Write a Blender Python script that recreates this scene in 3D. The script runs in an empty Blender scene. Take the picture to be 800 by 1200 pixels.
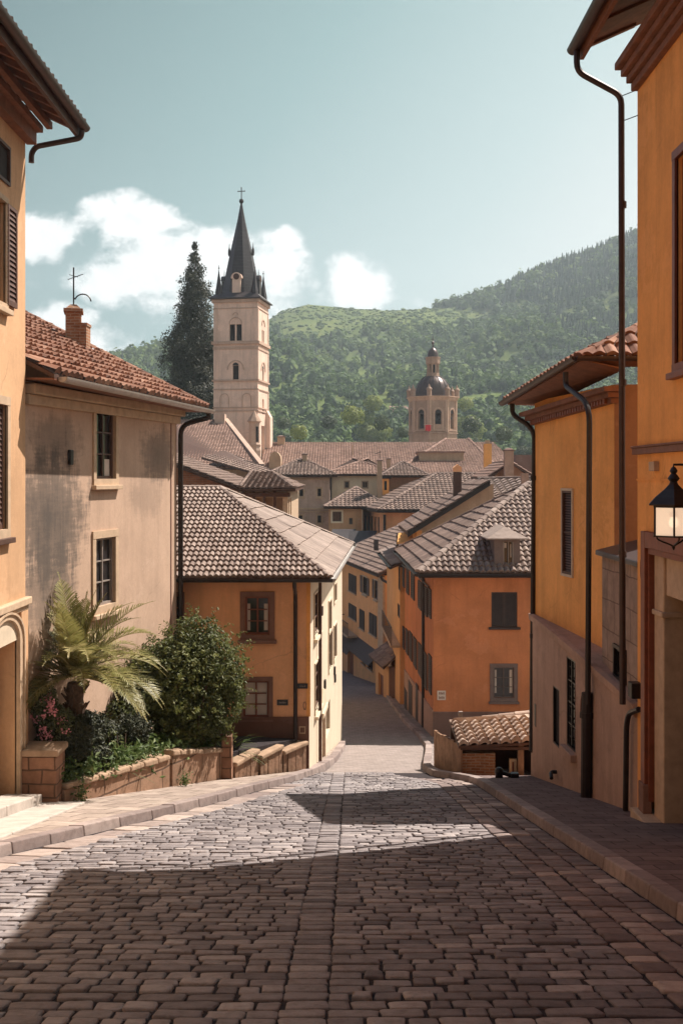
import bpy, bmesh, math, random
import numpy as np
from mathutils import Vector, Matrix, noise as mnoise
R = random.Random(7)
NP = np.random.RandomState(11)
C = bpy.context.scene.collection
scene = bpy.context.scene
# ------------------------------------------------------------------ measures
F = 1300.0; CX = 400.0; HZ = 560.0
def P(px, py, Y): return Vector(((px-CX)*Y/F, Y, (HZ-py)*Y/F))
def V(x, y, z): return Vector((x, y, z))
def gz(Y):                       # height of the street, eye of the photographer = 0
    if Y < 27.5: return -2.0-0.195*Y
    if Y < 42: return -7.3625-0.18*(Y-27.5)
    if Y < 80: return -9.9725-0.11*(Y-42)
    if Y < 140: return -14.1525-0.05*(Y-80)
    return -17.1525
# ------------------------------------------------------------------ materials
def new_mat(name):
    m = bpy.data.materials.new(name); m.use_nodes = True
    nt = m.node_tree; nt.nodes.clear()
    out = nt.nodes.new('ShaderNodeOutputMaterial')
    b = nt.nodes.new('ShaderNodeBsdfPrincipled')
    nt.links.new(b.outputs[0], out.inputs['Surface'])
    return m, nt, b, out
def N(nt, typ, **kw):
    n = nt.nodes.new(typ)
    for k, v in kw.items():
        if k in ('loc',): continue
        if hasattr(n, k): setattr(n, k, v)
        else: n.inputs[k].default_value = v
    return n
def pos(nt, scale=(1,1,1)):
    g = nt.nodes.new('ShaderNodeNewGeometry')
    mp = nt.nodes.new('ShaderNodeMapping'); mp.inputs['Scale'].default_value = scale
    nt.links.new(g.outputs['Position'], mp.inputs['Vector'])
    return mp.outputs[0]
def ramp(nt, fac, stops):
    r = nt.nodes.new('ShaderNodeValToRGB'); cr = r.color_ramp
    while len(cr.elements) < len(stops): cr.elements.new(0.5)
    for e, (p, c) in zip(cr.elements, stops):
        e.position = p; e.color = (*c, 1) if len(c) == 3 else c
    nt.links.new(fac, r.inputs[0]); return r.outputs[0]
def noise(nt, vec, scale, detail=4, rough=0.55):
    n = nt.nodes.new('ShaderNodeTexNoise'); n.inputs['Scale'].default_value = scale
    n.inputs['Detail'].default_value = detail; n.inputs['Roughness'].default_value = rough
    nt.links.new(vec, n.inputs['Vector']); return n.outputs['Fac']
def mix(nt, fac, a, b, mode='MIX'):
    m = nt.nodes.new('ShaderNodeMix'); m.data_type = 'RGBA'; m.blend_type = mode
    for s, x in ((0, fac), (6, a), (7, b)):
        if hasattr(x, 'is_linked'): nt.links.new(x, m.inputs[s])
        elif s == 0: m.inputs[0].default_value = x
        else: m.inputs[s].default_value = (*x, 1)
    return m.outputs[2]
def math_(nt, op, a, b=0.0, c=None):
    m = nt.nodes.new('ShaderNodeMath'); m.operation = op
    for i, x in enumerate((a, b) if c is None else (a, b, c)):
        if hasattr(x, 'is_linked'): nt.links.new(x, m.inputs[i])
        else: m.inputs[i].default_value = x
    return m.outputs[0]
def bump(nt, b, h, strength=0.3, dist=0.02):
    n = nt.nodes.new('ShaderNodeBump'); n.inputs['Strength'].default_value = strength
    n.inputs['Distance'].default_value = dist
    nt.links.new(h, n.inputs['Height']); nt.links.new(n.outputs[0], b.inputs['Normal'])
def sc(c, k): return tuple(max(0, min(1, x*k)) for x in c)
def plaster(name, col, var=0.16, streak=0.25, stains=(), stain_col=(0.09,0.075,0.065), rough=0.9, bmp=0.25, patch=None):
    m, nt, b, out = new_mat(name)
    p = pos(nt); ps = pos(nt, (2.2, 2.2, .22)); ps2 = pos(nt, (7, 7, .5))
    c = ramp(nt, noise(nt, p, 0.9, 6, .62), [(0.3, sc(col, 1-var)), (0.52, col), (0.72, sc(col, 1+var*.8))])
    if patch:
        c = mix(nt, ramp(nt, noise(nt, p, 1.7, 7, .7), [(0.55, (0,0,0)), (0.66, (.6,.6,.6))]), c, patch)
    st = ramp(nt, noise(nt, ps, 1.0, 7, .7), [(0.47, (0,0,0)), (0.78, (1,1,1))])
    c = mix(nt, math_(nt, 'MULTIPLY', st, streak*2.4), c, sc(col, .55))
    s2 = ramp(nt, noise(nt, ps2, 1.0, 4, .6), [(0.55, (0,0,0)), (0.85, (1,1,1))])
    c = mix(nt, math_(nt, 'MULTIPLY', s2, streak*.8), c, sc(col, .6))
    pa = ramp(nt, noise(nt, pos(nt, (1,1,1.3)), .55, 9, .74), [(0.56, (0,0,0)), (0.585, (1,1,1))])
    c = mix(nt, math_(nt, 'MULTIPLY', pa, .34), c, tuple(min(1, x*1.12+.05) for x in col))
    cr = nt.nodes.new('ShaderNodeTexVoronoi'); cr.feature = 'DISTANCE_TO_EDGE'; cr.inputs['Scale'].default_value = .55
    wv = nt.nodes.new('ShaderNodeMix'); wv.data_type = 'VECTOR'; wv.inputs[0].default_value = .22; nn_ = nt.nodes.new('ShaderNodeTexNoise'); nn_.inputs['Scale'].default_value = 2.2; nn_.inputs['Detail'].default_value = 5
    nt.links.new(p, nn_.inputs['Vector']); nt.links.new(p, wv.inputs[4]); nt.links.new(nn_.outputs['Color'], wv.inputs[5]); nt.links.new(wv.outputs[1], cr.inputs['Vector'])
    ck = ramp(nt, cr.outputs['Distance'], [(0.0, (1,1,1)), (0.006, (0,0,0))])
    ck = math_(nt, 'MULTIPLY', ck, ramp(nt, noise(nt, p, .8, 3), [(.5, (0,0,0)), (.62, (.5,.5,.5))]))
    c = mix(nt, ck, c, sc(col, .35))
    fine = noise(nt, p, 14, 4, .7)
    c = mix(nt, .22, c, ramp(nt, fine, [(0.3, sc(col, .7)), (0.7, sc(col, 1.2))]))
    for (cx, cy, cz, rx, ry, rz, k) in stains:
        g = nt.nodes.new('ShaderNodeNewGeometry')
        mp = nt.nodes.new('ShaderNodeMapping'); mp.vector_type = 'TEXTURE'
        mp.inputs['Location'].default_value = (cx, cy, cz); mp.inputs['Scale'].default_value = (rx, ry, rz)
        nt.links.new(g.outputs['Position'], mp.inputs['Vector'])
        ln = nt.nodes.new('ShaderNodeVectorMath'); ln.operation = 'LENGTH'
        nt.links.new(mp.outputs[0], ln.inputs[0])
        d = math_(nt, 'SUBTRACT', 1.15, ln.outputs['Value'])
        n1 = noise(nt, pos(nt, (1, 1, .55)), 2.6, 8, .72)
        n2 = noise(nt, pos(nt, (1.2, 1.2, 9)), 1.6, 4, .6)
        n3 = noise(nt, pos(nt, (9, 9, .6)), 1.3, 4, .6)
        s = math_(nt, 'ADD', math_(nt, 'MULTIPLY', d, .62), math_(nt, 'SUBTRACT', math_(nt, 'ADD', math_(nt,'MULTIPLY', n1, .9), math_(nt,'MULTIPLY', math_(nt, 'ADD', n2, n3), .42)), .62))
        s = ramp(nt, s, [(0.30, (0,0,0)), (0.55, (k,k,k)), (.95, (min(1,k*1.3),)*3)])
        c = mix(nt, s, c, stain_col)
    nt.links.new(c, b.inputs['Base Color']); b.inputs['Roughness'].default_value = rough
    b.inputs['Specular IOR Level'].default_value = .2
    bump(nt, b, math_(nt, 'ADD', fine, math_(nt, 'MULTIPLY', noise(nt, p, 3, 5), 1.5)), bmp, .012)
    return m
def simple(name, col, rough=.6, metal=0.0, var=.25, scale=6, bmp=.1, spec=.4, dist=.005):
    m, nt, b, out = new_mat(name); p = pos(nt)
    n1 = noise(nt, p, scale, 6, .65)
    c = ramp(nt, n1, [(0.28, sc(col, 1-var)), (0.5, col), (0.75, sc(col, 1+var))])
    nt.links.new(c, b.inputs['Base Color']); b.inputs['Roughness'].default_value = rough
    b.inputs['Metallic'].default_value = metal; b.inputs['Specular IOR Level'].default_value = spec
    bump(nt, b, noise(nt, p, scale*5, 4), bmp, dist); return m
def tinted(name, c0, c1, c2, rough=.85, nscale=5, bmp=.4, dist=.008, moss=None, spec=.25):
    """per-piece colour (face attribute 'tint') plus fine noise: tiles, setts, stones"""
    m, nt, b, out = new_mat(name); p = pos(nt)
    a = nt.nodes.new('ShaderNodeAttribute'); a.attribute_name = 'tint'
    c = ramp(nt, a.outputs['Fac'], [(0.05, c0), (0.5, c1), (0.95, c2)])
    n1 = noise(nt, p, nscale, 6, .7)
    c = mix(nt, 1.0, c, ramp(nt, n1, [(0.25, (.62,.6,.58)), (0.55, (1,1,1)), (.8, (1.15,1.12,1.1))]), 'MULTIPLY')
    big = noise(nt, p, .35, 4, .6)
    c = mix(nt, 1.0, c, ramp(nt, big, [(0.3, (.8,.78,.78)), (0.6, (1.05,1.05,1.05))]), 'MULTIPLY')
    if moss:
        c = mix(nt, ramp(nt, noise(nt, p, 1.3, 6, .75), [(0.56, (0,0,0)), (0.72, (.55,.55,.55))]), c, moss)
    nt.links.new(c, b.inputs['Base Color']); b.inputs['Roughness'].default_value = rough
    b.inputs['Specular IOR Level'].default_value = spec
    bump(nt, b, noise(nt, p, nscale*6, 5, .7), bmp, dist); return m
def leafmat(name, c0, c1, c2, trans=.35, rough=.55, attr='tint'):
    m, nt, b, out = new_mat(name)
    a = nt.nodes.new('ShaderNodeAttribute'); a.attribute_name = attr
    c = ramp(nt, a.outputs['Fac'], [(0.0, c0), (0.5, c1), (1.0, c2)])
    nt.links.new(c, b.inputs['Base Color']); b.inputs['Roughness'].default_value = rough
    b.inputs['Specular IOR Level'].default_value = .3
    tr = nt.nodes.new('ShaderNodeBsdfTranslucent'); nt.links.new(c, tr.inputs['Color'])
    mx = nt.nodes.new('ShaderNodeMixShader'); mx.inputs[0].default_value = trans
    nt.links.new(b.outputs[0], mx.inputs[1]); nt.links.new(tr.outputs[0], mx.inputs[2])
    nt.links.new(mx.outputs[0], out.inputs['Surface']); return m
def brickmat(name, c1, c2, mortar, sx=.25, sy=.065, msize=.012, axis='wall', rough=.9, bmp=.5, rot=0):
    m, nt, b, out = new_mat(name)
    g = nt.nodes.new('ShaderNodeNewGeometry')
    sep = nt.nodes.new('ShaderNodeSeparateXYZ'); nt.links.new(g.outputs['Position'], sep.inputs[0])
    cmb = nt.nodes.new('ShaderNodeCombineXYZ')
    if axis == 'wall':
        nt.links.new(math_(nt, 'ADD', sep.outputs[0], math_(nt, 'MULTIPLY', sep.outputs[1], .9)), cmb.inputs[0])
        nt.links.new(sep.outputs[2], cmb.inputs[1])
    else:
        nt.links.new(sep.outputs[0], cmb.inputs[0]); nt.links.new(sep.outputs[1], cmb.inputs[1])
    nz = nt.nodes.new('ShaderNodeTexNoise'); nz.inputs['Scale'].default_value = 2.5
    nt.links.new(g.outputs['Position'], nz.inputs['Vector'])
    vm = nt.nodes.new('ShaderNodeMix'); vm.data_type = 'VECTOR'; vm.inputs[0].default_value = .06
    nt.links.new(cmb.outputs[0], vm.inputs[4]); nt.links.new(nz.outputs['Color'], vm.inputs[5])
    mp = nt.nodes.new('ShaderNodeMapping'); mp.inputs['Rotation'].default_value = (0,0,rot)
    nt.links.new(vm.outputs[1], mp.inputs['Vector'])
    bt = nt.nodes.new('ShaderNodeTexBrick'); bt.inputs['Scale'].default_value = 1
    bt.inputs['Brick Width'].default_value = sx; bt.inputs['Row Height'].default_value = sy
    bt.inputs['Mortar Size'].default_value = msize; bt.inputs['Mortar Smooth'].default_value = .3
    bt.inputs['Color1'].default_value = (*c1, 1); bt.inputs['Color2'].default_value = (*c2, 1)
    bt.inputs['Mortar'].default_value = (*mortar, 1); bt.inputs['Bias'].default_value = 0
    nt.links.new(mp.outputs[0], bt.inputs['Vector'])
    p = pos(nt)
    c = mix(nt, 1.0, bt.outputs['Color'], ramp(nt, noise(nt, p, 3.2, 6, .7), [(0.3, (.65,.62,.6)), (0.7, (1.15,1.1,1.1))]), 'MULTIPLY')
    nt.links.new(c, b.inputs['Base Color']); b.inputs['Roughness'].default_value = rough
    b.inputs['Specular IOR Level'].default_value = .2
    h = math_(nt, 'ADD', math_(nt, 'MULTIPLY', bt.outputs['Fac'], -1.2), math_(nt, 'MULTIPLY', noise(nt, p, 22, 4), .5))
    bump(nt, b, h, bmp, .015); return m
M = {}
def build_materials():
    M['orange'] = plaster('orange_plaster', (.82,.43,.225), var=.2, streak=.26)
    M['amber'] = plaster('amber_plaster', (.82,.385,.12), var=.2, streak=.3)
    M['amber2'] = plaster('amber_plaster_lower', (.84,.405,.13), var=.2, streak=.3)
    M['deep_orange'] = plaster('deep_orange_plaster', (.53,.205,.088), var=.24, streak=.32)
    M['beige'] = plaster('weathered_beige_plaster', (.48,.335,.245), var=.15, streak=.2, stains=[
        (-5.35,20.4,-.75,.75,1.7,1.35,.75), (-5.3,20.3,-2.0,.7,1.3,.9,.55), (-4.25,25.6,.55,.5,1.2,.7,.5), (-4.45,25.0,-.35,.5,1.2,.6,.28), (-5.3,20.6,.7,.5,1.3,.5,.45)])
    M['peach'] = plaster('peach_plaster', (.57,.345,.195), var=.15, streak=.3, stains=[(-5.47,18.8,-.9,.5,.8,1.6,.35)], stain_col=(.33,.2,.11))
    M['cream'] = plaster('cream_plaster', (.62,.52,.395), var=.10, streak=.12)
    M['cream2'] = plaster('pale_cream_plaster', (.80,.69,.51), var=.1, streak=.15)
    M['yellow'] = plaster('yellow_plaster', (.74,.40,.185), var=.14, streak=.2)
    M['ochre'] = plaster('ochre_plaster', (.72,.385,.165), var=.14, streak=.2)
    M['graystone'] = plaster('grey_stone_render', (.47,.34,.27), var=.2, streak=.3, patch=(.27,.2,.15))
    M['tan'] = plaster('tan_render', (.44,.31,.21), var=.2, streak=.35, patch=(.3,.2,.13))
    M['dado'] = plaster('grey_pink_dado_render', (.42,.275,.205), var=.2, streak=.35, patch=(.22,.15,.12), bmp=.6)
    M['dado2'] = plaster('mauve_plinth_paint', (.20,.125,.105), var=.14, streak=.25)
    M['plinth'] = plaster('brown_plinth_paint', (.17,.085,.06), var=.16, streak=.25)
    M['brownwall'] = plaster('shadow_brown_plaster', (.30,.165,.10), var=.15, streak=.3)  # plain brown on two far houses, painted-in shade on the amber end wall
    M['redbrown'] = brickmat('red_brown_brick', (.22,.10,.06), (.30,.15,.09), (.25,.18,.13), .28, .08)
    M['tower'] = plaster('pink_tower_render', (.73,.54,.435), var=.16, streak=.42)
    M['towertrim'] = plaster('tower_trim_stone', (.50,.36,.28), var=.14, streak=.3)
    M['dome_stone'] = plaster('dome_tower_stone', (.40,.275,.205), var=.22, streak=.4, patch=(.3,.18,.13))
    M['dome_trim'] = plaster('dome_tower_trim', (.52,.36,.27), var=.16, streak=.3)
    M['slate'] = tinted('dark_slate', (.032,.026,.028), (.045,.036,.038), (.065,.052,.052), rough=.45, nscale=3, bmp=.2, spec=.5)
    M['dome_metal'] = simple('dome_metal_sheet', (.075,.05,.045), .38, .35, .3, 2.2, .15)
    M['tile_brown'] = tinted('brown_clay_tile', (.13,.09,.075), (.21,.145,.118), (.30,.215,.175), moss=(.14,.12,.10))
    M['tile_pale'] = tinted('pale_clay_tile', (.185,.135,.115), (.265,.20,.17), (.35,.275,.235), moss=(.20,.165,.14))
    M['tile_light'] = tinted('sunny_clay_tile', (.28,.20,.16), (.41,.31,.25), (.53,.42,.34), moss=(.27,.22,.18))  # brighter copy of the pale tile, sunlight put into the shed roof colour
    M['tile_far'] = tinted('far_clay_tile', (.21,.13,.10), (.285,.18,.14), (.35,.23,.185), nscale=2)
    M['tile_red'] = tinted('red_clay_tile', (.13,.065,.045), (.24,.112,.07), (.36,.205,.14), moss=(.22,.13,.09))
    M['tile_slab'] = tinted('roof_slab', (.215,.165,.14), (.27,.21,.178), (.33,.26,.22), moss=(.27,.21,.17))
    M['dark_metal'] = simple('dark_brown_metal', (.028,.02,.018), .42, .3, .3, 5, .05)
    M['gutter'] = simple('brown_gutter_metal', (.055,.035,.03), .45, .3, .3, 5, .05)
    M['zinc'] = simple('pale_zinc', (.42,.38,.35), .4, .5, .2, 5, .05)
    M['black'] = simple('black_iron', (.016,.013,.013), .45, .2, .3, 9, .1)
    M['wood_dark'] = simple('dark_brown_wood', (.075,.034,.022), .6, 0, .35, 7, .25)
    M['wood_red'] = simple('red_brown_wood', (.19,.055,.026), .5, 0, .3, 6, .2)
    M['wood_soffit'] = simple('soffit_wood', (.19,.075,.038), .7, 0, .35, 5, .3)
    M['shutter'] = simple('dark_shutter_paint', (.035,.022,.02), .55, 0, .3, 7, .15)
    M['shutter_br'] = simple('brown_shutter_paint', (.085,.038,.024), .55, 0, .3, 7, .15)
    M['shutter_gr'] = simple('grey_shutter_paint', (.11,.085,.075), .6, 0, .3, 7, .15)
    M['shutter_pale'] = simple('pale_shutter_paint', (.42,.36,.30), .6, 0, .25, 7, .15)
    M['trim_brown'] = simple('brown_window_surround', (.20,.105,.075), .8, 0, .2, 5, .2)
    M['trim_grey'] = simple('grey_window_surround', (.16,.115,.10), .8, 0, .2, 5, .2)
    M['trim_pale'] = simple('pale_window_surround', (.56,.46,.34), .8, 0, .15, 5, .2)
    M['trim_tan'] = simple('tan_window_surround', (.46,.33,.22), .8, 0, .2, 5, .2)
    M['frame_grey'] = simple('grey_window_paint', (.23,.19,.165), .55, 0, .2, 6, .1)
    M['curtain'] = simple('white_curtain', (.55,.47,.40), .85, 0, .12, 4, .1)
    M['stone'] = simple('pale_step_stone', (.42,.37,.325), .8, 0, .22, 3.5, .4, .25, .01)
    M['kerb'] = tinted('kerb_stone', (.215,.172,.16), (.275,.222,.205), (.335,.275,.25), nscale=6, bmp=.5)
    M['blockstone'] = brickmat('grey_ashlar', (.33,.25,.20), (.38,.29,.23), (.2,.145,.115), .9, .5, .012, bmp=.4)
    M['brick'] = brickmat('old_brick', (.27,.115,.06), (.37,.19,.105), (.36,.27,.20), .21, .065, .013)
    M['pillar'] = brickmat('pillar_stone', (.25,.135,.085), (.35,.20,.13), (.13,.08,.055), .42, .22, .016, bmp=.7)
    M['planter'] = brickmat('planter_stone', (.28,.175,.115), (.37,.245,.165), (.13,.085,.06), .9, .9, .02, bmp=.6)
    M['coping'] = simple('coping_stone', (.34,.235,.16), .9, 0, .3, 4, .6, .2, .015)
    M['plank'] = simple('weathered_plank', (.235,.14,.09), .85, 0, .45, 3, .7, .2, .02)
    m, nt, b, out = new_mat('window_glass')
    b.inputs['Base Color'].default_value = (.022,.020,.022,1); b.inputs['Roughness'].default_value = .08
    b.inputs['Specular IOR Level'].default_value = .5
    bump(nt, b, noise(nt, pos(nt), 1.5, 2), .04, .02); M['glass'] = m
    M['dark'] = simple('dark_opening', (.02,.015,.014), .9, 0, .2, 5, .05)
    M['setts'] = tinted('cobble_setts', (.142,.127,.133), (.255,.231,.233), (.41,.373,.362), nscale=8, bmp=.9, dist=.018, rough=.82)
    M['mortar'] = simple('joint_earth', (.040,.034,.036), .95, 0, .4, 9, .8, .1, .02)
    M['gutterstone'] = tinted('gutter_flagstone', (.155,.12,.115), (.25,.20,.185), (.43,.355,.31), nscale=7, bmp=.7, dist=.01)
    M['sign_black'] = simple('black_sign_enamel', (.018,.016,.017), .4, 0, .2, 6, .02)
    M['sign_white'] = simple('white_sign_enamel', (.62,.55,.49), .5, 0, .1, 6, .05)
    M['red_cloth'] = simple('red_cloth', (.62,.05,.06), .8, 0, .15, 4, .1)
    M['bark'] = simple('tree_bark', (.09,.06,.042), .9, 0, .4, 9, .9, .2, .03)
    M['palm_bark'] = simple('palm_bark', (.10,.062,.04), .9, 0, .5, 12, 1., .2, .03)
    M['leaf_bush'] = leafmat('bush_leaf', (.045,.055,.016), (.092,.110,.030), (.185,.195,.062))
    M['leaf_cyp'] = leafmat('conifer_leaf', (.020,.026,.015), (.036,.042,.022), (.075,.078,.038), trans=.15)
    M['leaf_palm'] = leafmat('palm_leaf', (.125,.122,.04), (.22,.207,.066), (.40,.34,.16), trans=.3, rough=.45)
    M['leaf_low'] = leafmat('low_plant_leaf', (.045,.075,.025), (.09,.14,.04), (.19,.24,.085))
    M['leaf_flower'] = leafmat('oleander_leaf', (.07,.085,.04), (.13,.15,.065), (.23,.23,.11))
    M['petal'] = simple('pink_petal', (.72,.30,.34), .7, 0, .35, 20, .1)
    M['leaf_tree'] = leafmat('tree_leaf', (.028,.042,.018), (.055,.078,.028), (.10,.125,.04))
    M['leaf_bright'] = leafmat('bright_tree_leaf', (.10,.14,.03), (.20,.24,.05), (.33,.35,.09))
    M['leaf_wood'] = leafmat('wood_leaf', (.034,.070,.018), (.078,.135,.028), (.17,.225,.052), trans=.25, rough=.8)
    M['leaf_fir'] = leafmat('fir_leaf', (.018,.038,.018), (.030,.056,.024), (.052,.082,.032), trans=.1, rough=.8)
    # street sheets
    M['paving_far'] = brickmat('worn_paving', (.255,.225,.21), (.29,.257,.24), (.21,.185,.172), .22, .16, .008, 'flat', bmp=.2)
    M['pave_left'] = brickmat('pale_flagstone', (.30,.25,.215), (.39,.335,.285), (.13,.10,.085), .62, .5, .014, 'flat', bmp=.5, rot=.3)
    M['pave_right'] = brickmat('dark_flagstone', (.135,.104,.10), (.195,.152,.143), (.08,.062,.058), .46, .3, .012, 'flat', bmp=.6)
    m, nt, b, out = new_mat('ground_earth_and_grass'); p = pos(nt)
    near = ramp(nt, noise(nt, p, .6, 6), [(.3, (.16,.12,.09)), (.7, (.25,.2,.15))])
    far = mix(nt, .5, ramp(nt, noise(nt, p, .035, 8, .7), [(.3, (.045,.085,.020)), (.5, (.09,.125,.03)), (.72, (.17,.185,.055))]), ramp(nt, noise(nt, p, .16, 8, .75), [(.32, (.035,.07,.018)), (.52, (.10,.13,.03)), (.7, (.19,.19,.07))]))
    g = nt.nodes.new('ShaderNodeNewGeometry'); s = nt.nodes.new('ShaderNodeSeparateXYZ')
    nt.links.new(g.outputs['Position'], s.inputs[0])
    f = nt.nodes.new('ShaderNodeMapRange'); f.inputs[1].default_value = 190; f.inputs[2].default_value = 240
    nt.links.new(s.outputs[1], f.inputs[0])
    nt.links.new(mix(nt, f.outputs[0], near, far), b.inputs['Base Color']); b.inputs['Roughness'].default_value = .95
    b.inputs['Specular IOR Level'].default_value = .1
    bump(nt, b, noise(nt, p, .25, 6), .6, .8); M['ground'] = m
build_materials()
# ------------------------------------------------------------------ builders
def settag(o, label=None, cat=None, group=None, kind=None):
    if label: o['label'] = label
    if cat: o['category'] = cat
    if group: o['group'] = group
    if kind: o['kind'] = kind
    return o
def thing(name, label, cat, loc, group=None, rz=0):
    o = bpy.data.objects.new(name, None); C.objects.link(o); o.empty_display_size = .3
    o.location = loc; o.rotation_euler = (0, 0, rz)
    return settag(o, label, cat, group)
def parent_keep(o, par):
    mw = Matrix.LocRotScale(par.location, par.rotation_euler, par.scale)
    p = par
    chain = [mw]
    while p.parent:
        chain.append(p.parent_basis if hasattr(p, 'parent_basis') else Matrix()); p = p.parent
    o.parent = par
    o.matrix_parent_inverse = WM(par).inverted()
def WM(o):
    m = Matrix.LocRotScale(o.location, o.rotation_euler, o.scale)
    if o.parent: return WM(o.parent) @ o.matrix_parent_inverse @ m
    return m
def link_mesh(name, me, parent=None, org=None):
    o = bpy.data.objects.new(name, me); C.objects.link(o)
    if org is not None: o.location = org
    if parent is not None:
        o.parent = parent; o.matrix_parent_inverse = WM(parent).inverted()
    return o
class MB:
    def __init__(s, T=None): s.v = []; s.f = []; s.t = []; s.T = T
    def add(s, pts):
        i = len(s.v)
        s.v.extend([s.T @ Vector(p) if s.T else Vector(p) for p in pts]); return i
    def face(s, pts, t=.5):
        i = s.add(pts); s.f.append(list(range(i, i+len(pts)))); s.t.append(t)
    def mesh(s, pts, faces, t=.5):
        i = s.add(pts)
        for f in faces: s.f.append([i+k for k in f]); s.t.append(t)
    def hexa(s, p, t=.5):    # p: 4 bottom, 4 top
        s.mesh(p, [(3,2,1,0),(4,5,6,7),(0,1,5,4),(1,2,6,5),(2,3,7,6),(3,0,4,7)], t)
    def box(s, x0, x1, y0, y1, z0, z1, t=.5):
        s.hexa([(x0,y0,z0),(x1,y0,z0),(x1,y1,z0),(x0,y1,z0),(x0,y0,z1),(x1,y0,z1),(x1,y1,z1),(x0,y1,z1)], t)
    def prism(s, poly, vec, t=.5):
        n = len(poly); vec = Vector(vec); q = [Vector(p) for p in poly]
        s.mesh(q+[p+vec for p in q], [tuple(range(n))[::-1], tuple(range(n, 2*n))]+[(i, (i+1) % n, n+(i+1) % n, n+i) for i in range(n)], t)
    def tube(s, pts, r, n=8, t=.5, cap=True):
        pts = [Vector(p) for p in pts]; rs = r if isinstance(r, (list, tuple)) else [r]*len(pts)
        rings = []; prev = None
        for i, p in enumerate(pts):
            d = (pts[min(i+1, len(pts)-1)]-pts[max(i-1, 0)]).normalized()
            a = prev if prev is not None else (Vector((0,0,1)) if abs(d.z) < .9 else Vector((1,0,0)))
            x = (a-d*a.dot(d)).normalized(); y = d.cross(x); prev = x
            rings.append([p+(x*math.cos(2*math.pi*k/n)+y*math.sin(2*math.pi*k/n))*rs[i] for k in range(n)])
        fs = []
        for i in range(len(pts)-1):
            for k in range(n): fs.append((i*n+k, i*n+(k+1) % n, (i+1)*n+(k+1) % n, (i+1)*n+k))
        if cap:
            fs.append(tuple(range(n))[::-1]); fs.append(tuple((len(pts)-1)*n+k for k in range(n)))
        s.mesh([q for r_ in rings for q in r_], fs, t)
    def lathe(s, prof, c=(0,0,0), n=16, rot=0, t=.5, cap=True):
        c = Vector(c); pts = []; fs = []
        for r, z in prof:
            for k in range(n):
                a = rot+2*math.pi*k/n; pts.append(c+Vector((r*math.cos(a), r*math.sin(a), z)))
        for i in range(len(prof)-1):
            for k in range(n): fs.append((i*n+k, i*n+(k+1) % n, (i+1)*n+(k+1) % n, (i+1)*n+k))
        if cap:
            fs.append(tuple(range(n))[::-1]); fs.append(tuple((len(prof)-1)*n+k for k in range(n)))
        s.mesh(pts, fs, t)
    def build(s, name, mat, parent=None, smooth=False, bevel=0, normals=True, origin=True):
        if not s.v: return None
        xs = [p.x for p in s.v]; ys = [p.y for p in s.v]; zs = [p.z for p in s.v]
        org = Vector(((min(xs)+max(xs))/2, (min(ys)+max(ys))/2, min(zs)))
        me = bpy.data.meshes.new(name)
        me.from_pydata([(p-org)[:] for p in s.v], [], s.f)
        at = me.attributes.new('tint', 'FLOAT', 'FACE'); at.data.foreach_set('value', s.t)
        me.materials.append(mat)
        if normals:
            bm = bmesh.new(); bm.from_mesh(me); bmesh.ops.recalc_face_normals(bm, faces=bm.faces); bm.to_mesh(me); bm.free()
        if smooth is True: me.polygons.foreach_set('use_smooth', [True]*len(me.polygons))
        me.update()
        o = link_mesh(name, me, parent, org)
        if smooth == 'auto':
            me.polygons.foreach_set('use_smooth', [True]*len(me.polygons))
            try: me.set_sharp_from_angle(angle=math.radians(35))
            except Exception: pass
        if bevel:
            b = o.modifiers.new('bevel', 'BEVEL'); b.width = bevel; b.segments = 2; b.limit_method = 'ANGLE'; b.angle_limit = .6
        return o
def npmesh(name, v, f, mat, parent=None, tint=None, smooth=False, org=None):
    v = np.asarray(v, dtype=np.float32)
    if org is None: org = Vector(((v[:,0].min()+v[:,0].max())/2, (v[:,1].min()+v[:,1].max())/2, v[:,2].min()))
    v = v-np.array(org[:], dtype=np.float32)
    f = np.asarray(f, dtype=np.int32); k = f.shape[1]
    me = bpy.data.meshes.new(name)
    me.vertices.add(len(v)); me.vertices.foreach_set('co', v.ravel())
    me.loops.add(f.size); me.loops.foreach_set('vertex_index', f.ravel())
    me.polygons.add(len(f)); me.polygons.foreach_set('loop_start', np.arange(0, f.size, k, dtype=np.int32))
    try: me.polygons.foreach_set('loop_total', np.full(len(f), k, dtype=np.int32))
    except Exception: pass
    if tint is not None:
        at = me.attributes.new('tint', 'FLOAT', 'FACE'); at.data.foreach_set('value', np.asarray(tint, dtype=np.float32))
    me.polygons.foreach_set('use_smooth', np.full(len(f), bool(smooth)))
    me.materials.append(mat); me.update(calc_edges=True); me.validate()
    return link_mesh(name, me, parent, org)
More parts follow.
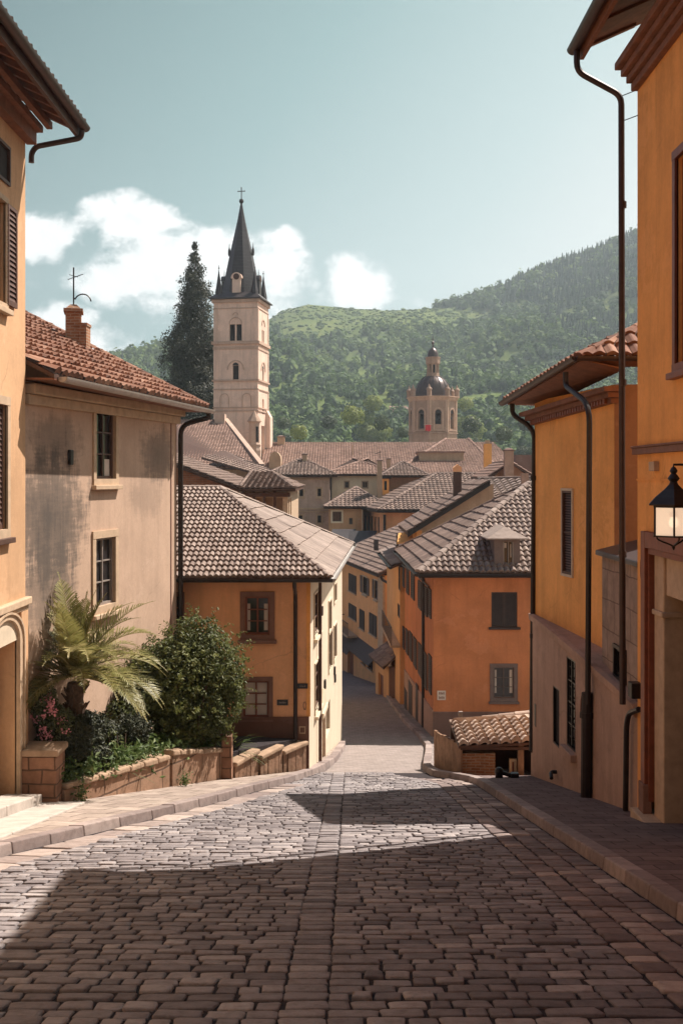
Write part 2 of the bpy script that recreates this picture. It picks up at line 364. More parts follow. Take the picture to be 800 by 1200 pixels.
# ------------------------------------------------------------------ walls, windows, roofs
class Wall:
    def __init__(s, A, B, inside):
        s.A = Vector((A[0], A[1])); s.B = Vector((B[0], B[1])); s.d = (s.B-s.A).normalized(); s.L = (s.B-s.A).length
        n = Vector((s.d.y, -s.d.x))
        if n.dot(Vector((inside[0], inside[1]))-s.A) > 0: n = -n
        s.n = n
    def u(s, px):
        k = (px-CX)/F; return (k*s.A.y-s.A.x)/(s.d.x-k*s.d.y)
    def z(s, px, py): return (HZ-py)*(s.A.y+s.u(px)*s.d.y)/F
    def rect(s, x0, y0, x1, y1):
        ua, ub = s.u(x0), s.u(x1); xm = (x0+x1)/2
        return (min(ua, ub), max(ua, ub), s.z(xm, y1), s.z(xm, y0))
    def pt(s, u, z, o=0):
        q = s.A+s.d*u+s.n*o; return Vector((q.x, q.y, z))
    def box(s, mb, u0, u1, z0, z1, o0, o1, t=.5):
        mb.hexa([s.pt(u0,z0,o0), s.pt(u1,z0,o0), s.pt(u1,z0,o1), s.pt(u0,z0,o1), s.pt(u0,z1,o0), s.pt(u1,z1,o0), s.pt(u1,z1,o1), s.pt(u0,z1,o1)], t)
    def facade(s, mb, u0, u1, z0, z1, ops):
        us = sorted({u0, u1, *[min(max(x, u0), u1) for o in ops for x in o[:2]]})
        zs = sorted({z0, z1, *[min(max(x, z0), z1) for o in ops for x in o[2:4]]})
        for a, b in zip(us, us[1:]):
            for c, d in zip(zs, zs[1:]):
                if b-a < 1e-5 or d-c < 1e-5: continue
                um, zm = (a+b)/2, (c+d)/2
                if any(o[0] < um < o[1] and o[2] < zm < o[3] for o in ops): continue
                mb.face([s.pt(a,c), s.pt(b,c), s.pt(b,d), s.pt(a,d)])
        for o in ops:
            a, b, c, d, dep = o
            for q in ((a,c,b,c), (b,c,b,d), (b,d,a,d), (a,d,a,c)):
                mb.face([s.pt(q[0],q[1]), s.pt(q[2],q[3]), s.pt(q[2],q[3],-dep), s.pt(q[0],q[1],-dep)])
            mb.face([s.pt(a,c,-dep), s.pt(b,c,-dep), s.pt(b,d,-dep), s.pt(a,d,-dep)])
def make_window(par, w, r, dep=.14, frame='wood_dark', nx=2, ny=3, pane='glass', sur=None, sill=None, shut=None, shmat='shutter',
                fw=.05, label=None, name='window', cur=None):
    u0, u1, z0, z1 = r
    mb = MB(); a, b = -dep+.035, -dep+.085
    w.box(mb, u0, u0+fw, z0, z1, a, b); w.box(mb, u1-fw, u1, z0, z1, a, b)
    w.box(mb, u0+fw, u1-fw, z0, z0+fw, a, b); w.box(mb, u0+fw, u1-fw, z1-fw, z1, a, b)
    W, H = u1-u0-2*fw, z1-z0-2*fw; bar = fw*.55
    for i in range(1, nx):
        x = u0+fw+W*i/nx; k = bar if i*2 != nx else fw*.8
        w.box(mb, x-k/2, x+k/2, z0+fw, z1-fw, a+.004, b-.004)
    for j in range(1, ny):
        y = z0+fw+H*j/ny
        for i in range(nx):
            w.box(mb, u0+fw+W*i/nx+bar*.6, u0+fw+W*(i+1)/nx-bar*.6, y-bar/2, y+bar/2, a+.008, b-.012)
    win = mb.build(name, M[frame], par)
    if label: win['label'] = label
    p = MB(); w.box(p, u0+.004, u1-.004, z0+.004, z1-.004, -dep+.006, -dep+.032); p.build('pane', M[pane], win)
    if cur:
        p = MB(); e0, e1 = -dep+.0335, -dep+.037; h0 = z0+fw+(z1-z0)*cur[2]; h1 = z0+(z1-z0)*cur[3]
        w.box(p, u0+fw, u0+fw+(u1-u0)*cur[0], h0, h1, e0, e1); p.build('curtain', M['curtain'], win); p = MB(); w.box(p, u1-fw-(u1-u0)*cur[1], u1-fw, h0, h1, e0, e1); p.build('curtain', M['curtain'], win)
    if sur:
        sw, sm = sur; q = MB(); o0, o1 = -.02, .035
        w.box(q, u0-sw, u0, z0-sw*.0, z1, o0, o1); w.box(q, u1, u1+sw, z0, z1, o0, o1)
        w.box(q, u0-sw, u1+sw, z1, z1+sw, o0, o1+.006); w.box(q, u0-sw, u1+sw, z0-sw, z0, o0, o1+.006)
        q.build('surround', M[sm], win)
    if sill:
        q = MB(); sw = (sur[0] if sur else .06)
        zt = z0-(sur[0] if sur else 0)
        w.box(q, u0-sw-.05, u1+sw+.05, zt-.09, zt, -.02, .11); q.build('sill', M[sill], win, bevel=.01)
    if shut:
        Wd = u1-u0
        for side in (0, 1):
            q = MB()
            if shut in ('closed', 'flush'):
                x0 = u0+.012+side*(Wd/2); x1 = x0+Wd/2-.02; o0, o1 = (-.075, -.04) if shut == 'closed' else (.012, .05)
            else:
                x0 = u0-Wd/2-.03 if side == 0 else u1+.03; x1 = x0+Wd/2; o0, o1 = .02, .055
            fr = min(.06, (x1-x0)*.2)
            w.box(q, x0, x0+fr, z0, z1, o0, o1); w.box(q, x1-fr, x1, z0, z1, o0, o1)
            w.box(q, x0+fr, x1-fr, z0, z0+fr*1.4, o0, o1); w.box(q, x0+fr, x1-fr, z1-fr, z1, o0, o1)
            nsl = max(6, int((z1-z0)/.09))
            hz = (z1-z0-fr*2.4)/nsl
            for k in range(nsl):
                zz = z0+fr*1.4+k*hz
                q.hexa([w.pt(x0+fr,zz,o1-.004), w.pt(x1-fr,zz,o1-.004), w.pt(x1-fr,zz+hz*.15,o1-.012), w.pt(x0+fr,zz+hz*.15,o1-.012),
                        w.pt(x0+fr,zz+hz*.75,o0+.004), w.pt(x1-fr,zz+hz*.75,o0+.004), w.pt(x1-fr,zz+hz*.95,o0+.002), w.pt(x0+fr,zz+hz*.95,o0+.002)])
            w.box(q, x0+fr, x1-fr, z0+fr*1.4, z1-fr, o0-.006, o0)
            q.build('shutter', M[shmat], win)
    return win
class House:
    def __init__(s, name, label, cat, cor, z0, z1, mat, group=None):
        cx = sum(c[0] for c in cor)/len(cor); cy = sum(c[1] for c in cor)/len(cor)
        s.root = thing(name, label, cat, (cx, cy, z0), group)
        s.w = [Wall(cor[i], cor[(i+1) % len(cor)], (cx, cy)) for i in range(len(cor))]
        s.op = [[] for _ in cor]; s.z0 = z0; s.z1 = z1; s.mat = mat; s.cor = cor
    def win(s, i, px=None, uz=None, dep=.14, **k):
        r = s.w[i].rect(*px) if px else uz
        s.op[i].append((*r, dep)); return make_window(s.root, s.w[i], r, dep, **k)
    def finish(s, mats=None):
        groups = {}
        for i, w in enumerate(s.w):
            m = (mats or {}).get(i, s.mat); groups.setdefault(m, []).append(i)
        for m, ids in groups.items():
            mb = MB()
            for i in ids: s.w[i].facade(mb, 0, s.w[i].L, s.z0, s.z1, s.op[i])
            mb.build('wall', M[m], s.root, normals=False)
        mb = MB(); mb.face([(c[0], c[1], s.z1) for c in s.cor]); mb.build('ceiling_slab', M['dark'], s.root)
def interval(poly, v):
    lo, hi = 1e9, -1e9
    n = len(poly)
    for i in range(n):
        (u1, v1), (u2, v2) = poly[i], poly[(i+1) % n]
        if abs(v2-v1) < 1e-9:
            if abs(v-v1) < 1e-6: lo = min(lo, u1, u2); hi = max(hi, u1, u2)
            continue
        t = (v-v1)/(v2-v1)
        if -1e-9 <= t <= 1+1e-9:
            u = u1+t*(u2-u1); lo = min(lo, u); hi = max(hi, u)
    return lo, hi
def tiles(mb, poly, tw, rl, amp=.03, lift=.035, ns=6, jit=1.0, sag=0.0):
    """courses of clay tiles laid on a planar convex polygon whose first edge is the eave"""
    p = [Vector(q) for q in poly]; U = (p[1]-p[0]).normalized(); O = p[0]
    nn = Vector((0,0,0))
    for i in range(1, len(p)-1): nn += (p[i]-p[0]).cross(p[i+1]-p[0])
    nn.normalize()
    if nn.z < 0: nn = -nn
    W = nn.cross(U)
    if W.z < 0: W = -W
    q2 = [((q-O).dot(U), (q-O).dot(W)) for q in p]
    vmax = max(v for u, v in q2); nr = max(1, int(round(vmax/rl))); rl = vmax/nr
    for r in range(nr):
        v0, v1 = r*rl, (r+1)*rl
        l0, h0 = interval(q2, max(v0, 1e-4)); l1, h1 = interval(q2, min(v1, vmax-1e-4))
        lo, hi = min(l0, l1), max(h0, h1)
        if hi-lo < .02: continue
        n = max(1, int(math.ceil((hi-lo)/tw))); off = (.5 if r % 2 and amp == 0 else 0)*tw
        st = math.floor(lo/tw)*tw-off
        for c in range(n+2):
            a = st+c*tw
            if a+tw < lo or a > hi: continue
            dj = R.uniform(-1, 1)*.012*jit; dz = abs(R.gauss(0, .006))*jit; t = min(1, max(0, R.gauss(.5, .18)))
            top, bot, low = [], [], []
            for k in range(ns+1):
                x = k/ns; u = a+tw*(.03+.94*x)
                pr = amp*(max(0, .5-.5*math.cos(2*math.pi*x)))**.75
                ua = min(max(u, l0), h0); ub = min(max(u, l1), h1)
                s_ = -sag*math.sin(math.pi*min(1, max(0, (u-q2[0][0])/(q2[1][0]-q2[0][0]+1e-6))))
                vb = v0-.025+dj
                bot.append(O+U*ua+W*vb+nn*(pr+lift+dz)+Vector((0,0,s_)))
                low.append(O+U*ua+W*(vb+.004)+nn*(pr*.55-.012)+Vector((0,0,s_)))
                top.append(O+U*ub+W*(v1+.01)+nn*(pr*.92+.004)+Vector((0,0,s_)))
            if (bot[-1]-bot[0]).length < .02 and (top[-1]-top[0]).length < .02: continue
            m = ns+1
            fs = [(k, k+1, m+k+1, m+k) for k in range(ns)]+[(2*m+k, 2*m+k+1, k+1, k) for k in range(ns)]
            mb.mesh(bot+top+low, fs, t)
    return nn
def ridge_caps(mb, a, b, r=.09, step=.4, n=7):
    a, b = Vector(a), Vector(b); L = (b-a).length; d = (b-a)/L; k = max(1, int(L/step))
    side = d.cross(Vector((0,0,1))).normalized(); up = side.cross(d)
    for i in range(k):
        p0 = a+d*(L*i/k-.03); p1 = a+d*(L*(i+1)/k+.03); t = R.random()
        pts = []
        for q, rr in ((p0, r*1.12), (p1, r*.92)):
            for j in range(n):
                an = math.pi*j/(n-1); pts.append(q+side*math.cos(an)*rr+up*(math.sin(an)*rr*.8-.01))
        mb.mesh(pts, [(j, j+1, n+j+1, n+j) for j in range(n-1)]+[tuple(range(n))[::-1]], t)
def make_roof(par, polys, mat, tw=.2, rl=.42, thick=.1, ridges=(), amp=.03, lift=.035, ns=6, jit=1.0, slab=None, name='roof', rr=.09, slabmat=None):
    mb = MB()
    for po in polys: tiles(mb, po, tw, rl, amp, lift, ns, jit)
    for a, b in ridges: ridge_caps(mb, a, b, rr)
    o = mb.build(name, M[mat], par, normals=False)
    q = MB()
    for po in polys:
        q.prism([Vector(x)+Vector((0,0,-.02)) for x in po], (0,0,-thick))
    q.build('roof_deck', M[slabmat or 'wood_dark'], o)
    return o
def make_gutter(par, a, b, r=.07, mat='gutter', name='gutter'):
    mb = MB(); a, b = Vector(a), Vector(b); d = (b-a).normalized(); side = d.cross(Vector((0,0,1))).normalized(); n = 9
    pts = []
    for q in (a, b):
        for rr in (r, r*.86):
            for j in range(n):
                an = math.pi*(1+j/(n-1)); pts.append(q+side*math.cos(an)*rr+Vector((0,0,1))*math.sin(an)*rr)
    fs = []
    for j in range(n-1):
        fs += [(j, j+1, 2*n+j+1, 2*n+j), (n+j, 3*n+j, 3*n+j+1, n+j+1), (j, n+j, n+j+1, j+1), (2*n+j, 2*n+j+1, 3*n+j+1, 3*n+j)]
    fs += [(0, 2*n, 3*n, n), (n-1, 2*n-1, 4*n-1, 3*n-1), tuple(range(n)), tuple(range(2*n, 3*n))]
    mb.mesh(pts, fs); return mb.build(name, M[mat], par, smooth='auto')
def smooth_path(pts, rad=.12, k=4):
    pts = [Vector(p) for p in pts]; out = [pts[0]]
    for i in range(1, len(pts)-1):
        a, b, c = pts[i-1], pts[i], pts[i+1]
        r = min(rad, (b-a).length*.45, (c-b).length*.45)
        p0 = b+(a-b).normalized()*r; p1 = b+(c-b).normalized()*r
        for j in range(k+1):
            t = j/k; out.append(p0*(1-t)**2+b*2*t*(1-t)+p1*t*t)
    out.append(pts[-1]); return out
def make_pipe(par, pts, r=.05, mat='dark_metal', name='downpipe', rad=.12, collars=()):
    mb = MB(); sp = smooth_path(pts, rad); mb.tube(sp, r, 10)
    for c in collars: mb.tube([V(*c)-V(0,0,.05), V(*c)+V(0,0,.05)], r*1.25, 10)
    return mb.build(name, M[mat], par, smooth='auto')
def make_chimney(par, x, y, z0, z1, wx, wy, mat='brick', cap=True, name='chimney', rz=0, capmat='tile_brown', pots=0):
    T = Matrix.Translation((x, y, 0)) @ Matrix.Rotation(rz, 4, 'Z')
    mb = MB(T); mb.box(-wx/2, wx/2, -wy/2, wy/2, z0, z1)
    o = mb.build(name, M[mat], par)
    if cap:
        q = MB(T); q.box(-wx*.62, wx*.62, -wy*.62, wy*.62, z1+.002, z1+.08)
        q.hexa([(-wx*.5,-wy*.5,z1+.083), (wx*.5,-wy*.5,z1+.083), (wx*.5,wy*.5,z1+.083), (-wx*.5,wy*.5,z1+.083),
                (-wx*.2,-wy*.2,z1+.2), (wx*.2,-wy*.2,z1+.2), (wx*.2,wy*.2,z1+.2), (-wx*.2,wy*.2,z1+.2)])
        q.build('chimney_cap', M[capmat], o)
    return o
# ================================================================== SETTING
def interp(tab, x):
    if x <= tab[0][0]: return tab[0][1]
    for (a, va), (b, vb) in zip(tab, tab[1:]):
        if x <= b: return va+(vb-va)*(x-a)/(b-a)
    return tab[-1][1]
RIDGE = [(px*900/1300-277, (560-py)*900/1300) for px, py in
         [(-300,440),(0,436),(110,440),(160,434),(210,424),(262,406),(300,384),(330,365),(360,357),(400,361),(450,364),(500,362),(540,356),(580,342),(620,325),(660,308),(700,294),(740,280),(820,258),(1000,225),(1300,190)]]
rx = np.array([a for a, b in RIDGE]); rz_ = np.array([b for a, b in RIDGE])
def vnoise(x, y, s, o=0):
    """cheap smooth value noise (numpy)"""
    x = x/s+o*17.3; y = y/s-o*9.1
    xi = np.floor(x).astype(int); yi = np.floor(y).astype(int); fx = x-xi; fy = y-yi
    fx = fx*fx*(3-2*fx); fy = fy*fy*(3-2*fy)
    def h(a, b): 
        n = (a*374761393+b*668265263+o*1274126177) & 0x7fffffff
        n = ((n ^ (n >> 13))*1274126177) & 0x7fffffff
        return ((n ^ (n >> 16)) & 0xffff)/65535.0
    return (h(xi,yi)*(1-fx)+h(xi+1,yi)*fx)*(1-fy)+(h(xi,yi+1)*(1-fx)+h(xi+1,yi+1)*fx)*fy
def hill(X, Y):
    X = np.asarray(X, float); Y = np.asarray(Y, float)
    base = np.array([gz(float(y)) for y in np.ravel(np.minimum(Y, 235))]).reshape(Y.shape)-.3
    t = np.clip((Y-235)/665, 0, None)
    top = np.interp(X*900/np.maximum(np.minimum(Y, 1e9), 300)*0+X, rx, rz_)
    up = np.where(t <= 1, np.clip(t, 0, 1)**1.1, 1-np.clip((t-1)/1.3, 0, 1)**2*.5)
    spur = (vnoise(X+Y*.35, Y*.25, 85, 1)-.5)*34+(vnoise(X-Y*.2, Y*.6, 42, 2)-.5)*14
    return base+np.where(Y > 235, (top-base)*up+spur*np.clip(t*2.2, 0, 1)*np.clip((1.02-t)*4, 0, 1), 0)
def build_ground():
    ys = np.concatenate([np.arange(-60, 110, 2.0), np.arange(110, 240, 6.), np.arange(240, 1000, 11.), np.arange(1000, 1800, 60.)])
    xs = np.concatenate([np.arange(-1500, -500, 60.), np.arange(-500, 760, 11.), np.arange(760, 1800, 60.)])
    Xg, Yg = np.meshgrid(xs, ys); Z = hill(Xg, Yg); near = np.abs(Xg) < 60
    v = np.stack([Xg, Yg, Z], -1).reshape(-1, 3); nx = len(xs)
    i = np.arange(len(ys)-1)[:,None]*nx+np.arange(nx-1)[None,:]; i = i.ravel()
    f = np.stack([i, i+1, i+nx+1, i+nx], 1)
    o = npmesh('ground', v, f, M['ground'], smooth=True, org=Vector((0,0,0))); o['kind'] = 'structure'
build_ground()
LK = [(2,-4.75),(6,-4.75),(10,-4.72),(13.58,-4.18),(16.9,-3.25),(19.5,-2.5),(22.7,-1.75),(25.0,-1.12),(27.2,-.72),(29,-.42),(32,-.1),(38,.15),(41,.18)]
RK = [(2,2.95),(24.4,2.95),(25.6,2.75),(26.4,2.4),(27.2,2.15),(29,2.1),(31,2.25),(33.7,2.5),(38,2.85),(43,2.98),(48,2.68),(57,2.46),(67.5,2.34),(80,2.2)]
lk = lambda y: interp(LK, y)
rk = lambda y: interp(RK, y)
def strip(name, y0, y1, xl, xr, zo, mat, step=.5, nx=1, kind='structure'):
    mb = MB(); ys = []; y = y0
    while y < y1-1e-6: ys.append(y); y += step
    ys.append(y1)
    for a, b in zip(ys, ys[1:]):
        for k in range(nx):
            f0, f1 = k/nx, (k+1)/nx
            g = lambda yy, f: (xl(yy)+(xr(yy)-xl(yy))*f, yy, gz(yy)+zo)
            mb.face([g(a,f0), g(a,f1), g(b,f1), g(b,f0)])
    o = mb.build(name, M[mat], normals=False); o['kind'] = kind; return o
strip('road_bed', 2, 28.0, lambda y: lk(y)-.05, lambda y: rk(y)+.05, -.003, 'mortar')
def far_left(y): return interp([(28,-.45),(32,-.12),(40,.12),(41,-.2),(50,-2.5),(82,-7)], y)
strip('lower_road', 28.0, 82, far_left, lambda y: rk(y)+.05, -.004, 'paving_far')
def stone(mb, cx, cy, w, l, t, ang=0, h=.015, seed=None):
    """one sett: worn, rounded, slightly irregular, lying on the sloping street"""
    n = 12; rings = []
    ca, sa = math.cos(ang), math.sin(ang)
    j = [R.uniform(.88, 1.05) for _ in range(n)]
    tilt = (R.gauss(0, .012), R.gauss(0, .012)); h = h+R.gauss(0, .004)
    for sc_, hh in ((1.0, -.02), (.99, h*.55), (.935, h*.97), (.6, h*1.02)):
        ring = []
        for k in range(n):
            a = 2*math.pi*(k+.5)/n
            x = math.copysign(abs(math.cos(a))**.22, math.cos(a))*w/2*sc_*j[k]
            y = math.copysign(abs(math.sin(a))**.22, math.sin(a))*l/2*sc_*j[(k*3) % n]
            X = cx+x*ca-y*sa; Y = cy+x*sa+y*ca
            ring.append((X, Y, gz(Y)+hh+(x*tilt[0]+y*tilt[1]) if hh > 0 else gz(Y)+hh))
        rings += ring
    fs = []
    for i in range(3):
        for k in range(n): fs.append((i*n+k, i*n+(k+1) % n, (i+1)*n+(k+1) % n, (i+1)*n+k))
    fs.append(tuple(3*n+k for k in range(n)))
    mb.mesh(rings, fs, t)
def build_setts():
    mb = MB(); y = 4.2; row = 0
    BW = .82                                     # band of larger setts along the right kerb
    def xl(yy): return lk(yy)+(.55 if yy < 24 else .1)
    def cl(yy): return -.24+.008*(yy-7)          # the single line of square setts in the middle
    while y < 27.9:
        pitch = R.uniform(.145, .205) if y < 15 else R.uniform(.165, .22)
        a = R.uniform(-.012, .012)
        for seg in (0, 1):
            x = xl(y) if seg == 0 else cl(y)+.148
            end = cl(y)-.146 if seg == 0 else rk(y)-BW-(.0)
            x += R.uniform(-.1, 0) if seg == 0 else 0
            while x < end-.09:
                w = min(R.choice((.15,.19,.24,.29,.38,.26,.22,.33)), end-x)
                if end-x-w < .12: w = end-x
                t = min(1, max(0, R.gauss(.5, .2)))
                cy = y+pitch/2+.02*math.sin(x*1.7)+R.gauss(0,.012)+a*x+.03*mnoise.noise((x*.6, y*.3, 0))
                if R.random() < .07 and w > .27:
                    stone(mb, x+w/4, cy, w/2-.012, pitch-.014, t, R.gauss(0, .03)); stone(mb, x+w*.75, cy, w/2-.012, pitch-.02, min(1, t+.15), R.gauss(0, .03))
                else: stone(mb, x+w/2, cy, w-.009, pitch-.016-R.random()*.016, t, R.gauss(0, .02))
                x += w
        stone(mb, cl(y)+R.gauss(0,.006), y+pitch/2+R.gauss(0,.006), .300+R.uniform(-.012,.008), pitch-.016-R.random()*.012, min(1, max(0, R.gauss(.5,.2))), R.gauss(0,.02))   # the line of square setts in the middle
        y += pitch; row += 1
    o = mb.build('road', M['setts'], smooth=True, normals=False); o['kind'] = 'structure'
    mb = MB()
    for c in range(3):                           # right band
        y = 4.2
        while y < 26.0:
            l = R.uniform(.20, .36); x = rk(y+l/2)-.82+.137+c*.273
            stone(mb, x, y+l/2, .262+R.uniform(-.02,.01), l-.016, min(1, max(0, R.gauss(.35 if R.random() < .8 else .9, .18))), R.gauss(0, .03)); y += l
    y = 8.0
    while y < 24:                                # broad flags along the left kerb
        l = R.uniform(.45, .8); x0 = lk(y+l/2); ang = math.atan2(lk(y+l)-lk(y), l)
        stone(mb, x0+.29, y+l/2, .5, l-.01, R.uniform(.4, 1), -ang+R.gauss(0, .05)); y += l
    o = mb.build('road_edging', M['gutterstone'], smooth=True, normals=False); o['kind'] = 'structure'
build_setts()
def build_kerb(name, fn, y0, y1, side, w, h, ln=.95):
    mb = MB(); y = y0
    while y < y1:
        b = min(y+ln*R.uniform(.85, 1.15), y1); g = .006; t = R.random()
        x0, x1 = fn(y+g), fn(b-g)
        p = [(x0, y+g), (x1, b-g), (x1+side*w, b-g), (x0+side*w, y+g)]
        dz = R.gauss(0, .004); bat = .035*side
        mb.hexa([(x, yy, gz(yy)-.2) for x, yy in p]+[(x+(bat if k < 2 else 0), yy, gz(yy)+h+dz) for k, (x, yy) in enumerate(p)], t)
        y = b
    o = mb.build(name, M['kerb'], bevel=.018); o['kind'] = 'structure'
build_kerb('kerb', lk, 4, 41, -1, .26, .15)
build_kerb('kerb', rk, 4, 80, 1, .24, .15)
# pavements
def wall_left(y): return interp([(2,-5.6),(18.5,-5.6),(18.9,-4.9),(24.2,-2.6),(27.2,-.82),(28,-.78),(41,.12)], y)
strip('pavement', 2, 41, wall_left, lambda y: lk(y)-.25, .135, 'pave_left')
strip('pavement', 2, 25.4, lambda y: rk(y)+.23, lambda y: 7.0, .135, 'pave_right')
strip('forecourt', 25.4, 80, lambda y: rk(y)+.23, lambda y: 14.0, .04, 'paving_far')
# ================================================================== NEAR HOUSE, RIGHT
def near_right():
    cor = [(4.6,17.25), (4.6,-12), (11,-12), (11,17.25)]
    H = House('town_house', 'tall amber house with dark roof eaves and lit lantern, nearest on the right', 'house', cor, -6.2, 6.35, 'amber')
    w = H.w[0]
    # shuttered window, only its edge in the picture
    H.win(0, (793,168,830,420), dep=.16, frame='wood_red', nx=2, ny=3, sur=(.12,'wood_red'), sill='wood_red', name='window')
    # portal
    u0, u1 = w.u(757), w.u(757)+2.7
    zt = -.80; zb = gz(16)+.1
    H.op[0].append((u0+.02, u1, zb-.5, zt-.12, .55))
    H.finish()
    r = H.root
    d = MB(); w.box(d, u0-.0, u0+.22, zb+.1, zt, -.02, .09); w.box(d, u0+.22, u1, zt-.24, zt, -.02, .09); w.box(d, u0+.20, u0+.27, zb+.2, zt-.24, -.5, .04); w.box(d, u0+.27, u1, zt-.33, zt-.24, -.3, .05)
    fr = d.build('door_surround', M['wood_red'], r, bevel=.012); fr['label'] = 'broad red brown portal surround'
    d = MB(); w.box(d, u0-.02, u0+.26, zb-.1, zb+.45, -.02, .12); d.build('surround_base', M['trim_brown'], fr, bevel=.015)
    d = MB(); w.box(d, u0+.28, u0+.75, zb, zt-.33, -.42, -.04); w.box(d, u0+.28, u0+.80, zb+3.0, zb+3.08, -.44, .0); w.box(d, u0+.75, u1, zt-.9, zt-.34, -.40, -.08)
    d.build('stone_jamb', M['trim_tan'], r, bevel=.02)
    d = MB(); w.box(d, u0+.76, u1, zb, zt-.92, -.5, -.44)
    for k in range(3):
        a = u0+.80+k*.62
        for zz in (zb+.25, zb+1.35, zb+2.3): w.box(d, a+.06, a+.52, zz, zz+.8, -.44, -.41)
    dr = d.build('door', M['shutter'], r, bevel=.01)
    d = MB(); d.tube([w.pt(u0+.9, zb+1.1, -.43), w.pt(u0+.9, zb+1.1, -.36), w.pt(u0+1.02, zb+1.1, -.36)], .014); d.build('handle', M['black'], dr)
    d = MB(); w.box(d, u0-.1, u1, zb-.45, zb+.02, -.5, .22); d.build('door_step', M['trim_tan'], r, bevel=.02)
    # string course, band
    d = MB(); zc = w.z(748, 529); w.box(d, -.06, w.L, zc-.05, zc+.05, -.02, .075); w.box(d, -.06, w.L, zc+.05, zc+.08, -.02, .10); d.build('string_course', M['trim_brown'], r, bevel=.01)
    d = MB(); w.box(d, 0, w.L, w.z(748,562)-.012, w.z(748,562)+.012, -.02, .018); d.build('plaster_band', M['amber'], r)
    d = MB(); a, b = w.u(766), w.u(770); w.box(d, a, b+.1, w.z(768,552), w.z(768,541), .0, .08); d.build('junction_box', M['trim_tan'], r, bevel=.008)
    d = MB(); a = w.u(746.5); w.box(d, .03, .26, w.z(750,818), w.z(750,800), .0, .16); d.build('meter_box', M['black'], r, bevel=.012)
    d = MB(); c = w.pt(w.u(752), w.z(752,667), .01)
    ring = [c+V(0, math.cos(t*.3491)*.05, math.sin(t*.3491)*.16) for t in range(19)]; d.tube(ring, .008, 6, cap=False); d.build('cable_loop', M['trim_brown'], r)
    # cornice: stepped brown mouldings below the soffit
    d = MB()
    for k, (o, za, zb_) in enumerate(((.10,6.02,6.14),(.17,6.145,6.25),(.25,6.255,6.36),(.34,6.365,6.48))): w.box(d, -.02-.02*k, w.L, za, zb_, -.05, o)
    d.build('cornice', M['wood_soffit'], r, bevel=.015)
    # roof with soffit, rafters, fascia
    ex, ez = 3.74, 6.86; yA, yB = -12, 17.6
    pitch = .42
    polys = [[(ex,yB,ez), (ex,yA,ez), (8.0,yA,ez+pitch*4.5), (8.0,yB,ez+pitch*4.5)], [(12.2,yA,ez+pitch*.3), (12.2,yB,ez+pitch*.3), (8.0,yB,ez+pitch*4.5), (8.0,yA,ez+pitch*4.5)]]
    rf = make_roof(r, polys, 'tile_brown', .24, .42, .08, [((8,yA,ez+pitch*4.52), (8,yB,ez+pitch*4.52))], slabmat='wood_soffit')
    y = 17.5; k = 0
    while y > 9:
        d = MB(); d.hexa([(3.86,y-.11,ez-.09),(4.62,y-.11,ez+.25),(4.62,y,ez+.25),(3.86,y,ez-.09),(3.86,y-.11,ez+.02),(4.62,y-.11,ez+.36),(4.62,y,ez+.36),(3.86,y,ez+.02)])
        d.build('rafter', M['wood_soffit'], r); y -= .95; k += 1
    d = MB(); d.hexa([(3.78,yA,ez-.22),(3.84,yA,ez-.22),(3.84,yB,ez-.22),(3.78,yB,ez-.22),(3.78,yA,ez-.07),(3.84,yA,ez-.05),(3.84,yB,ez-.05),(3.78,yB,ez-.07)]); d.build('fascia', M['wood_soffit'], r)
    make_gutter(r, (3.67,yA,ez-.05), (3.67,yB+.02,ez-.05), .095, 'gutter')
    make_pipe(r, [(3.70,17.45,ez-.1), (3.70,17.45,6.40), (4.40,17.45,6.02), (4.42,17.45,w.z(748,822)-.1)], .05, 'gutter', rad=.14,
              collars=[(4.42,17.45,4.3),(4.42,17.45,1.5),(4.42,17.45,-1.2)])
    d = MB()
    for zz in (6.02, 5.62): d.tube([(4.42,17.45,zz),(4.63,17.2,zz+.02)], .008, 6)
    d.build('pipe_bracket', M['dark_metal'], r)
    # lantern: its own thing
    L = P(789, 640, 13.6); cx, cy = L.x, L.y; z0 = L.z
    t = thing('wall_lantern', 'lit black iron lantern with cream glass on the right amber house', 'lantern', (cx, cy, z0-.1))
    S = 1.0
    d = MB(); rad = .255
    d.lathe([(rad+.02,z0+.115),(rad+.02,z0+.135)], (cx,cy,0), 6, .26)
    d.lathe([(rad+.02,z0+.475),(rad+.02,z0+.50)], (cx,cy,0), 6, .26)
    for k in range(6):
        a = .26+k*math.pi/3; q = V(cx+rad*math.cos(a), cy+rad*math.sin(a), 0)
        d.tube([q+V(0,0,z0+.12), q+V(0,0,z0+.49)], .013, 6)
    d.build('frame', M['black'], t)
    for k in range(6):
        a = .26+k*math.pi/3; b = a+math.pi/3; q = MB(); rr = rad*.985
        p0 = V(cx+rr*math.cos(a), cy+rr*math.sin(a), z0+.135); p1 = V(cx+rr*math.cos(b), cy+rr*math.sin(b), z0+.135)
        n = V(math.cos((a+b)/2), math.sin((a+b)/2), 0)*.004
        q.hexa([p0-n, p1-n, p1+n, p0+n, p0-n+V(0,0,.34), p1-n+V(0,0,.34), p1+n+V(0,0,.34), p0+n+V(0,0,.34)]); q.build('glass', M['lampglass'], t)
    d = MB(); d.lathe([(.335,z0+.50),(.335,z0+.515),(.25,z0+.60),(.12,z0+.70),(.06,z0+.76)], (cx,cy,0), 6, .26)
    rf = d.build('lamp_roof', M['black'], t)
    d = MB(); d.lathe([(.055,z0+.76),(.045,z0+.79),(.075,z0+.83),(.045,z0+.875),(.03,z0+.89),(.05,z0+.92),(.03,z0+.96),(.012,z0+.975)], (cx,cy,0), 12); d.build('finial', M['black'], rf, smooth='auto')
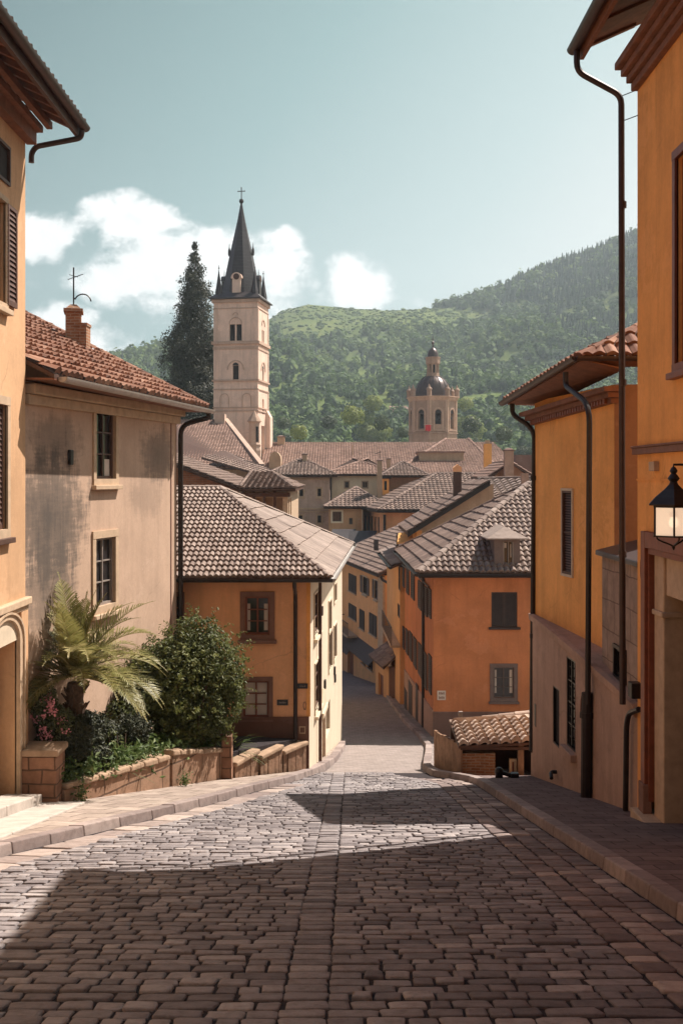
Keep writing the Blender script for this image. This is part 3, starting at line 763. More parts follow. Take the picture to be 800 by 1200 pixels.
    d = MB(); d.lathe([(.012,z0+.50),(.012,z0+.42)], (cx,cy,0), 8); d.lathe([(.05,z0+.36),(.05,z0+.42)], (cx,cy,0), 10); d.build('lamp_holder', M['wood_red'], t)
    d = MB(); d.lathe([(.02,z0+.225),(.05,z0+.25),(.06,z0+.29),(.045,z0+.335),(.03,z0+.36)], (cx,cy,0), 12); d.build('bulb', M['bulb'], t, smooth=True)
    d = MB()
    for k in range(3):
        a = .26+k*2*math.pi/3+.3; pts = []
        for j in range(9):
            f = j/8; rr = .2*(1-f)**1.6*(1+.6*math.sin(f*math.pi)); pts.append((cx+rr*math.cos(a), cy+rr*math.sin(a), z0+.115-.13*f**.8))
        d.tube(pts, .011, 6)
    d.lathe([(.004,z0-.05),(.022,z0-.02),(.012,z0+.01)], (cx,cy,0), 8); d.build('scroll', M['black'], t)
    d = MB(); d.tube([(cx,cy,z0+.965),(cx,cy,z0+1.0),(4.2,cy,z0+1.0),(4.61,cy,z0+.99)], .014, 8); d.tube([(4.58,cy,z0+.6),(4.45,cy,z0+.85),(4.2,cy,z0+.99)], .01, 6); d.box(4.585,4.605,cy-.06,cy+.06,z0+.5,z0+1.05); d.build('bracket', M['black'], t)
m, nt, b, out = new_mat('warm_lamp_glass'); b.inputs['Base Color'].default_value = (.75,.62,.48,1); b.inputs['Roughness'].default_value = .35
b.inputs['Emission Color'].default_value = (1,.80,.60,1); b.inputs['Emission Strength'].default_value = .26
tr = nt.nodes.new('ShaderNodeBsdfTransparent'); mx = nt.nodes.new('ShaderNodeMixShader'); mx.inputs[0].default_value = .38
nt.links.new(b.outputs[0], mx.inputs[1]); nt.links.new(tr.outputs[0], mx.inputs[2]); nt.links.new(mx.outputs[0], out.inputs[0]); M['lampglass'] = m
m, nt, b, out = new_mat('lit_bulb'); b.inputs['Base Color'].default_value = (.8,.7,.5,1); b.inputs['Emission Color'].default_value = (1,.80,.55,1); b.inputs['Emission Strength'].default_value = 1.3; M['bulb'] = m
near_right()
# ================================================================== LOWER AMBER HOUSE, RIGHT
def lower_right():
    A, B = (5.10,20.75), (4.40,25.3)
    cor = [A, B, (10.5,25.3), (10.5,20.75)]
    H = House('terrace_house', 'low amber house with grey stone base and curved drainpipes below the tall house', 'house', cor, -7.6, 1.75, 'amber2')
    w = H.w[0]
    H.win(0, (659.5,575,671,673), dep=.06, frame='shutter_br', nx=1, ny=2, pane='dark', shut=None, sur=(.05,'trim_pale'), name='louvre_window')
    u0, u1, z0, z1 = w.rect(659.5,575,671,673)
    q = MB(); k = z0+.05
    while k < z1-.05:
        q.hexa([w.pt(u0+.03,k,-.03), w.pt(u1-.03,k,-.03), w.pt(u1-.03,k,-.015), w.pt(u0+.03,k,-.015), w.pt(u0+.03,k+.035,-.045), w.pt(u1-.03,k+.035,-.045), w.pt(u1-.03,k+.035,-.03), w.pt(u0+.03,k+.035,-.03)]); k += .055
    q.build('louvre', M['shutter_br'], H.root)
    H.finish({3: 'brownwall'}); r = H.root  # end wall's shade is put into its darker brown colour
    # stone base with sloping cap
    pw = Wall((4.6-.0,17.25), (4.33,25.36), (10,20))
    top = [(627,722),(655,745),(687,772),(710,793),(725,806),(745,826),(756,838)]
    tp = sorted([(pw.u(px), pw.z(px,py)) for px, py in top])
    tp[0] = (0.0, tp[0][1]); tp[-1] = (pw.L, tp[-1][1])
    zt = lambda u: interp(tp, u)
    ops = []
    for px in ((647.5,806,655,874), (663.5,772,674,878)):
        a = pw.rect(*px); ops.append((*a, .075))
    us = sorted({0.0, pw.L, *[t[0] for t in tp], *[x for o in ops for x in o[:2]]}); zbot = -8.2
    d = MB()
    for a, b in zip(us, us[1:]):
        if b-a < 1e-4: continue
        um = (a+b)/2; o = [o for o in ops if o[0] < um < o[1]]
        if o:
            o = o[0]; segs = [((zbot,zbot),(o[2],o[2])), ((o[3],o[3]),(zt(a),zt(b)))]
        else: segs = [((zbot,zbot),(zt(a),zt(b)))]
        for (c0, c1), (d0, d1) in segs: d.face([pw.pt(a,c0), pw.pt(b,c1), pw.pt(b,d1), pw.pt(a,d0)])
        d.face([pw.pt(a,zt(a)), pw.pt(b,zt(b)), pw.pt(b,zt(b),-.9), pw.pt(a,zt(a),-.9)])
    for o in ops:
        a, b, c, e, dep = o
        for q in ((a,c,b,c),(b,c,b,e),(b,e,a,e),(a,e,a,c)): d.face([pw.pt(q[0],q[1]), pw.pt(q[2],q[3]), pw.pt(q[2],q[3],-dep), pw.pt(q[0],q[1],-dep)])
        d.face([pw.pt(a,c,-dep), pw.pt(b,c,-dep), pw.pt(b,e,-dep), pw.pt(a,e,-dep)])
    d.face([pw.pt(pw.L,zbot), pw.pt(pw.L,zt(pw.L)), pw.pt(pw.L,zt(pw.L),-.5), pw.pt(pw.L,zbot,-.5)])
    base = d.build('stone_base', M['dado'], r, normals=False)
    d = MB()
    for (a, za), (b, zb) in zip(tp, tp[1:]):
        d.hexa([pw.pt(a,za-.13,-.04), pw.pt(b,zb-.13,-.04), pw.pt(b,zb-.13,.05), pw.pt(a,za-.13,.05), pw.pt(a,za+.02,-.04), pw.pt(b,zb+.02,-.04), pw.pt(b,zb+.005,.065), pw.pt(a,za+.005,.065)])
    d.build('cap_moulding', M['dado'], base)
    make_window(r, pw, ops[0][:4], .095, frame='black', nx=1, ny=1, pane='dark', fw=.03)
    wn = make_window(r, pw, ops[1][:4], .095, frame='black', nx=2, ny=4, fw=.035)
    q = MB(); a, b, c, e = ops[1][:4]; 
    for k in range(5): q.tube([pw.pt(a+(b-a)*(k+.5)/5, c, -.05), pw.pt(a+(b-a)*(k+.5)/5, e, -.05)], .011, 6)
    for k in range(1, 9): q.tube([pw.pt(a, c+(e-c)*k/9, -.05), pw.pt(b, c+(e-c)*k/9, -.05)], .009, 6)
    q.build('grille', M['black'], wn)
    q = MB(); pw.box(q, a-.08, b+.12, c-.16, c-.01, -.02, .12); q.build('sill', M['dado'], wn, bevel=.015)
    q = MB(); s = pw.pt(pw.u(652), pw.z(652,905), 0); nrm = V(pw.n.x, pw.n.y, 0)
    q.tube([s-nrm*.02, s+nrm*.10+V(0,0,.0), s+nrm*.14+V(0,-.1,.0), s+nrm*.15+V(0,-.22,-.07)], .04, 8); q.build('water_spout', M['black'], r, smooth='auto')
    # eaves
    ez0, ez1 = 2.14, 1.78                      # near, far: the old eaves sag towards the far end
    e0, e1 = (4.38, 20.42, ez0+.12), (3.78, 25.65, ez1)
    polys = [[e1, e0, (7.2,20.42+2.0,ez0+1.55), (7.2,25.65-1.2,ez1+1.65)],
             [e0, (10.8,20.42,ez0+.12), (7.2,20.42+2.0,ez0+1.55)]]
    make_roof(r, polys, 'tile_red', .24, .42, .07, [(e0, (7.2,22.42,ez0+1.55)), ((7.2,22.42,3.57),(7.2,24.45,3.43))], amp=.05, lift=.05)
    d = MB()
    for k, (o, dz) in enumerate(((.10,-.22),(.20,-.12),(.32,-.02))):
        d.hexa([w.pt(-.1*(k+1)-.0,1.62+dz+.0,-.05), w.pt(w.L+.05*(k+1),1.42+dz,-.05), w.pt(w.L+.05*(k+1),1.42+dz,o), w.pt(-.1*(k+1),1.62+dz,o),
                w.pt(-.1*(k+1),1.71+dz,-.05), w.pt(w.L+.05*(k+1),1.51+dz,-.05), w.pt(w.L+.05*(k+1),1.51+dz,o), w.pt(-.1*(k+1),1.71+dz,o)])
    d.build('cornice', M['wood_soffit'], r)
    d = MB(); n_ = 30; prf = []
    for k in range(n_):
        u = .1+(w.L-.2)*k/n_; prf += [(u,.10),(u,.16),(u+.09,.16),(u+.09,.10)]
    zz = lambda u: 1.42-.2*(u/w.L)
    prf += [(w.L-.1,.10)]
    d.mesh([w.pt(u,zz(u)-.02,o) for u,o in prf]+[w.pt(u,zz(u)+.075,o) for u,o in prf]+[w.pt(u,zz(u)-.02,.0) for u,o in prf]+[w.pt(u,zz(u)+.075,.0) for u,o in prf],
           [q for k in range(len(prf)-1) for q in ((k,k+1,len(prf)+k+1,len(prf)+k),(k+1,k,2*len(prf)+k,2*len(prf)+k+1),(len(prf)+k,len(prf)+k+1,3*len(prf)+k+1,3*len(prf)+k))])
    d.build('dentil_band', M['wood_red'], r)
    d = MB(); d.prism([V(*e0)+V(.05,.03,-.09), V(*e1)+V(.05,-.03,-.09), (4.75,25.6,1.66), (5.2,20.46,2.0)], (0,0,.03)); d.prism([V(*e0)+V(.05,.03,-.09),(10,20.46,2.08),(10,20.8,2.1),(5.1,20.78,2.08)], (0,0,.03)); d.build('soffit', M['wood_soffit'], r)
    make_gutter(r, V(*e0)+V(-.07,-.02,-.03), V(*e1)+V(-.07,.02,-.03), .085, 'gutter')
    make_gutter(r, V(*e0)+V(-.07,-.08,-.03), V(10.8,20.34,ez0+.09), .085, 'gutter')
    # pipes
    yf = 25.25
    make_pipe(r, [P(600,470,yf+.2), P(600,486,yf+.2), P(626,502,yf+.05), P(622.5,880,yf)], .058, 'dark_metal', rad=.3, collars=[P(625,560,yf),P(624,745,yf)])
    make_pipe(r, [P(622.8,880,yf+.004), P(628.5,884,yf-.05), P(628.2,918,yf-.1)], .04, 'dark_metal', rad=.05)
    q = MB(); c = P(631.5,838,24.9); q.box(c.x-.1,c.x+.16,24.8,24.98,c.z-.26,c.z+.26); q.build('meter_box', M['black'], r, bevel=.015)
    kk = lambda px, py: pw.pt(pw.u(px), pw.z(px,py), .1)
    make_pipe(r, [P(662.5,436,20.95), P(662.5,452,20.95), kk(697,474), kk(695,826)], .052, 'dark_metal', rad=.35)
    kk = lambda px, py: pw.pt(pw.u(px), pw.z(px,py), .1)
    make_pipe(r, [kk(694,812), kk(693,943)], .10, 'dark_metal', name='cast_iron_pipe', collars=[kk(693.5,838), kk(693,938)])
    make_pipe(r, [kk(756,833)+V(0,0,.02), kk(744,836), kk(741,850), kk(740,950)], .045, 'dark_metal', rad=.12)
    q = MB(); c = pw.pt(pw.u(683), pw.z(683,835), .015)
    q.tube([c+V(0,-.02+.16*math.cos(t*.35),.33*math.sin(t*.35)) for t in range(15)], .012, 6, cap=False); q.build('cable_loop', M['trim_brown'], r)
    # stone out-building in the gap
    t = thing('stone_lean_to', 'small grey stone lean-to with sloping dark slab roof between the two amber houses', 'outbuilding', (5.2,18.4,-3.7))
    ww = Wall((4.72,17.32), (4.72,20.1), (6,18))
    q = MB(); ops = [(*ww.rect(721,762,733,794), .1)]; ww.facade(q, 0, ww.L, -3.75, -1.42, ops)
    for wl in (Wall((4.72,20.1),(6.8,20.1),(6,18)), Wall((4.72,17.32),(6.8,17.32),(6,18))): wl.facade(q, 0, wl.L, -3.75, -1.42, [])
    q.build('wall', M['blockstone'], t, normals=False)
    make_window(t, ww, ops[0][:4], .1, frame='black', nx=1, ny=1, fw=.06, sur=(.06,'dark_metal'))
    q = MB(); q.hexa([(4.6,17.27,-1.40),(6.8,17.27,-.85),(6.8,20.13,-.85),(4.6,20.13,-1.40),(4.6,17.27,-1.31),(6.8,17.27,-.75),(6.8,20.13,-.75),(4.6,20.13,-1.31)]); q.build('roof', M['slate'], t, bevel=.02)
lower_right()
# ================================================================== NEAR HOUSE, LEFT
def near_left():
    cor = [(-5.47,-9), (-5.47,19.2), (-12,19.2), (-12,-9)]
    H = House('town_house', 'peach plastered house with brown shutters and stone steps, nearest on the left', 'house', cor, -6.6, 6.0, 'peach')
    w = H.w[0]
    r = H.root
    H.win(0, (-18,228,5.5,350), dep=.16, frame='wood_dark', sur=(.09,'trim_tan'), sill='trim_tan', shut='open', shmat='shutter_br')
    H.win(0, (-20,472,7.0,622), dep=.16, frame='wood_dark', sur=(.14,'trim_tan'), sill='wood_dark', shut='closed', shmat='wood_dark')
    H.win(0, (-16,160,10.5,207), dep=.05, frame='wood_dark', nx=1, ny=1, pane='dark', shut='closed', shmat='shutter', name='louvre_window')
    # arched portal
    u1 = w.u(19); u0 = u1-1.5; zb = gz(18.5)+.3; zs = w.z(14,752)
    H.op[0].append((u0, u1, zb-.6, zs, .38))
    H.finish()
    q = MB(); n = 14; cu = (u0+u1)/2; rad = (u1-u0)/2
    q.mesh([w.pt(u0,zs+.5,.0)], [])
    d = MB()                                 # arch surround with pilasters, projecting
    for (ri, ro, oo) in ((rad, rad+.16, .07), (rad+.16, rad+.22, .10)):
        for k in range(n):
            a, b = math.pi*k/n, math.pi*(k+1)/n
            p = [w.pt(cu-math.cos(t_)*rr, zs+math.sin(t_)*rr*.55, o) for o in (-.02, oo) for t_, rr in ((a,ri),(b,ri),(b,ro),(a,ro))]
            d.hexa(p)
        w.box(d, u0-(ro-rad), u0-(ri-rad), zb-.3, zs, -.02, oo); w.box(d, u1+(ri-rad), u1+(ro-rad), zb-.3, zs, -.02, oo)
    ar = d.build('portal_arch', M['trim_tan'], r); ar['label'] = 'projecting stone arch round the entrance'
    d = MB(); poly = [w.pt(u0,zs,.02)]+[w.pt(cu-math.cos(math.pi*k/n)*rad, zs+math.sin(math.pi*k/n)*rad*.55, .02) for k in range(n+1)]
    d.prism(poly, V(-w.n.x*.03,-w.n.y*.03,0)); d.build('fanlight', M['trim_pale'], ar)
    d = MB(); w.box(d, u0+.02, u1-.02, zb-.2, zs-.02, -.34, -.28)
    for k in range(2):
        for zz in (zb+.2, zb+1.2): w.box(d, u0+.12+k*(rad), u0+rad-.12+k*rad, zz, zz+.8, -.28, -.25)
    d.build('door', M['trim_pale'], r, bevel=.01)
    d = MB(); zc = w.z(15,709); w.box(d, w.u(-60), w.L+.09, zc-.07, zc+.06, -.02, .10); w.box(d, w.u(-60), w.L+.05, zc-.16, zc-.07, -.02, .05); d.build('base_course', M['trim_tan'], r, bevel=.02)
    d = MB(); w.box(d, w.L-.36, w.L+.035, -6.6, zc-.16, -.02, .04); d.build('corner_pilaster', M['peach'], r)
    # roof
    ex, ez = -4.55, 6.22; yA, yB = -9, 19.5; p_ = .45
    polys = [[(ex,yA,ez),(ex,yB,ez),(-8.7,yB,ez+p_*4.28),(-8.7,yA,ez+p_*4.28)]]
    make_roof(r, polys, 'tile_brown', .24, .4, .06, slabmat='wood_soffit', amp=.05, lift=.05)
    y = 19.35
    while y > 13.5:
        d = MB(); d.hexa([(-4.68,y-.12,ez-.15),(-5.48,y-.12,ez+.22),(-5.48,y,ez+.22),(-4.68,y,ez-.15),(-4.68,y-.12,ez-.02),(-5.48,y-.12,ez+.35),(-5.48,y,ez+.35),(-4.68,y,ez-.02)])
        d.build('rafter', M['wood_soffit'], r); y -= .52
    d = MB(); d.box(-4.66,-4.60,yA,yB,ez-.24,ez-.06); d.build('fascia', M['wood_dark'], r)
    d = MB(); d.box(-5.15,-5.05,yA,yB-.1,ez-.12,ez+.0); d.box(-5.47,-5.30,yA,yB-.2,5.8,6.02); d.box(-5.47,-5.20,yA,yB-.15,6.024,6.14); d.build('cornice', M['wood_soffit'], r)
    make_gutter(r, (-4.50,yA,ez-.05), (-4.50,yB+.02,ez-.05), .085, 'gutter')
    make_pipe(r, [(-4.53,19.4,ez-.1),(-4.55,19.4,5.95),(-5.34,19.4,5.80),(-5.42,19.4,5.68),(-5.42,19.4,5.52)], .05, 'gutter', rad=.12)
    # steps, a thing of their own
    t = thing('entrance_steps', 'pale worn stone steps in front of the left peach house', 'steps', (-5.0,16,gz(16)))
    for x1, dz, y0, y1 in ((-4.35,.17,9,18.9), (-5.0,.33,9,18.55)):
        d = MB(); g = lambda yy: gz(yy)+dz+.0
        yy = y0
        while yy < y1-.01:
            b = min(yy+1.9, y1); bb = b-.01
            d.hexa([(-5.6,yy,gz(yy)-.3),(x1,yy,gz(yy)-.3),(x1,bb,gz(bb)-.3),(-5.6,bb,gz(bb)-.3),(-5.6,yy,g(yy)),(x1,yy,g(yy)),(x1,bb,g(bb)),(-5.6,bb,g(bb))]); yy = b
        d.build('step', M['stone'], t, bevel=.02)
near_left()
# ================================================================== WEATHERED BEIGE HOUSE
def beige():
    A, B = (-5.55,19.45), (-3.98,26.8)
    din = V(-.977,.213,0)
    cor = [A, B, (B[0]-7.6, B[1]+1.66), (A[0]-7.6, A[1]+1.66)]
    H = House('weathered_house', 'beige house with grey stained plaster, red tile roof and a brick chimney', 'house', cor, -8.5, 1.70, 'beige')
    w = H.w[0]; r = H.root
    H.win(0, (111.5,478,134.5,561), dep=.13, frame='wood_dark', nx=2, ny=3, sur=(.13,'trim_tan'), sill='trim_tan', fw=.06, cur=(.2,.26,.0,.28))
    H.win(0, (111,630,134,709), dep=.13, frame='frame_grey', nx=2, ny=3, sur=(.15,'trim_tan'), sill='trim_tan', fw=.05)
    H.finish()
    d = MB(); u = w.u(81); w.box(d, u-.07, u+.07, w.z(81,545), w.z(81,527), 0, .07); d.build('wall_bracket', M['black'], r, bevel=.02)
    d = MB(); w.box(d, w.L-.42, w.L-.36, -8, 1.5, -.01, .012); d.build('corner_joint', M['trim_brown'], r)
    # roof
    ov = .62; e0 = w.pt(0, 1.80, ov); e1 = w.pt(w.L+.42, 1.72, ov); tp = .50; run = 5.2
    up = lambda q: Vector((q.x-w.n.x*run, q.y-w.n.y*run, q.z+run*tp))
    e0b = w.pt(-.12, 1.82, ov)
    make_roof(r, [[e0b, e1, up(e1), up(e0b)]], 'tile_red', .22, .40, .08, [(e1+V(0,.0,.05), up(e1)+V(0,0,.05))], amp=.05, lift=.06, jit=2.2)
    back = [[up(e1), up(e0b), up(e0b)+V(-run,0,-run*tp), up(e1)+V(-run,1.1,-run*tp)]]
    q = MB(); q.prism(back[0], (0,0,-.12)); q.build('roof_back', M['tile_red'], r)
    d = MB(); d.prism([e0b+V(.0,0,-.12), e1+V(0,0,-.12), w.pt(w.L+.42,1.62,-.05), w.pt(-.12,1.72,-.05)], (0,0,.035)); d.build('soffit', M['wood_soffit'], r)
    d = MB(); w.box(d, 0, w.L+.06, 1.30, 1.48, -.02, .09); w.box(d, 0, w.L+.1, 1.484, 1.66, -.02, .2); d.build('cornice', M['trim_tan'], r, bevel=.02)
    g0 = w.pt(.0, 1.76, ov+.09); g1 = w.pt(w.L+.52, 1.66, ov+.09)
    make_gutter(r, g0, g1, .10, 'zinc')
    yy = 26.75
    make_pipe(r, [g1+V(-.05,-.2,-.06), g1+V(-.05,-.2,-.20), w.pt(w.L+.03, w.z(207,498), .09), w.pt(w.L+.03, -6.5, .09)], .062, 'dark_metal', rad=.25)
    # gable end fill
    d = MB(); g = w.pt(w.L, 1.7, 0); b = V(cor[2][0], cor[2][1], 1.7); rid = up(w.pt(w.L,1.8,ov))-V(0,0,.2)
    d.prism([g, b, rid], (.0,-.02,0)); d.build('gable', M['beige'], r)
    ch = make_chimney(r, -6.42, 26.6, 2.3, 3.95, .36, .5, 'brick', True, rz=.2, capmat='brick')
    q = MB(); q.box(-6.72,-6.16,26.2,26.9,2.55,2.82); q.build('chimney_flashing', M['zinc'], ch)
    q = MB(); q.box(-6.24,-6.06,26.35,26.8,2.5,3.62); q.box(-6.26,-6.04,26.33,26.82,3.624,3.69); q.build('chimney_flue', M['brick'], ch)
    q = MB(); c = V(-6.42,26.6,4.1); q.tube([c,c+V(0,0,.95)], .018, 6); q.tube([c+V(-.14,0,.66),c+V(.22,.05,.80)], .009, 6); q.tube([c+V(-.05,-.2,.74),c+V(.05,.2,.76)], .008, 6)
    q.tube([c+V(.02,0,.22)]+[c+V(.22+.20*math.sin(t*.24-1.2), 0, .06+.20*math.cos(t*.24-1.2)+.05) for t in range(12)], .016, 6); q.build('antenna', M['black'], ch)
beige()
# ================================================================== ORANGE CORNER HOUSE, LEFT
def text_bars(mb, w, u0, u1, z0, z1, o, words):
    """small enamel lettering, as blurred strokes: one short bar per letter"""
    tot = sum(words)+len(words)-1; st = (u1-u0)/tot; u = u0
    for n in words:
        for k in range(n):
            w.box(mb, u+st*.15, u+st*.8, z0, z1 if (k*7+n) % 3 else z0+(z1-z0)*.8, o, o+.004); u += st
        u += st
def corner_house():
    z1 = -2.52
    cor = [(-6.2,27.5), (-.80,27.5), (.02,40.3), (-6.2,40.3)]
    H = House('corner_house', 'orange corner house with cream street side, brown plinth and pale hipped tile roof', 'house', cor, -11, z1, 'orange')
    f, s = H.w[0], H.w[1]; r = H.root
    H.win(0, (287,699,316,744), dep=.15, frame='wood_red', nx=2, ny=3, sur=(.12,'trim_brown'), sill='trim_brown', cur=(.12,.16,.05,.8))
    H.win(0, (285,798,315,841), dep=.12, frame='wood_red', nx=2, ny=3, pane='curtain', sur=(.10,'trim_brown'))
    H.win(0, (200,697,213,742), dep=.15, frame='wood_red', nx=1, ny=3, sur=(.07,'trim_brown'))
    side = [(367.5,694,373.5,742),(368.3,774,374.3,830),(384.5,704,387.5,740),(384.5,740,388.5,784),(391,684,393.5,705),(390.5,732,393.5,772)]
    for k, q in enumerate(side):
        H.win(1, q, dep=.12, frame='wood_dark', nx=2, ny=3, sur=(.05,'trim_pale'), sill='trim_pale' if k < 2 else None, fw=.05)
    du = s.rect(375,842,379,900); H.op[1].append((*du, .3)); dv = s.rect(381,826,386.5,862); H.op[1].append((*dv, .2))
    H.finish({1: 'cream'})
    d = MB(); s.box(d, du[0]+.02, du[1]-.02, du[2], du[3]-.02, -.26, -.2); d.build('door', M['wood_red'], r)
    d = MB(); s.box(d, du[0]-.16, du[0]-.01, du[2], du[3]+.14, -.02, .06); s.box(d, du[1]+.01, du[1]+.16, du[2], du[3]+.14, -.02, .06); s.box(d, du[0]-.2, du[1]+.2, du[3]+.143, du[3]+.3, -.02, .12)
    c = s.pt((du[0]+du[1])/2, du[3]+.3, .03); d.prism([s.pt(du[0]-.1,du[3]+.303,.0), s.pt(du[1]+.1,du[3]+.303,0), s.pt((du[0]+du[1])/2,du[3]+.85,0)], V(s.n.x*.08,s.n.y*.08,0)); d.build('door_surround', M['trim_pale'], r, bevel=.015)
    d = MB(); s.box(d, dv[0]+.02, dv[1]-.02, dv[2]+.01, dv[3]-.02, -.17, -.12); d.build('door', M['wood_dark'], r)
    zp = f.z(330,843)
    d = MB(); f.box(d, 0, f.L+.0, -11, zp, -.02, .035); f.box(d, 0, f.L, zp, zp+.06, -.02, .06); d.build('plinth', M['plinth'], r)
    d = MB(); f.box(d, f.L-.07, f.L+.03, zp+.07, z1, -.02, .02); d.build('corner_strip', M['amber'], r)
    d = MB(); a = f.rect(350.5,851,358,859.5); sw = .025
    f.box(d, a[0], a[1], a[2], a[2]+sw, .03, .055); f.box(d, a[0], a[1], a[3]-sw, a[3], .03, .055); f.box(d, a[0], a[0]+sw, a[2]+sw, a[3]-sw, .03, .055); f.box(d, a[1]-sw, a[1], a[2]+sw, a[3]-sw, .03, .055)
    fr = d.build('vent_hatch', M['trim_tan'], r); d = MB(); f.box(d, a[0]+sw, a[1]-sw, a[2]+sw, a[3]-sw, .03, .042); d.build('hatch_panel', M['plinth'], fr)
    d = MB(); c = f.pt(f.u(357), f.z(357,827), .01)
    d.tube([c+V(.035*math.cos(t*.42),0,.09*math.sin(t*.42)) for t in range(16)], .008, 6, cap=False); d.tube([c+V(-.03,0,-.09), c+V(.03,0,-.1)], .008, 6); d.build('wall_emblem', M['trim_brown'], r)
    for px, py in ((376,716),(379.5,802),(391,786),(391.5,795)):
        u, z = s.u(px), s.z(px, py); d = MB(); s.box(d, u-.09, u+.09, z-.13, z+.13, 0, .06)
        d.build('meter_box', M['black'], r, bevel=.01)
    # roof
    e = -2.42; A0, A1, A2, A3 = V(-6.6,26.9,e), V(-.28,26.9,e), V(.42,40.9,e), V(-6.6,40.9,e); ap = V(-3.66,33.6,-.30); rl_ = V(-6.6,33.6,-.30)
    make_roof(r, [[A0,A1,ap,rl_]], 'tile_pale', .14, .34, .09, [(A1+V(0,0,.03), ap+V(0,0,.03)), (rl_+V(0,0,.03), ap+V(0,0,.03))], amp=.05, lift=.05, ns=5, jit=1.6, rr=.075)
    o = make_roof(r, [[A1,A2,ap]], 'tile_slab', .62, .62, .09, [(A2+V(0,0,.03), ap+V(0,0,.03))], amp=.0, lift=.035, ns=2, jit=1.0, rr=.07); o['label'] = 'roof side laid with large flat slabs'
    q = MB(); q.prism([A3,A2,ap,rl_], (0,0,-.08)); q.build('roof_back', M['tile_pale'], r)
    d = MB(); d.prism([A0+V(0,0,-.12),A1+V(0,0,-.12),A2+V(0,0,-.12),A3+V(0,0,-.12)], (0,0,.025)); d.build('soffit', M['wood_dark'], r)
    make_gutter(r, A0+V(0,-.06,-.03), A1+V(.06,-.06,-.03), .085, 'dark_metal')
    make_gutter(r, A1+V(.06,-.0,-.03), A2+V(.06,0,-.03), .085, 'zinc')
    x = P(346,0,27.36).x
    make_pipe(r, [(x,26.86,e-.1),(x,26.86,e-.22),(x,27.38,e-.45),(x,27.38,-7.2)], .05, 'dark_metal', rad=.18)
    make_pipe(r, [s.pt(2.2,z1-.05,.09), s.pt(2.2,-8.2,.09)], .045, 'wood_dark')
    # name plates
    for lab, (px0,py0,px1,py1), words in (('small black name plate right of the drainpipe on the orange corner house', (348.5,801,360.5,807), (4,)),
                                   ('small black name plate left of the drainpipe on the orange corner house', (324.5,820,337.5,826.5), (5,))):
        a = f.rect(px0,py0,px1,py1); t = thing('name_plate', lab, 'sign', f.pt((a[0]+a[1])/2, a[2], .02))
        q = MB(); f.box(q, a[0], a[1], a[2], a[3], .006, .03); q.build('plate', M['sign_black'], t, bevel=.006)
        q = MB(); text_bars(q, f, a[0]+.05, a[1]-.05, a[2]+.05, a[3]-.05, .030, words); q.build('lettering', M['frame_grey'], t)
corner_house()
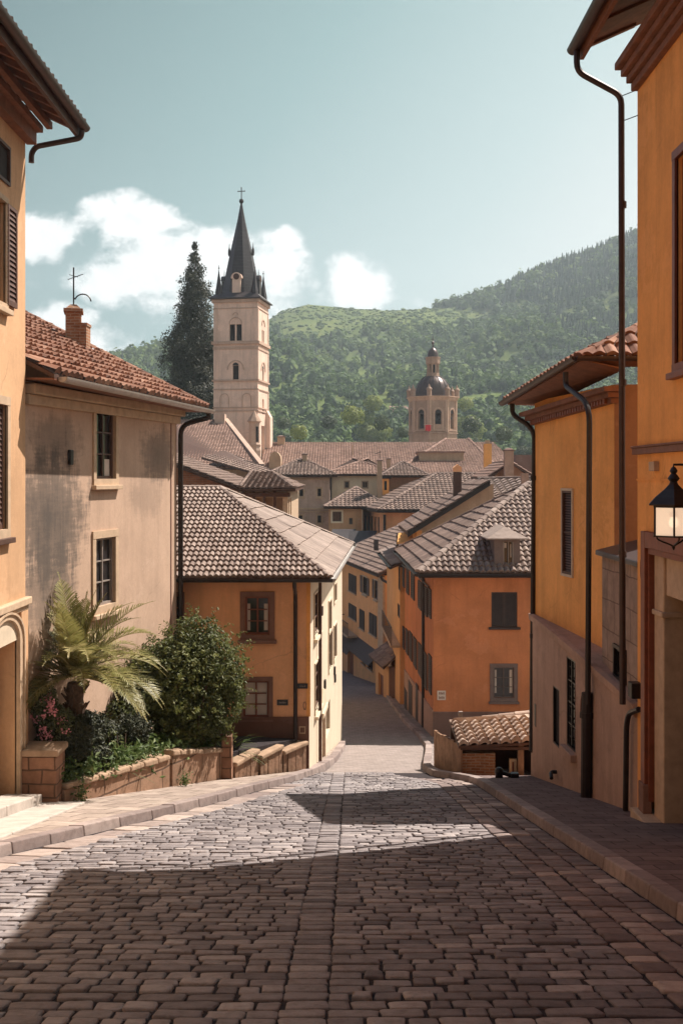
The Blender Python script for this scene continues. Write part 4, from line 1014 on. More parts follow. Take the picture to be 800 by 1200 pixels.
# ================================================================== DEEP ORANGE HOUSE, RIGHT OF THE STREET
def orange_house():
    z1 = -3.72
    cor = [(3.56,43.0), (14,43.0), (14,55), (3.15,55)]
    H = House('orange_house', 'deep orange house with dormer, dark shutters and hipped clay tile roof below the kerb', 'house', cor, -13.5, z1, 'deep_orange')
    f, s = H.w[0], H.w[3]; r = H.root
    H.win(0, (575.5,694,606,735), dep=.14, frame='shutter', nx=2, ny=1, shut='closed', shmat='shutter', sill='shutter')
    H.win(0, (578,782,602,818), dep=.14, frame='shutter_gr', nx=2, ny=3, sur=(.14,'trim_grey'), sill='trim_grey', cur=(.1,.14,.1,.9))
    rows = [(502.6,690,505.6,724),(498.3,688,501.2,722),(490.5,681,494.2,714),(482.0,668,486.0,702),(476.5,664,479.5,696),(472.2,660,474.6,688)]
    for q in rows: H.win(3, q, dep=.04, frame='shutter', nx=2, ny=2, shut='flush')
    rows = [(502.5,768,506,812),(496.5,765,500.5,806),(490.5,755,494.6,792),(484.8,748,488.6,782),(480.0,741,483.2,773),(475.8,738,478.6,766),(472.2,735,474.2,760)]
    for q in rows: H.win(3, q, dep=.04, frame='shutter', nx=2, ny=2, shut='flush')
    H.finish()
    d = MB(); zp = f.z(560,836); f.box(d, -.02, f.L, -13.5, zp, -.02, .05); f.box(d, -.02, f.L, zp, zp+.06, -.02, .08); d.build('plinth', M['dado2'], r)
    d = MB(); pts = [(s.u(505), -9.05), (s.u(471), -9.55)]; (ua, za), (ub, zb) = sorted(pts)
    zf = lambda u: za+(zb-za)*(u-ua)/(ub-ua)
    d.hexa([s.pt(0,-13.5,-.02), s.pt(s.L,-13.5,-.02), s.pt(s.L,-13.5,.05), s.pt(0,-13.5,.05), s.pt(0,zf(0),-.02), s.pt(s.L,zf(s.L),-.02), s.pt(s.L,zf(s.L),.05), s.pt(0,zf(0),.05)]); d.build('plinth', M['dado'], r)
    for q in ((480,800,484,838),(475,808,478,832),(488.5,802,491,842)):
        d = MB(); a = s.rect(*q); s.box(d, a[0], a[1], a[2]-.4, a[3], .045, .075); d.build('cellar_door', M['shutter'], r)
    # cable and pipes on the street side
    k = lambda px, py, o=.07: s.pt(s.u(px), s.z(px,py), o)
    make_pipe(r, [k(470.5,661), k(488,672), k(504,688)], .035, 'dark_metal', name='cable', rad=.4)
    make_pipe(r, [k(497.5,676), k(497.2,856)], .06, 'dark_metal')
    make_pipe(r, [k(471.2,655), k(471.2,835)], .06, 'dark_metal')
    e = -3.62; A0, A1, A2, A3 = V(2.93,42.35,e), V(14.5,42.35,e), V(2.72,55.6,e), V(14.5,55.6,e); ap = V(8.2,49.0,-.3); rr_ = V(14.5,49,-.3)
    make_roof(r, [[A0,A1,rr_,ap]], 'tile_pale', .235, .40, .1, [(A0+V(0,0,.05),ap+V(0,0,.05)),(ap+V(0,0,.05),rr_+V(0,0,.05))], amp=.075, lift=.06, ns=6, jit=2, rr=.14)
    make_roof(r, [[A2,A0,ap]], 'tile_brown', .32, .5, .1, [(A2+V(0,0,.05),ap+V(0,0,.05))], amp=.05, lift=.05, ns=4, jit=1.6, rr=.12)
    q = MB(); q.prism([A3,A2,ap,rr_], (0,0,-.08)); q.build('roof_back', M['tile_brown'], r)
    d = MB(); d.prism([A0+V(0,0,-.14),A1+V(0,0,-.14),A3+V(0,0,-.14),A2+V(0,0,-.14)], (0,0,.03)); d.build('soffit', M['wood_dark'], r)
    d = MB(); d.box(2.95,14.5,42.36,42.42,e-.20,e-.02); d.build('fascia', M['black'], r)
    make_gutter(r, A0+V(0,-.08,-.04), A1+V(0,-.08,-.04), .12, 'black'); make_gutter(r, A2+V(-.06,0,-.04), A0+V(-.06,-.1,-.04), .11, 'dark_metal')
    # dormer
    y0 = 42.8; a = P(579,667,y0); b = P(609,667,y0); zt = P(590,632,y0).z; zb = a.z-.2
    w = Wall((a.x,y0),(b.x,y0),(a.x,50)); d = MB(); ow = (w.u(589),w.u(601.5),w.z(595,661),w.z(595,635))
    w.facade(d, 0, w.L, zb, zt, [(*ow,.12)]); 
    for x in (a.x, b.x): d.face([(x,y0,zb),(x,y0+2.6,zb+1.4),(x,y0+2.6,zt),(x,y0,zt)])
    dm = d.build('dormer', M['trim_grey'], r, normals=False)
    q = MB(); w.box(q, ow[0], ow[0]+.05, ow[2], ow[3], -.1, .02); w.box(q, ow[1]-.05, ow[1], ow[2], ow[3], -.1, .02); w.box(q, (ow[0]+ow[1])/2-.015, (ow[0]+ow[1])/2+.015, ow[2], ow[3], -.09, .01); q.build('window', M['frame_grey'], dm)
    q = MB(); w.box(q, ow[0]+.05, ow[1]-.05, ow[2], ow[3], -.115, -.10); q.build('pane', M['glass'], dm)
    q = MB(); w.box(q, ow[0]+.06, ow[0]+.15, ow[3]-.24, ow[3]-.05, -.098, -.092); q.build('curtain', M['curtain'], dm); q = MB(); w.box(q, ow[1]-.12, ow[1]-.07, ow[2]+.25, ow[3]-.1, -.098, -.092); q.build('curtain', M['curtain'], dm)
    x0, x1 = a.x-.32, b.x+.30; xm = (x0+x1)/2; yf = y0-.3; yb = y0+3.2
    q = MB(); tz = zt+.42
    for poly in ([(x0,yf,zt),(x1,yf,zt),(xm,yf+.9,tz)], [(x0,yf,zt),(xm,yf+.9,tz),(xm,yb,tz),(x0,yb,zt)], [(x1,yf,zt),(x1,yb,zt),(xm,yb,tz),(xm,yf+.9,tz)]): q.prism(poly, (0,0,.05))
    q.build('dormer_roof', M['tile_slab'], dm)
    # street sign
    q4 = f.rect(512,809.5,522,820.5); t = thing('street_sign', 'small pale street sign with two lines of dark lettering on the deep orange house', 'sign', f.pt((q4[0]+q4[1])/2, q4[2], .02))
    q = MB(); f.box(q, q4[0], q4[1], q4[2], q4[3], .006, .03); q.build('plate', M['sign_white'], t, bevel=.006)
    zm = (q4[2]+q4[3])/2; q = MB(); text_bars(q, f, q4[0]+.06, q4[1]-.05, zm+.035, zm+.13, .030, (4,)); text_bars(q, f, q4[0]+.06, q4[1]-.05, zm-.13, zm-.035, .030, (5,)); q.build('lettering', M['trim_brown'], t)
orange_house()
# ================================================================== TILED SHED
def shed():
    t = thing('tiled_shed', 'low brick shed with pale curved tile roof at the bend of the street', 'shed', (3.9,30,gz(30)))
    y0 = 26.5; xa = P(539,0,y0).x; xb = 4.75; y1 = 29.4; xl = P(508,0,y1).x; zb = gz(30)-.3
    zE = P(570,873,y0).z
    # left plank wall runs back along the street
    w = Wall((xa,y0),(xl,y1),(5,31)); d = MB(); n = 9; zl = lambda f: P(539-30*f,872-16*f,y0+(y1-y0)*f).z
    for k in range(n):
        a, b = w.L*k/n, w.L*(k+1)/n-.015; dz = R.uniform(-.03,.02)
        d.hexa([w.pt(a,zb,-.06),w.pt(b,zb,-.06),w.pt(b,zb,.0),w.pt(a,zb,.0),w.pt(a,zl(k/n)+dz,-.06),w.pt(b,zl((k+1)/n)+dz,-.06),w.pt(b,zl((k+1)/n)+dz,R.uniform(0,.012)),w.pt(a,zl(k/n)+dz,R.uniform(0,.012))])
    d.build('plank_wall', M['plank'], t, bevel=.006)
    f = Wall((xa,y0),(xb,y0),(4,31))
    d = MB(); u0, u1 = f.u(541), f.u(580.5); f.box(d, u0, u1, zb, f.z(560,884), -.3, -.06); d.build('brick_wall', M['brick'], t)
    d = MB(); f.box(d, 0, f.L, zb, zE+.05, -2.4, -2.3); f.box(d, f.L-.05, f.L, zb, zE, -2.3, 0); d.build('back_wall', M['wood_dark'], t)
    for px0, px1, pt_ in ((539,541.5,874),(606.5,613.5,872)):
        d = MB(); f.box(d, f.u(px0), f.u(px1), zb, f.z(px0,pt_), -.12, .02); d.build('post', M['plank'], t, bevel=.012)
    d = MB(); f.box(d, 0, f.L, f.z(560,879), f.z(560,875), -.1, .03); d.build('beam', M['wood_dark'], t, bevel=.01)
    a = f.rect(597.5,891,606,914); d = MB(); f.box(d, a[0], a[0]+.06, a[2]-.3, a[3], -.2, -.1); f.box(d, a[1]-.06, a[1], a[2]-.3, a[3], -.2, -.1); f.box(d, a[0]+.06, a[1]-.06, a[3]-.07, a[3], -.2, -.1); d.build('door_frame', M['trim_tan'], t)
    d = MB(); f.box(d, a[0]+.06, a[1]-.06, a[2]-.3, a[3]-.07, -.18, -.14); d.build('door', M['wood_red'], t)
    e0 = P(537,873.5,y0-.15); e1 = V(4.85, y0-.15, e0.z+.10); r0 = P(528,848,28.6); r1 = P(619,834,28.6)
    r1 = V(r1.x+.1, 28.6, r0.z+.26)
    make_roof(t, [[e0, e1, r1, r0]], 'tile_light', .25, .34, .06, [(r0+V(0,0,.02), r1+V(0,0,.02))], amp=.09, lift=.06, ns=7, jit=1.5, rr=.10, slabmat='wood_dark')
    d = MB(); p = P(539.5,838,28.7); d.box(p.x-.05,p.x+.05,28.65,28.75,r0.z-.1,P(539,834,28.7).z); d.build('vent_pipe', M['frame_grey'], t)
    # iron barrier on the pavement edge
    b = thing('iron_barrier', 'short black iron barrier with rounded post and slanting bar beside the tiled shed', 'barrier', (3.8,25.2,gz(25.2)+.13))
    Y = 24.7; g = gz(24.7)+.13; c = P(584.5,908,Y); d = MB(); d.lathe([(.09,g-.1),(.085,c.z+.02),(.10,c.z+.06),(.09,c.z+.12),(.05,c.z+.16),(.005,c.z+.17)], (c.x,Y,0), 12); d.build('post', M['black'], b, smooth='auto')
    c2 = P(601,911,Y); d = MB(); d.tube([(c.x+.06,Y,c.z+.05),(c2.x,Y-.0,c2.z+.02)], .05, 8); d.build('bar', M['black'], b)
    d = MB(); d.box(c2.x-.06,c2.x+.12,Y-.09,Y+.09,g-.1,c2.z+.1); d.build('block', M['black'], b, bevel=.02)
shed()
# ================================================================== GARDEN WALLS
def garden():
    t = thing('brick_pillar', 'square reddish stone pillar at the head of the planter wall', 'pillar', (-5.0,19.2,gz(19)))
    d = MB(); xa, xb = -5.42, -4.82; d.box(xa,xb,18.75,19.35,-6.2,-4.72); d.build('shaft', M['pillar'], t, bevel=.02)
    d = MB(); d.box(xa-.05,xb+.05,18.70,19.40,-4.715,-4.60); d.build('cap', M['coping'], t, bevel=.03)
    t = thing('planter_wall', 'long low stone planter wall with rough coping in front of the garden', 'wall', (-3.7,21.5,gz(21.5)))
    pts = [(-4.76,19.1,-5.28), (-3.55,22.0,-5.58), (-2.60,24.3,-5.92)]
    segs = [(pts[0],(-3.44,22.25,-5.56)), ((-3.40,22.33,-5.50),pts[2])]
    d = MB(); c = MB()
    for (a, b) in segs:
        w = Wall(a[:2], b[:2], (-6,22)); n = 7
        d.hexa([w.pt(0,-8,-.32), w.pt(w.L,-8,-.32), w.pt(w.L,-8,0), w.pt(0,-8,0), w.pt(0,a[2]-.1,-.32), w.pt(w.L,b[2]-.1,-.32), w.pt(w.L,b[2]-.1,0), w.pt(0,a[2]-.1,0)])
        for k in range(n):
            f0, f1 = k/n, (k+1)/n-.008; z = lambda f: a[2]+(b[2]-a[2])*f+R.uniform(-.012,.012); o = .05+R.uniform(-.015,.02)
            c.hexa([w.pt(w.L*f0,z(f0)-.098,-.37), w.pt(w.L*f1,z(f1)-.098,-.37), w.pt(w.L*f1,z(f1)-.098,o), w.pt(w.L*f0,z(f0)-.098,o), w.pt(w.L*f0,z(f0)+.02,-.36), w.pt(w.L*f1,z(f1)+.02,-.36), w.pt(w.L*f1,z(f1)+.01,o-.01), w.pt(w.L*f0,z(f0)+.01,o-.01)])
    d.build('wall_body', M['planter'], t, bevel=.01); c.build('coping', M['coping'], t, bevel=.03)
    d = MB(); d.box(-2.62,-2.40,24.25,24.55,-8,-5.66); d.build('end_post', M['pillar'], t, bevel=.02)
    for i, (lab, a, b) in enumerate((('first weathered wall panel, lowest step beside the planter post', (-2.35,24.6,-6.33), (-1.92,25.6,-6.27)),
                          ('middle weathered wall panel, between the two other stepped panels', (-1.86,25.62,-6.43), (-1.42,26.55,-6.40)),
                          ('last weathered wall panel, touching the orange corner house', (-1.38,26.58,-6.56), (-.86,27.42,-6.52)))):
        t = thing('stepped_wall', lab, 'wall', (a[0],a[1],gz(a[1])), 'stepped wall panels beside the corner house')
        w = Wall(a[:2], b[:2], (-5,28)); d = MB(); n = 6
        for k in range(n):
            u0, u1 = w.L*k/n+.004, w.L*(k+1)/n-.004; o = R.uniform(-.012,.012); z = lambda u: a[2]+(b[2]-a[2])*u/w.L-.09
            d.hexa([w.pt(u0,-8.4,-.2), w.pt(u1,-8.4,-.2), w.pt(u1,-8.4,o), w.pt(u0,-8.4,o), w.pt(u0,z(u0),-.2), w.pt(u1,z(u1),-.2), w.pt(u1,z(u1),o), w.pt(u0,z(u0),o)])
        d.build('panel', M['plank'], t, bevel=.008)
        d = MB(); d.hexa([w.pt(-.03,a[2]-.088,-.25), w.pt(w.L+.01,b[2]-.088,-.25), w.pt(w.L+.01,b[2]-.088,.06), w.pt(-.03,a[2]-.088,.06), w.pt(-.03,a[2]+.02,-.25), w.pt(w.L+.01,b[2]+.02,-.25), w.pt(w.L+.01,b[2]+.02,.06), w.pt(-.03,a[2]+.02,.06)])
        d.build('coping', M['coping'], t, bevel=.03)
    # soil
    d = MB(); d.prism([(-5.5,19.3,-5.5),(-4.75,19.3,-5.5),(-3.72,22.0,-5.75),(-2.8,24.3,-6.1),(-1.1,27.4,-6.45),(-4.2,27.4,-6.3)], (0,0,-1)); o = d.build('garden_soil', M['mortar']); o['kind'] = 'structure'
garden()
# ================================================================== PLANTS
def blades(name, pts, mat, parent, tints): pass
def leaf_mesh(name, c, nrm, size, mat, parent=None, tint=None, asp=.55, org=None):
    """one rhombic leaf per row: centre c, facing nrm, slightly folded"""
    n = len(c); nrm = nrm/np.maximum(np.linalg.norm(nrm, axis=1, keepdims=True), 1e-6)
    rnd = NP.normal(size=(n,3)); a = np.cross(nrm, rnd); a /= np.maximum(np.linalg.norm(a, axis=1, keepdims=True), 1e-6); b = np.cross(nrm, a)
    s = np.asarray(size).reshape(-1,1)*np.ones((n,1))
    fold = nrm*s*.12
    v = np.stack([c-a*s*.5, c+b*s*.5*asp-fold, c+a*s*.5, c-b*s*.5*asp-fold], 1).reshape(-1,3)
    f = np.arange(n*4).reshape(-1,4)
    if tint is None: tint = np.clip(NP.normal(.5,.22,n),0,1)
    return npmesh(name, v, f, mat, parent, tint, org=org)
def bush():
    base = V(-3.3,23.9,-6.1)
    t = thing('round_shrub', 'large round dark green shrub behind the stone planter wall', 'shrub', base)
    lobes = [(-3.45,24.0,-4.25,.98),(-2.95,24.3,-4.15,.92),(-3.9,24.0,-4.35,.8),(-2.78,24.5,-4.85,.74),(-3.25,23.85,-4.95,.85),(-4.05,23.7,-5.2,.72),(-2.95,24.35,-5.4,.55),(-3.2,24.3,-3.65,.72),(-3.55,23.7,-5.5,.6),(-4.35,23.1,-5.45,.55),(-4.5,22.4,-5.4,.5),(-4.7,21.6,-5.2,.5),(-3.8,23.8,-3.95,.62),(-4.15,23.7,-4.3,.62),(-4.25,23.4,-4.65,.62),(-4.5,22.9,-5.0,.5),(-2.62,24.2,-4.45,.55),(-3.55,23.5,-4.65,.6)]
    cs, ns, tis = [], [], []
    for (x,y,z,r) in lobes:
        k = int(4600*r*r); tis.append(np.clip(R.gauss(.5,.12)+NP.normal(0,.2,k),0,1)); d = NP.normal(size=(k,3)); d /= np.linalg.norm(d,axis=1,keepdims=True)
        cl = np.array([mnoise.noise((a*2.6+x, b*2.6+y, c_*2.6+z)) for a,b,c_ in d]); cl2 = np.array([mnoise.noise((a*6+x, b*6+y, c_*6+z)) for a,b,c_ in d])
        rad = r*(.88+.24*cl+.14*cl2)*np.where(NP.rand(k) < .78, NP.normal(.97,.05,k), NP.uniform(.5,1,k))
        cs.append(np.array([x,y,z])+d*rad[:,None]*np.array([1,1,.95])); ns.append(d+NP.normal(scale=.55,size=(k,3))+np.array([.0,0,.35]))
    c = np.concatenate(cs); n = np.concatenate(ns)
    leaf_mesh('foliage', c, n, NP.uniform(.06,.12,len(c)), M['leaf_bush'], t, tint=np.concatenate(tis))
    # sprigs that break the outline
    sp = []; sn = []
    for _ in range(230):
        x,y,z,r = R.choice(lobes[:8]); d = Vector((R.gauss(0,1),R.gauss(0,1),R.gauss(.35,.8))).normalized()
        p = Vector((x,y,z))+d*r*1.0
        for k in range(12): q = p+d*(k*.018)+Vector((R.gauss(0,.03),R.gauss(0,.03),R.gauss(0,.03))); sp.append(q[:]); sn.append((d+Vector((R.gauss(0,.6),)*3))[:])
    leaf_mesh('shoots', np.array(sp), np.array(sn), NP.uniform(.06,.11,len(sp)), M['leaf_bush'], t, tint=np.clip(NP.normal(.72,.2,len(sp)),0,1))
    d = MB()
    for k in range(7):
        a = k*.9; d.tube([(base.x+.15*math.cos(a),base.y+.15*math.sin(a),-6.3),(base.x+.4*math.cos(a),base.y+.35*math.sin(a),-5.2),(base.x+.7*math.cos(a),base.y+.6*math.sin(a),-4.4)], [.05,.035,.02], 7)
    d.build('stem', M['bark'], t)
bush()
def palm():
    c = P(88,792,20.25); t = thing('palm_tree', 'short feathery palm with arching fronds beside the stone pillar', 'palm', (c.x,c.y,-5.6))
    d = MB(); n = 9; prof = []
    z0 = -5.9; h = c.z-z0-.12
    for k in range(15): prof.append((.13+.03*(k % 2)+.04*math.sin(k*.22), z0+h*k/14))
    d.lathe(prof, (c.x,c.y,0), 12)
    for k in range(60):
        a = R.random()*6.28; z = z0+h*R.uniform(.3,1); q = V(c.x+.15*math.cos(a), c.y+.15*math.sin(a), z); d.tube([q, q+V(.11*math.cos(a),.11*math.sin(a),.13)], [.035,.012], 5)
    d.build('trunk', M['palm_bark'], t)
    # azimuth, elevation, length, droop
    specs = []
    for k in range(48):
        el = [78,66,52,40,28,14,0][k % 7]; specs.append((k*137.5 % 360+R.uniform(-12,12), el+R.uniform(-6,6), R.uniform(1.5,2.05), R.uniform(.75,1.25)))
    specs += [(-8,38,1.9,1.25),(-18,20,2.0,1.2),(10,52,1.85,1.2),(-30,4,1.85,.9),(20,30,1.8,1.2),(-12,-6,1.6,.7),(170,70,1.5,.5),(-70,30,1.5,1.2),(-100,45,1.5,1.1),(75,76,1.55,.4),(100,80,1.5,.4)]
    for az, el, L, droop in specs:
        az, el = math.radians(az), math.radians(el); d0 = V(math.cos(az)*math.cos(el), math.sin(az)*math.cos(el), math.sin(el))
        p = c+d0*.05; pts = [p.copy()]; nst = 16; dd = d0.copy()
        for k in range(nst):
            dd = (dd+V(0,0,-droop*1.55/nst*(.35+k/nst))).normalized(); p = p+dd*(L/nst); pts.append(p.copy())
        d = MB(); d.tube(pts, [.017*(1-.85*k/nst) for k in range(nst+1)], 5, t=.95)
        side0 = d0.cross(V(0,0,1)); side0 = side0.normalized() if side0.length > .01 else V(1,0,0)
        tb = R.gauss(.5,.16)
        for k in range(1, int(nst*2.6)):
            f = k/(nst*2.6); i = min(nst-1, int(f*nst)); q = pts[i].lerp(pts[i+1], f*nst-i); ax = (pts[i+1]-pts[i]).normalized()
            side = ax.cross(V(0,0,1)); side = side.normalized() if side.length > .05 else side0; up = side.cross(ax)
            ll = .44*L/1.7*(math.sin(math.pi*min(1,f*1.05+.08))**.6)*(1-.35*f)+.03
            for sg in (-1, 1):
                di = (side*sg*.86+ax*(.78+R.gauss(0,.06))+up*(.30+R.gauss(0,.07))).normalized(); w = up.cross(di).normalized() if up.cross(di).length > .01 else up
                w = ax*.0165
                m_ = q+di*ll*.55; e = q+di*ll+V(0,0,-.10*ll)
                tt = min(1,max(0,tb+R.gauss(0,.12)))
                d.mesh([q-w*.6, q+w*.6, m_+w, e, m_-w], [(0,1,2,4),(4,2,3)], tt)
        d.build('frond', M['leaf_palm'], t, normals=False)
palm()
def small_plants():
    # oleander with pink flowers
    b = P(58,870,19.9); t = thing('flowering_shrub', 'flowering shrub with small pink blooms above the reddish stone pillar', 'shrub', (b.x,b.y,-5.5))
    n = 5200; d = NP.normal(size=(n,3)); d /= np.linalg.norm(d,axis=1,keepdims=True); r = NP.uniform(.45,1,n)**.5
    lob = np.array([(0,0,.0),(-.25,.1,.25),(.22,-.05,-.12),(.05,.0,-.45),(-.15,-.1,.32)])[NP.randint(0,5,n)]
    cen = np.array([b.x,19.85,-4.28]); c = cen+lob*np.array([.9,.9,1.1])+d*r[:,None]*np.array([.30,.28,.36])
    leaf_mesh('foliage', c, d+NP.normal(scale=.7,size=(n,3)), NP.uniform(.05,.10,n), M['leaf_flower'], t, asp=.38)
    k = 260; bl = NP.normal(size=(14,3))*np.array([.27,.1,.22])+cen+np.array([-.02,-.28,.05]); fc = bl[NP.randint(0,14,k)]+NP.normal(scale=.035,size=(k,3))
    leaf_mesh('blossom', fc, NP.normal(size=(k,3))+np.array([.3,-.7,.4]), NP.uniform(.035,.06,k), M['petal'], t, asp=.9)
    q = MB()
    for a in range(5): q.tube([(b.x,19.9,-5.6),(b.x+.2*math.cos(a*1.3),19.9+.15*math.sin(a*1.3),-4.4)], [.02,.01], 5)
    q.build('stem', M['bark'], t)
    def strappy(name, lab, cat, base, n, L, w, mat, upr=.9, group=None):
        t = thing(name, lab, cat, base, group); d = MB()
        for k in range(n):
            a = R.random()*6.283; el = R.uniform(.35,1.35)*upr; dd = V(math.cos(a)*math.cos(el), math.sin(a)*math.cos(el), math.sin(el)); p = Vector(base)+V(R.gauss(0,.03),R.gauss(0,.03),0)
            l = L*R.uniform(.6,1.1); side = dd.cross(V(0,0,1)).normalized(); tt = R.random(); prev = None; st = 6
            for i in range(st+1):
                ww = w*(1-(i/st)**1.6)+.001; cur = (p-side*ww, p+side*ww)
                if prev: d.face([prev[0],prev[1],cur[1],cur[0]], tt)
                prev = cur; dd = (dd+V(0,0,-.19)).normalized(); p = p+dd*(l/st)
        d.build('leaves', M[mat], t, normals=False)
    g = P(264,872,25.6); strappy('strap_leaf_plant', 'spiky green strap leaved plant beside the round shrub and stepped walls', 'plant', (g.x,25.6,-6.45), 70, 1.15, .022, 'leaf_low')
    g = P(140,880,21.2); strappy('strap_leaf_plant', 'pale arching strap leaved plant above the low leafy planting', 'plant', (g.x,21.2,-5.72), 18, .85, .025, 'leaf_flower', .95)
    # low leafy planting along the wall
    for i in range(9):
        f = i/8; x = -4.62+(-2.85+4.62)*f-.12; y = 19.45+(24.1-19.45)*f; z = -5.48-.55*f
        if i == 5: x -= .05
        t = thing('low_plant', 'low leafy green plant in the row just behind the planter wall coping', 'plant', (x,y,z), 'low leafy plants behind the planter wall')
        n = 900; c = NP.normal(size=(n,3))*np.array([.17,.2,.12])+np.array([x-.26,y,z+.27]); leaf_mesh('foliage', c, NP.normal(size=(n,3))+np.array([.2,-.3,.9]), NP.uniform(.08,.19,n), M['leaf_low'], t, asp=.42)
    # weeds at the foot of the wall
    for x, y, lab in ((-4.55,19.32,'small green weed at the left foot of the planter wall'), (-3.20,22.5,'small bright weed in the joint halfway along the planter wall')):
        t = thing('weed', lab, 'plant', (x,y,gz(y)+.14)); n = 260
        c = NP.normal(size=(n,3))*np.array([.06,.06,.09])+np.array([x+.03,y-.06,gz(y)+.26]); leaf_mesh('foliage', c, NP.normal(size=(n,3)), NP.uniform(.03,.06,n), M['leaf_low'], t, asp=.5)
def dark_shrub():
    t = thing('dark_shrub', 'dark leafy shrub filling the gap below the palm fronds behind the low plants', 'shrub', (-4.6,20.9,-5.7))
    cs, ns = [], []
    for (x,y,z,r) in ((-4.80,19.95,-4.85,.36),(-5.0,19.9,-4.6,.34),(-4.72,19.98,-4.55,.30),(-4.75,20.75,-5.0,.40),(-4.82,21.3,-4.85,.45),(-4.65,21.7,-5.1,.45),(-4.85,20.5,-4.6,.36),(-4.25,22.3,-5.15,.5),(-4.55,20.6,-5.25,.35)):
        k = 2600; d = NP.normal(size=(k,3)); d /= np.linalg.norm(d,axis=1,keepdims=True); nz = np.array([mnoise.noise((a*3+x, b*3+y, c_*3+z)) for a,b,c_ in d])
        cs.append(np.array([x,y,z])+d*(r*(.85+.3*nz)*NP.uniform(.5,1,k)**.5)[:,None]); ns.append(d+NP.normal(scale=.6,size=(k,3)))
    c = np.concatenate(cs); leaf_mesh('foliage', c, np.concatenate(ns), NP.uniform(.05,.10,len(c)), M['leaf_cyp'], t)
    d = MB()
    for a in range(5): d.tube([(-4.6+.1*a,20.9+.1*a,-6.0),(-4.7+.12*a,20.9+.2*a,-5.0)], [.03,.012], 6)
    d.build('stem', M['bark'], t)
dark_shrub()
small_plants()
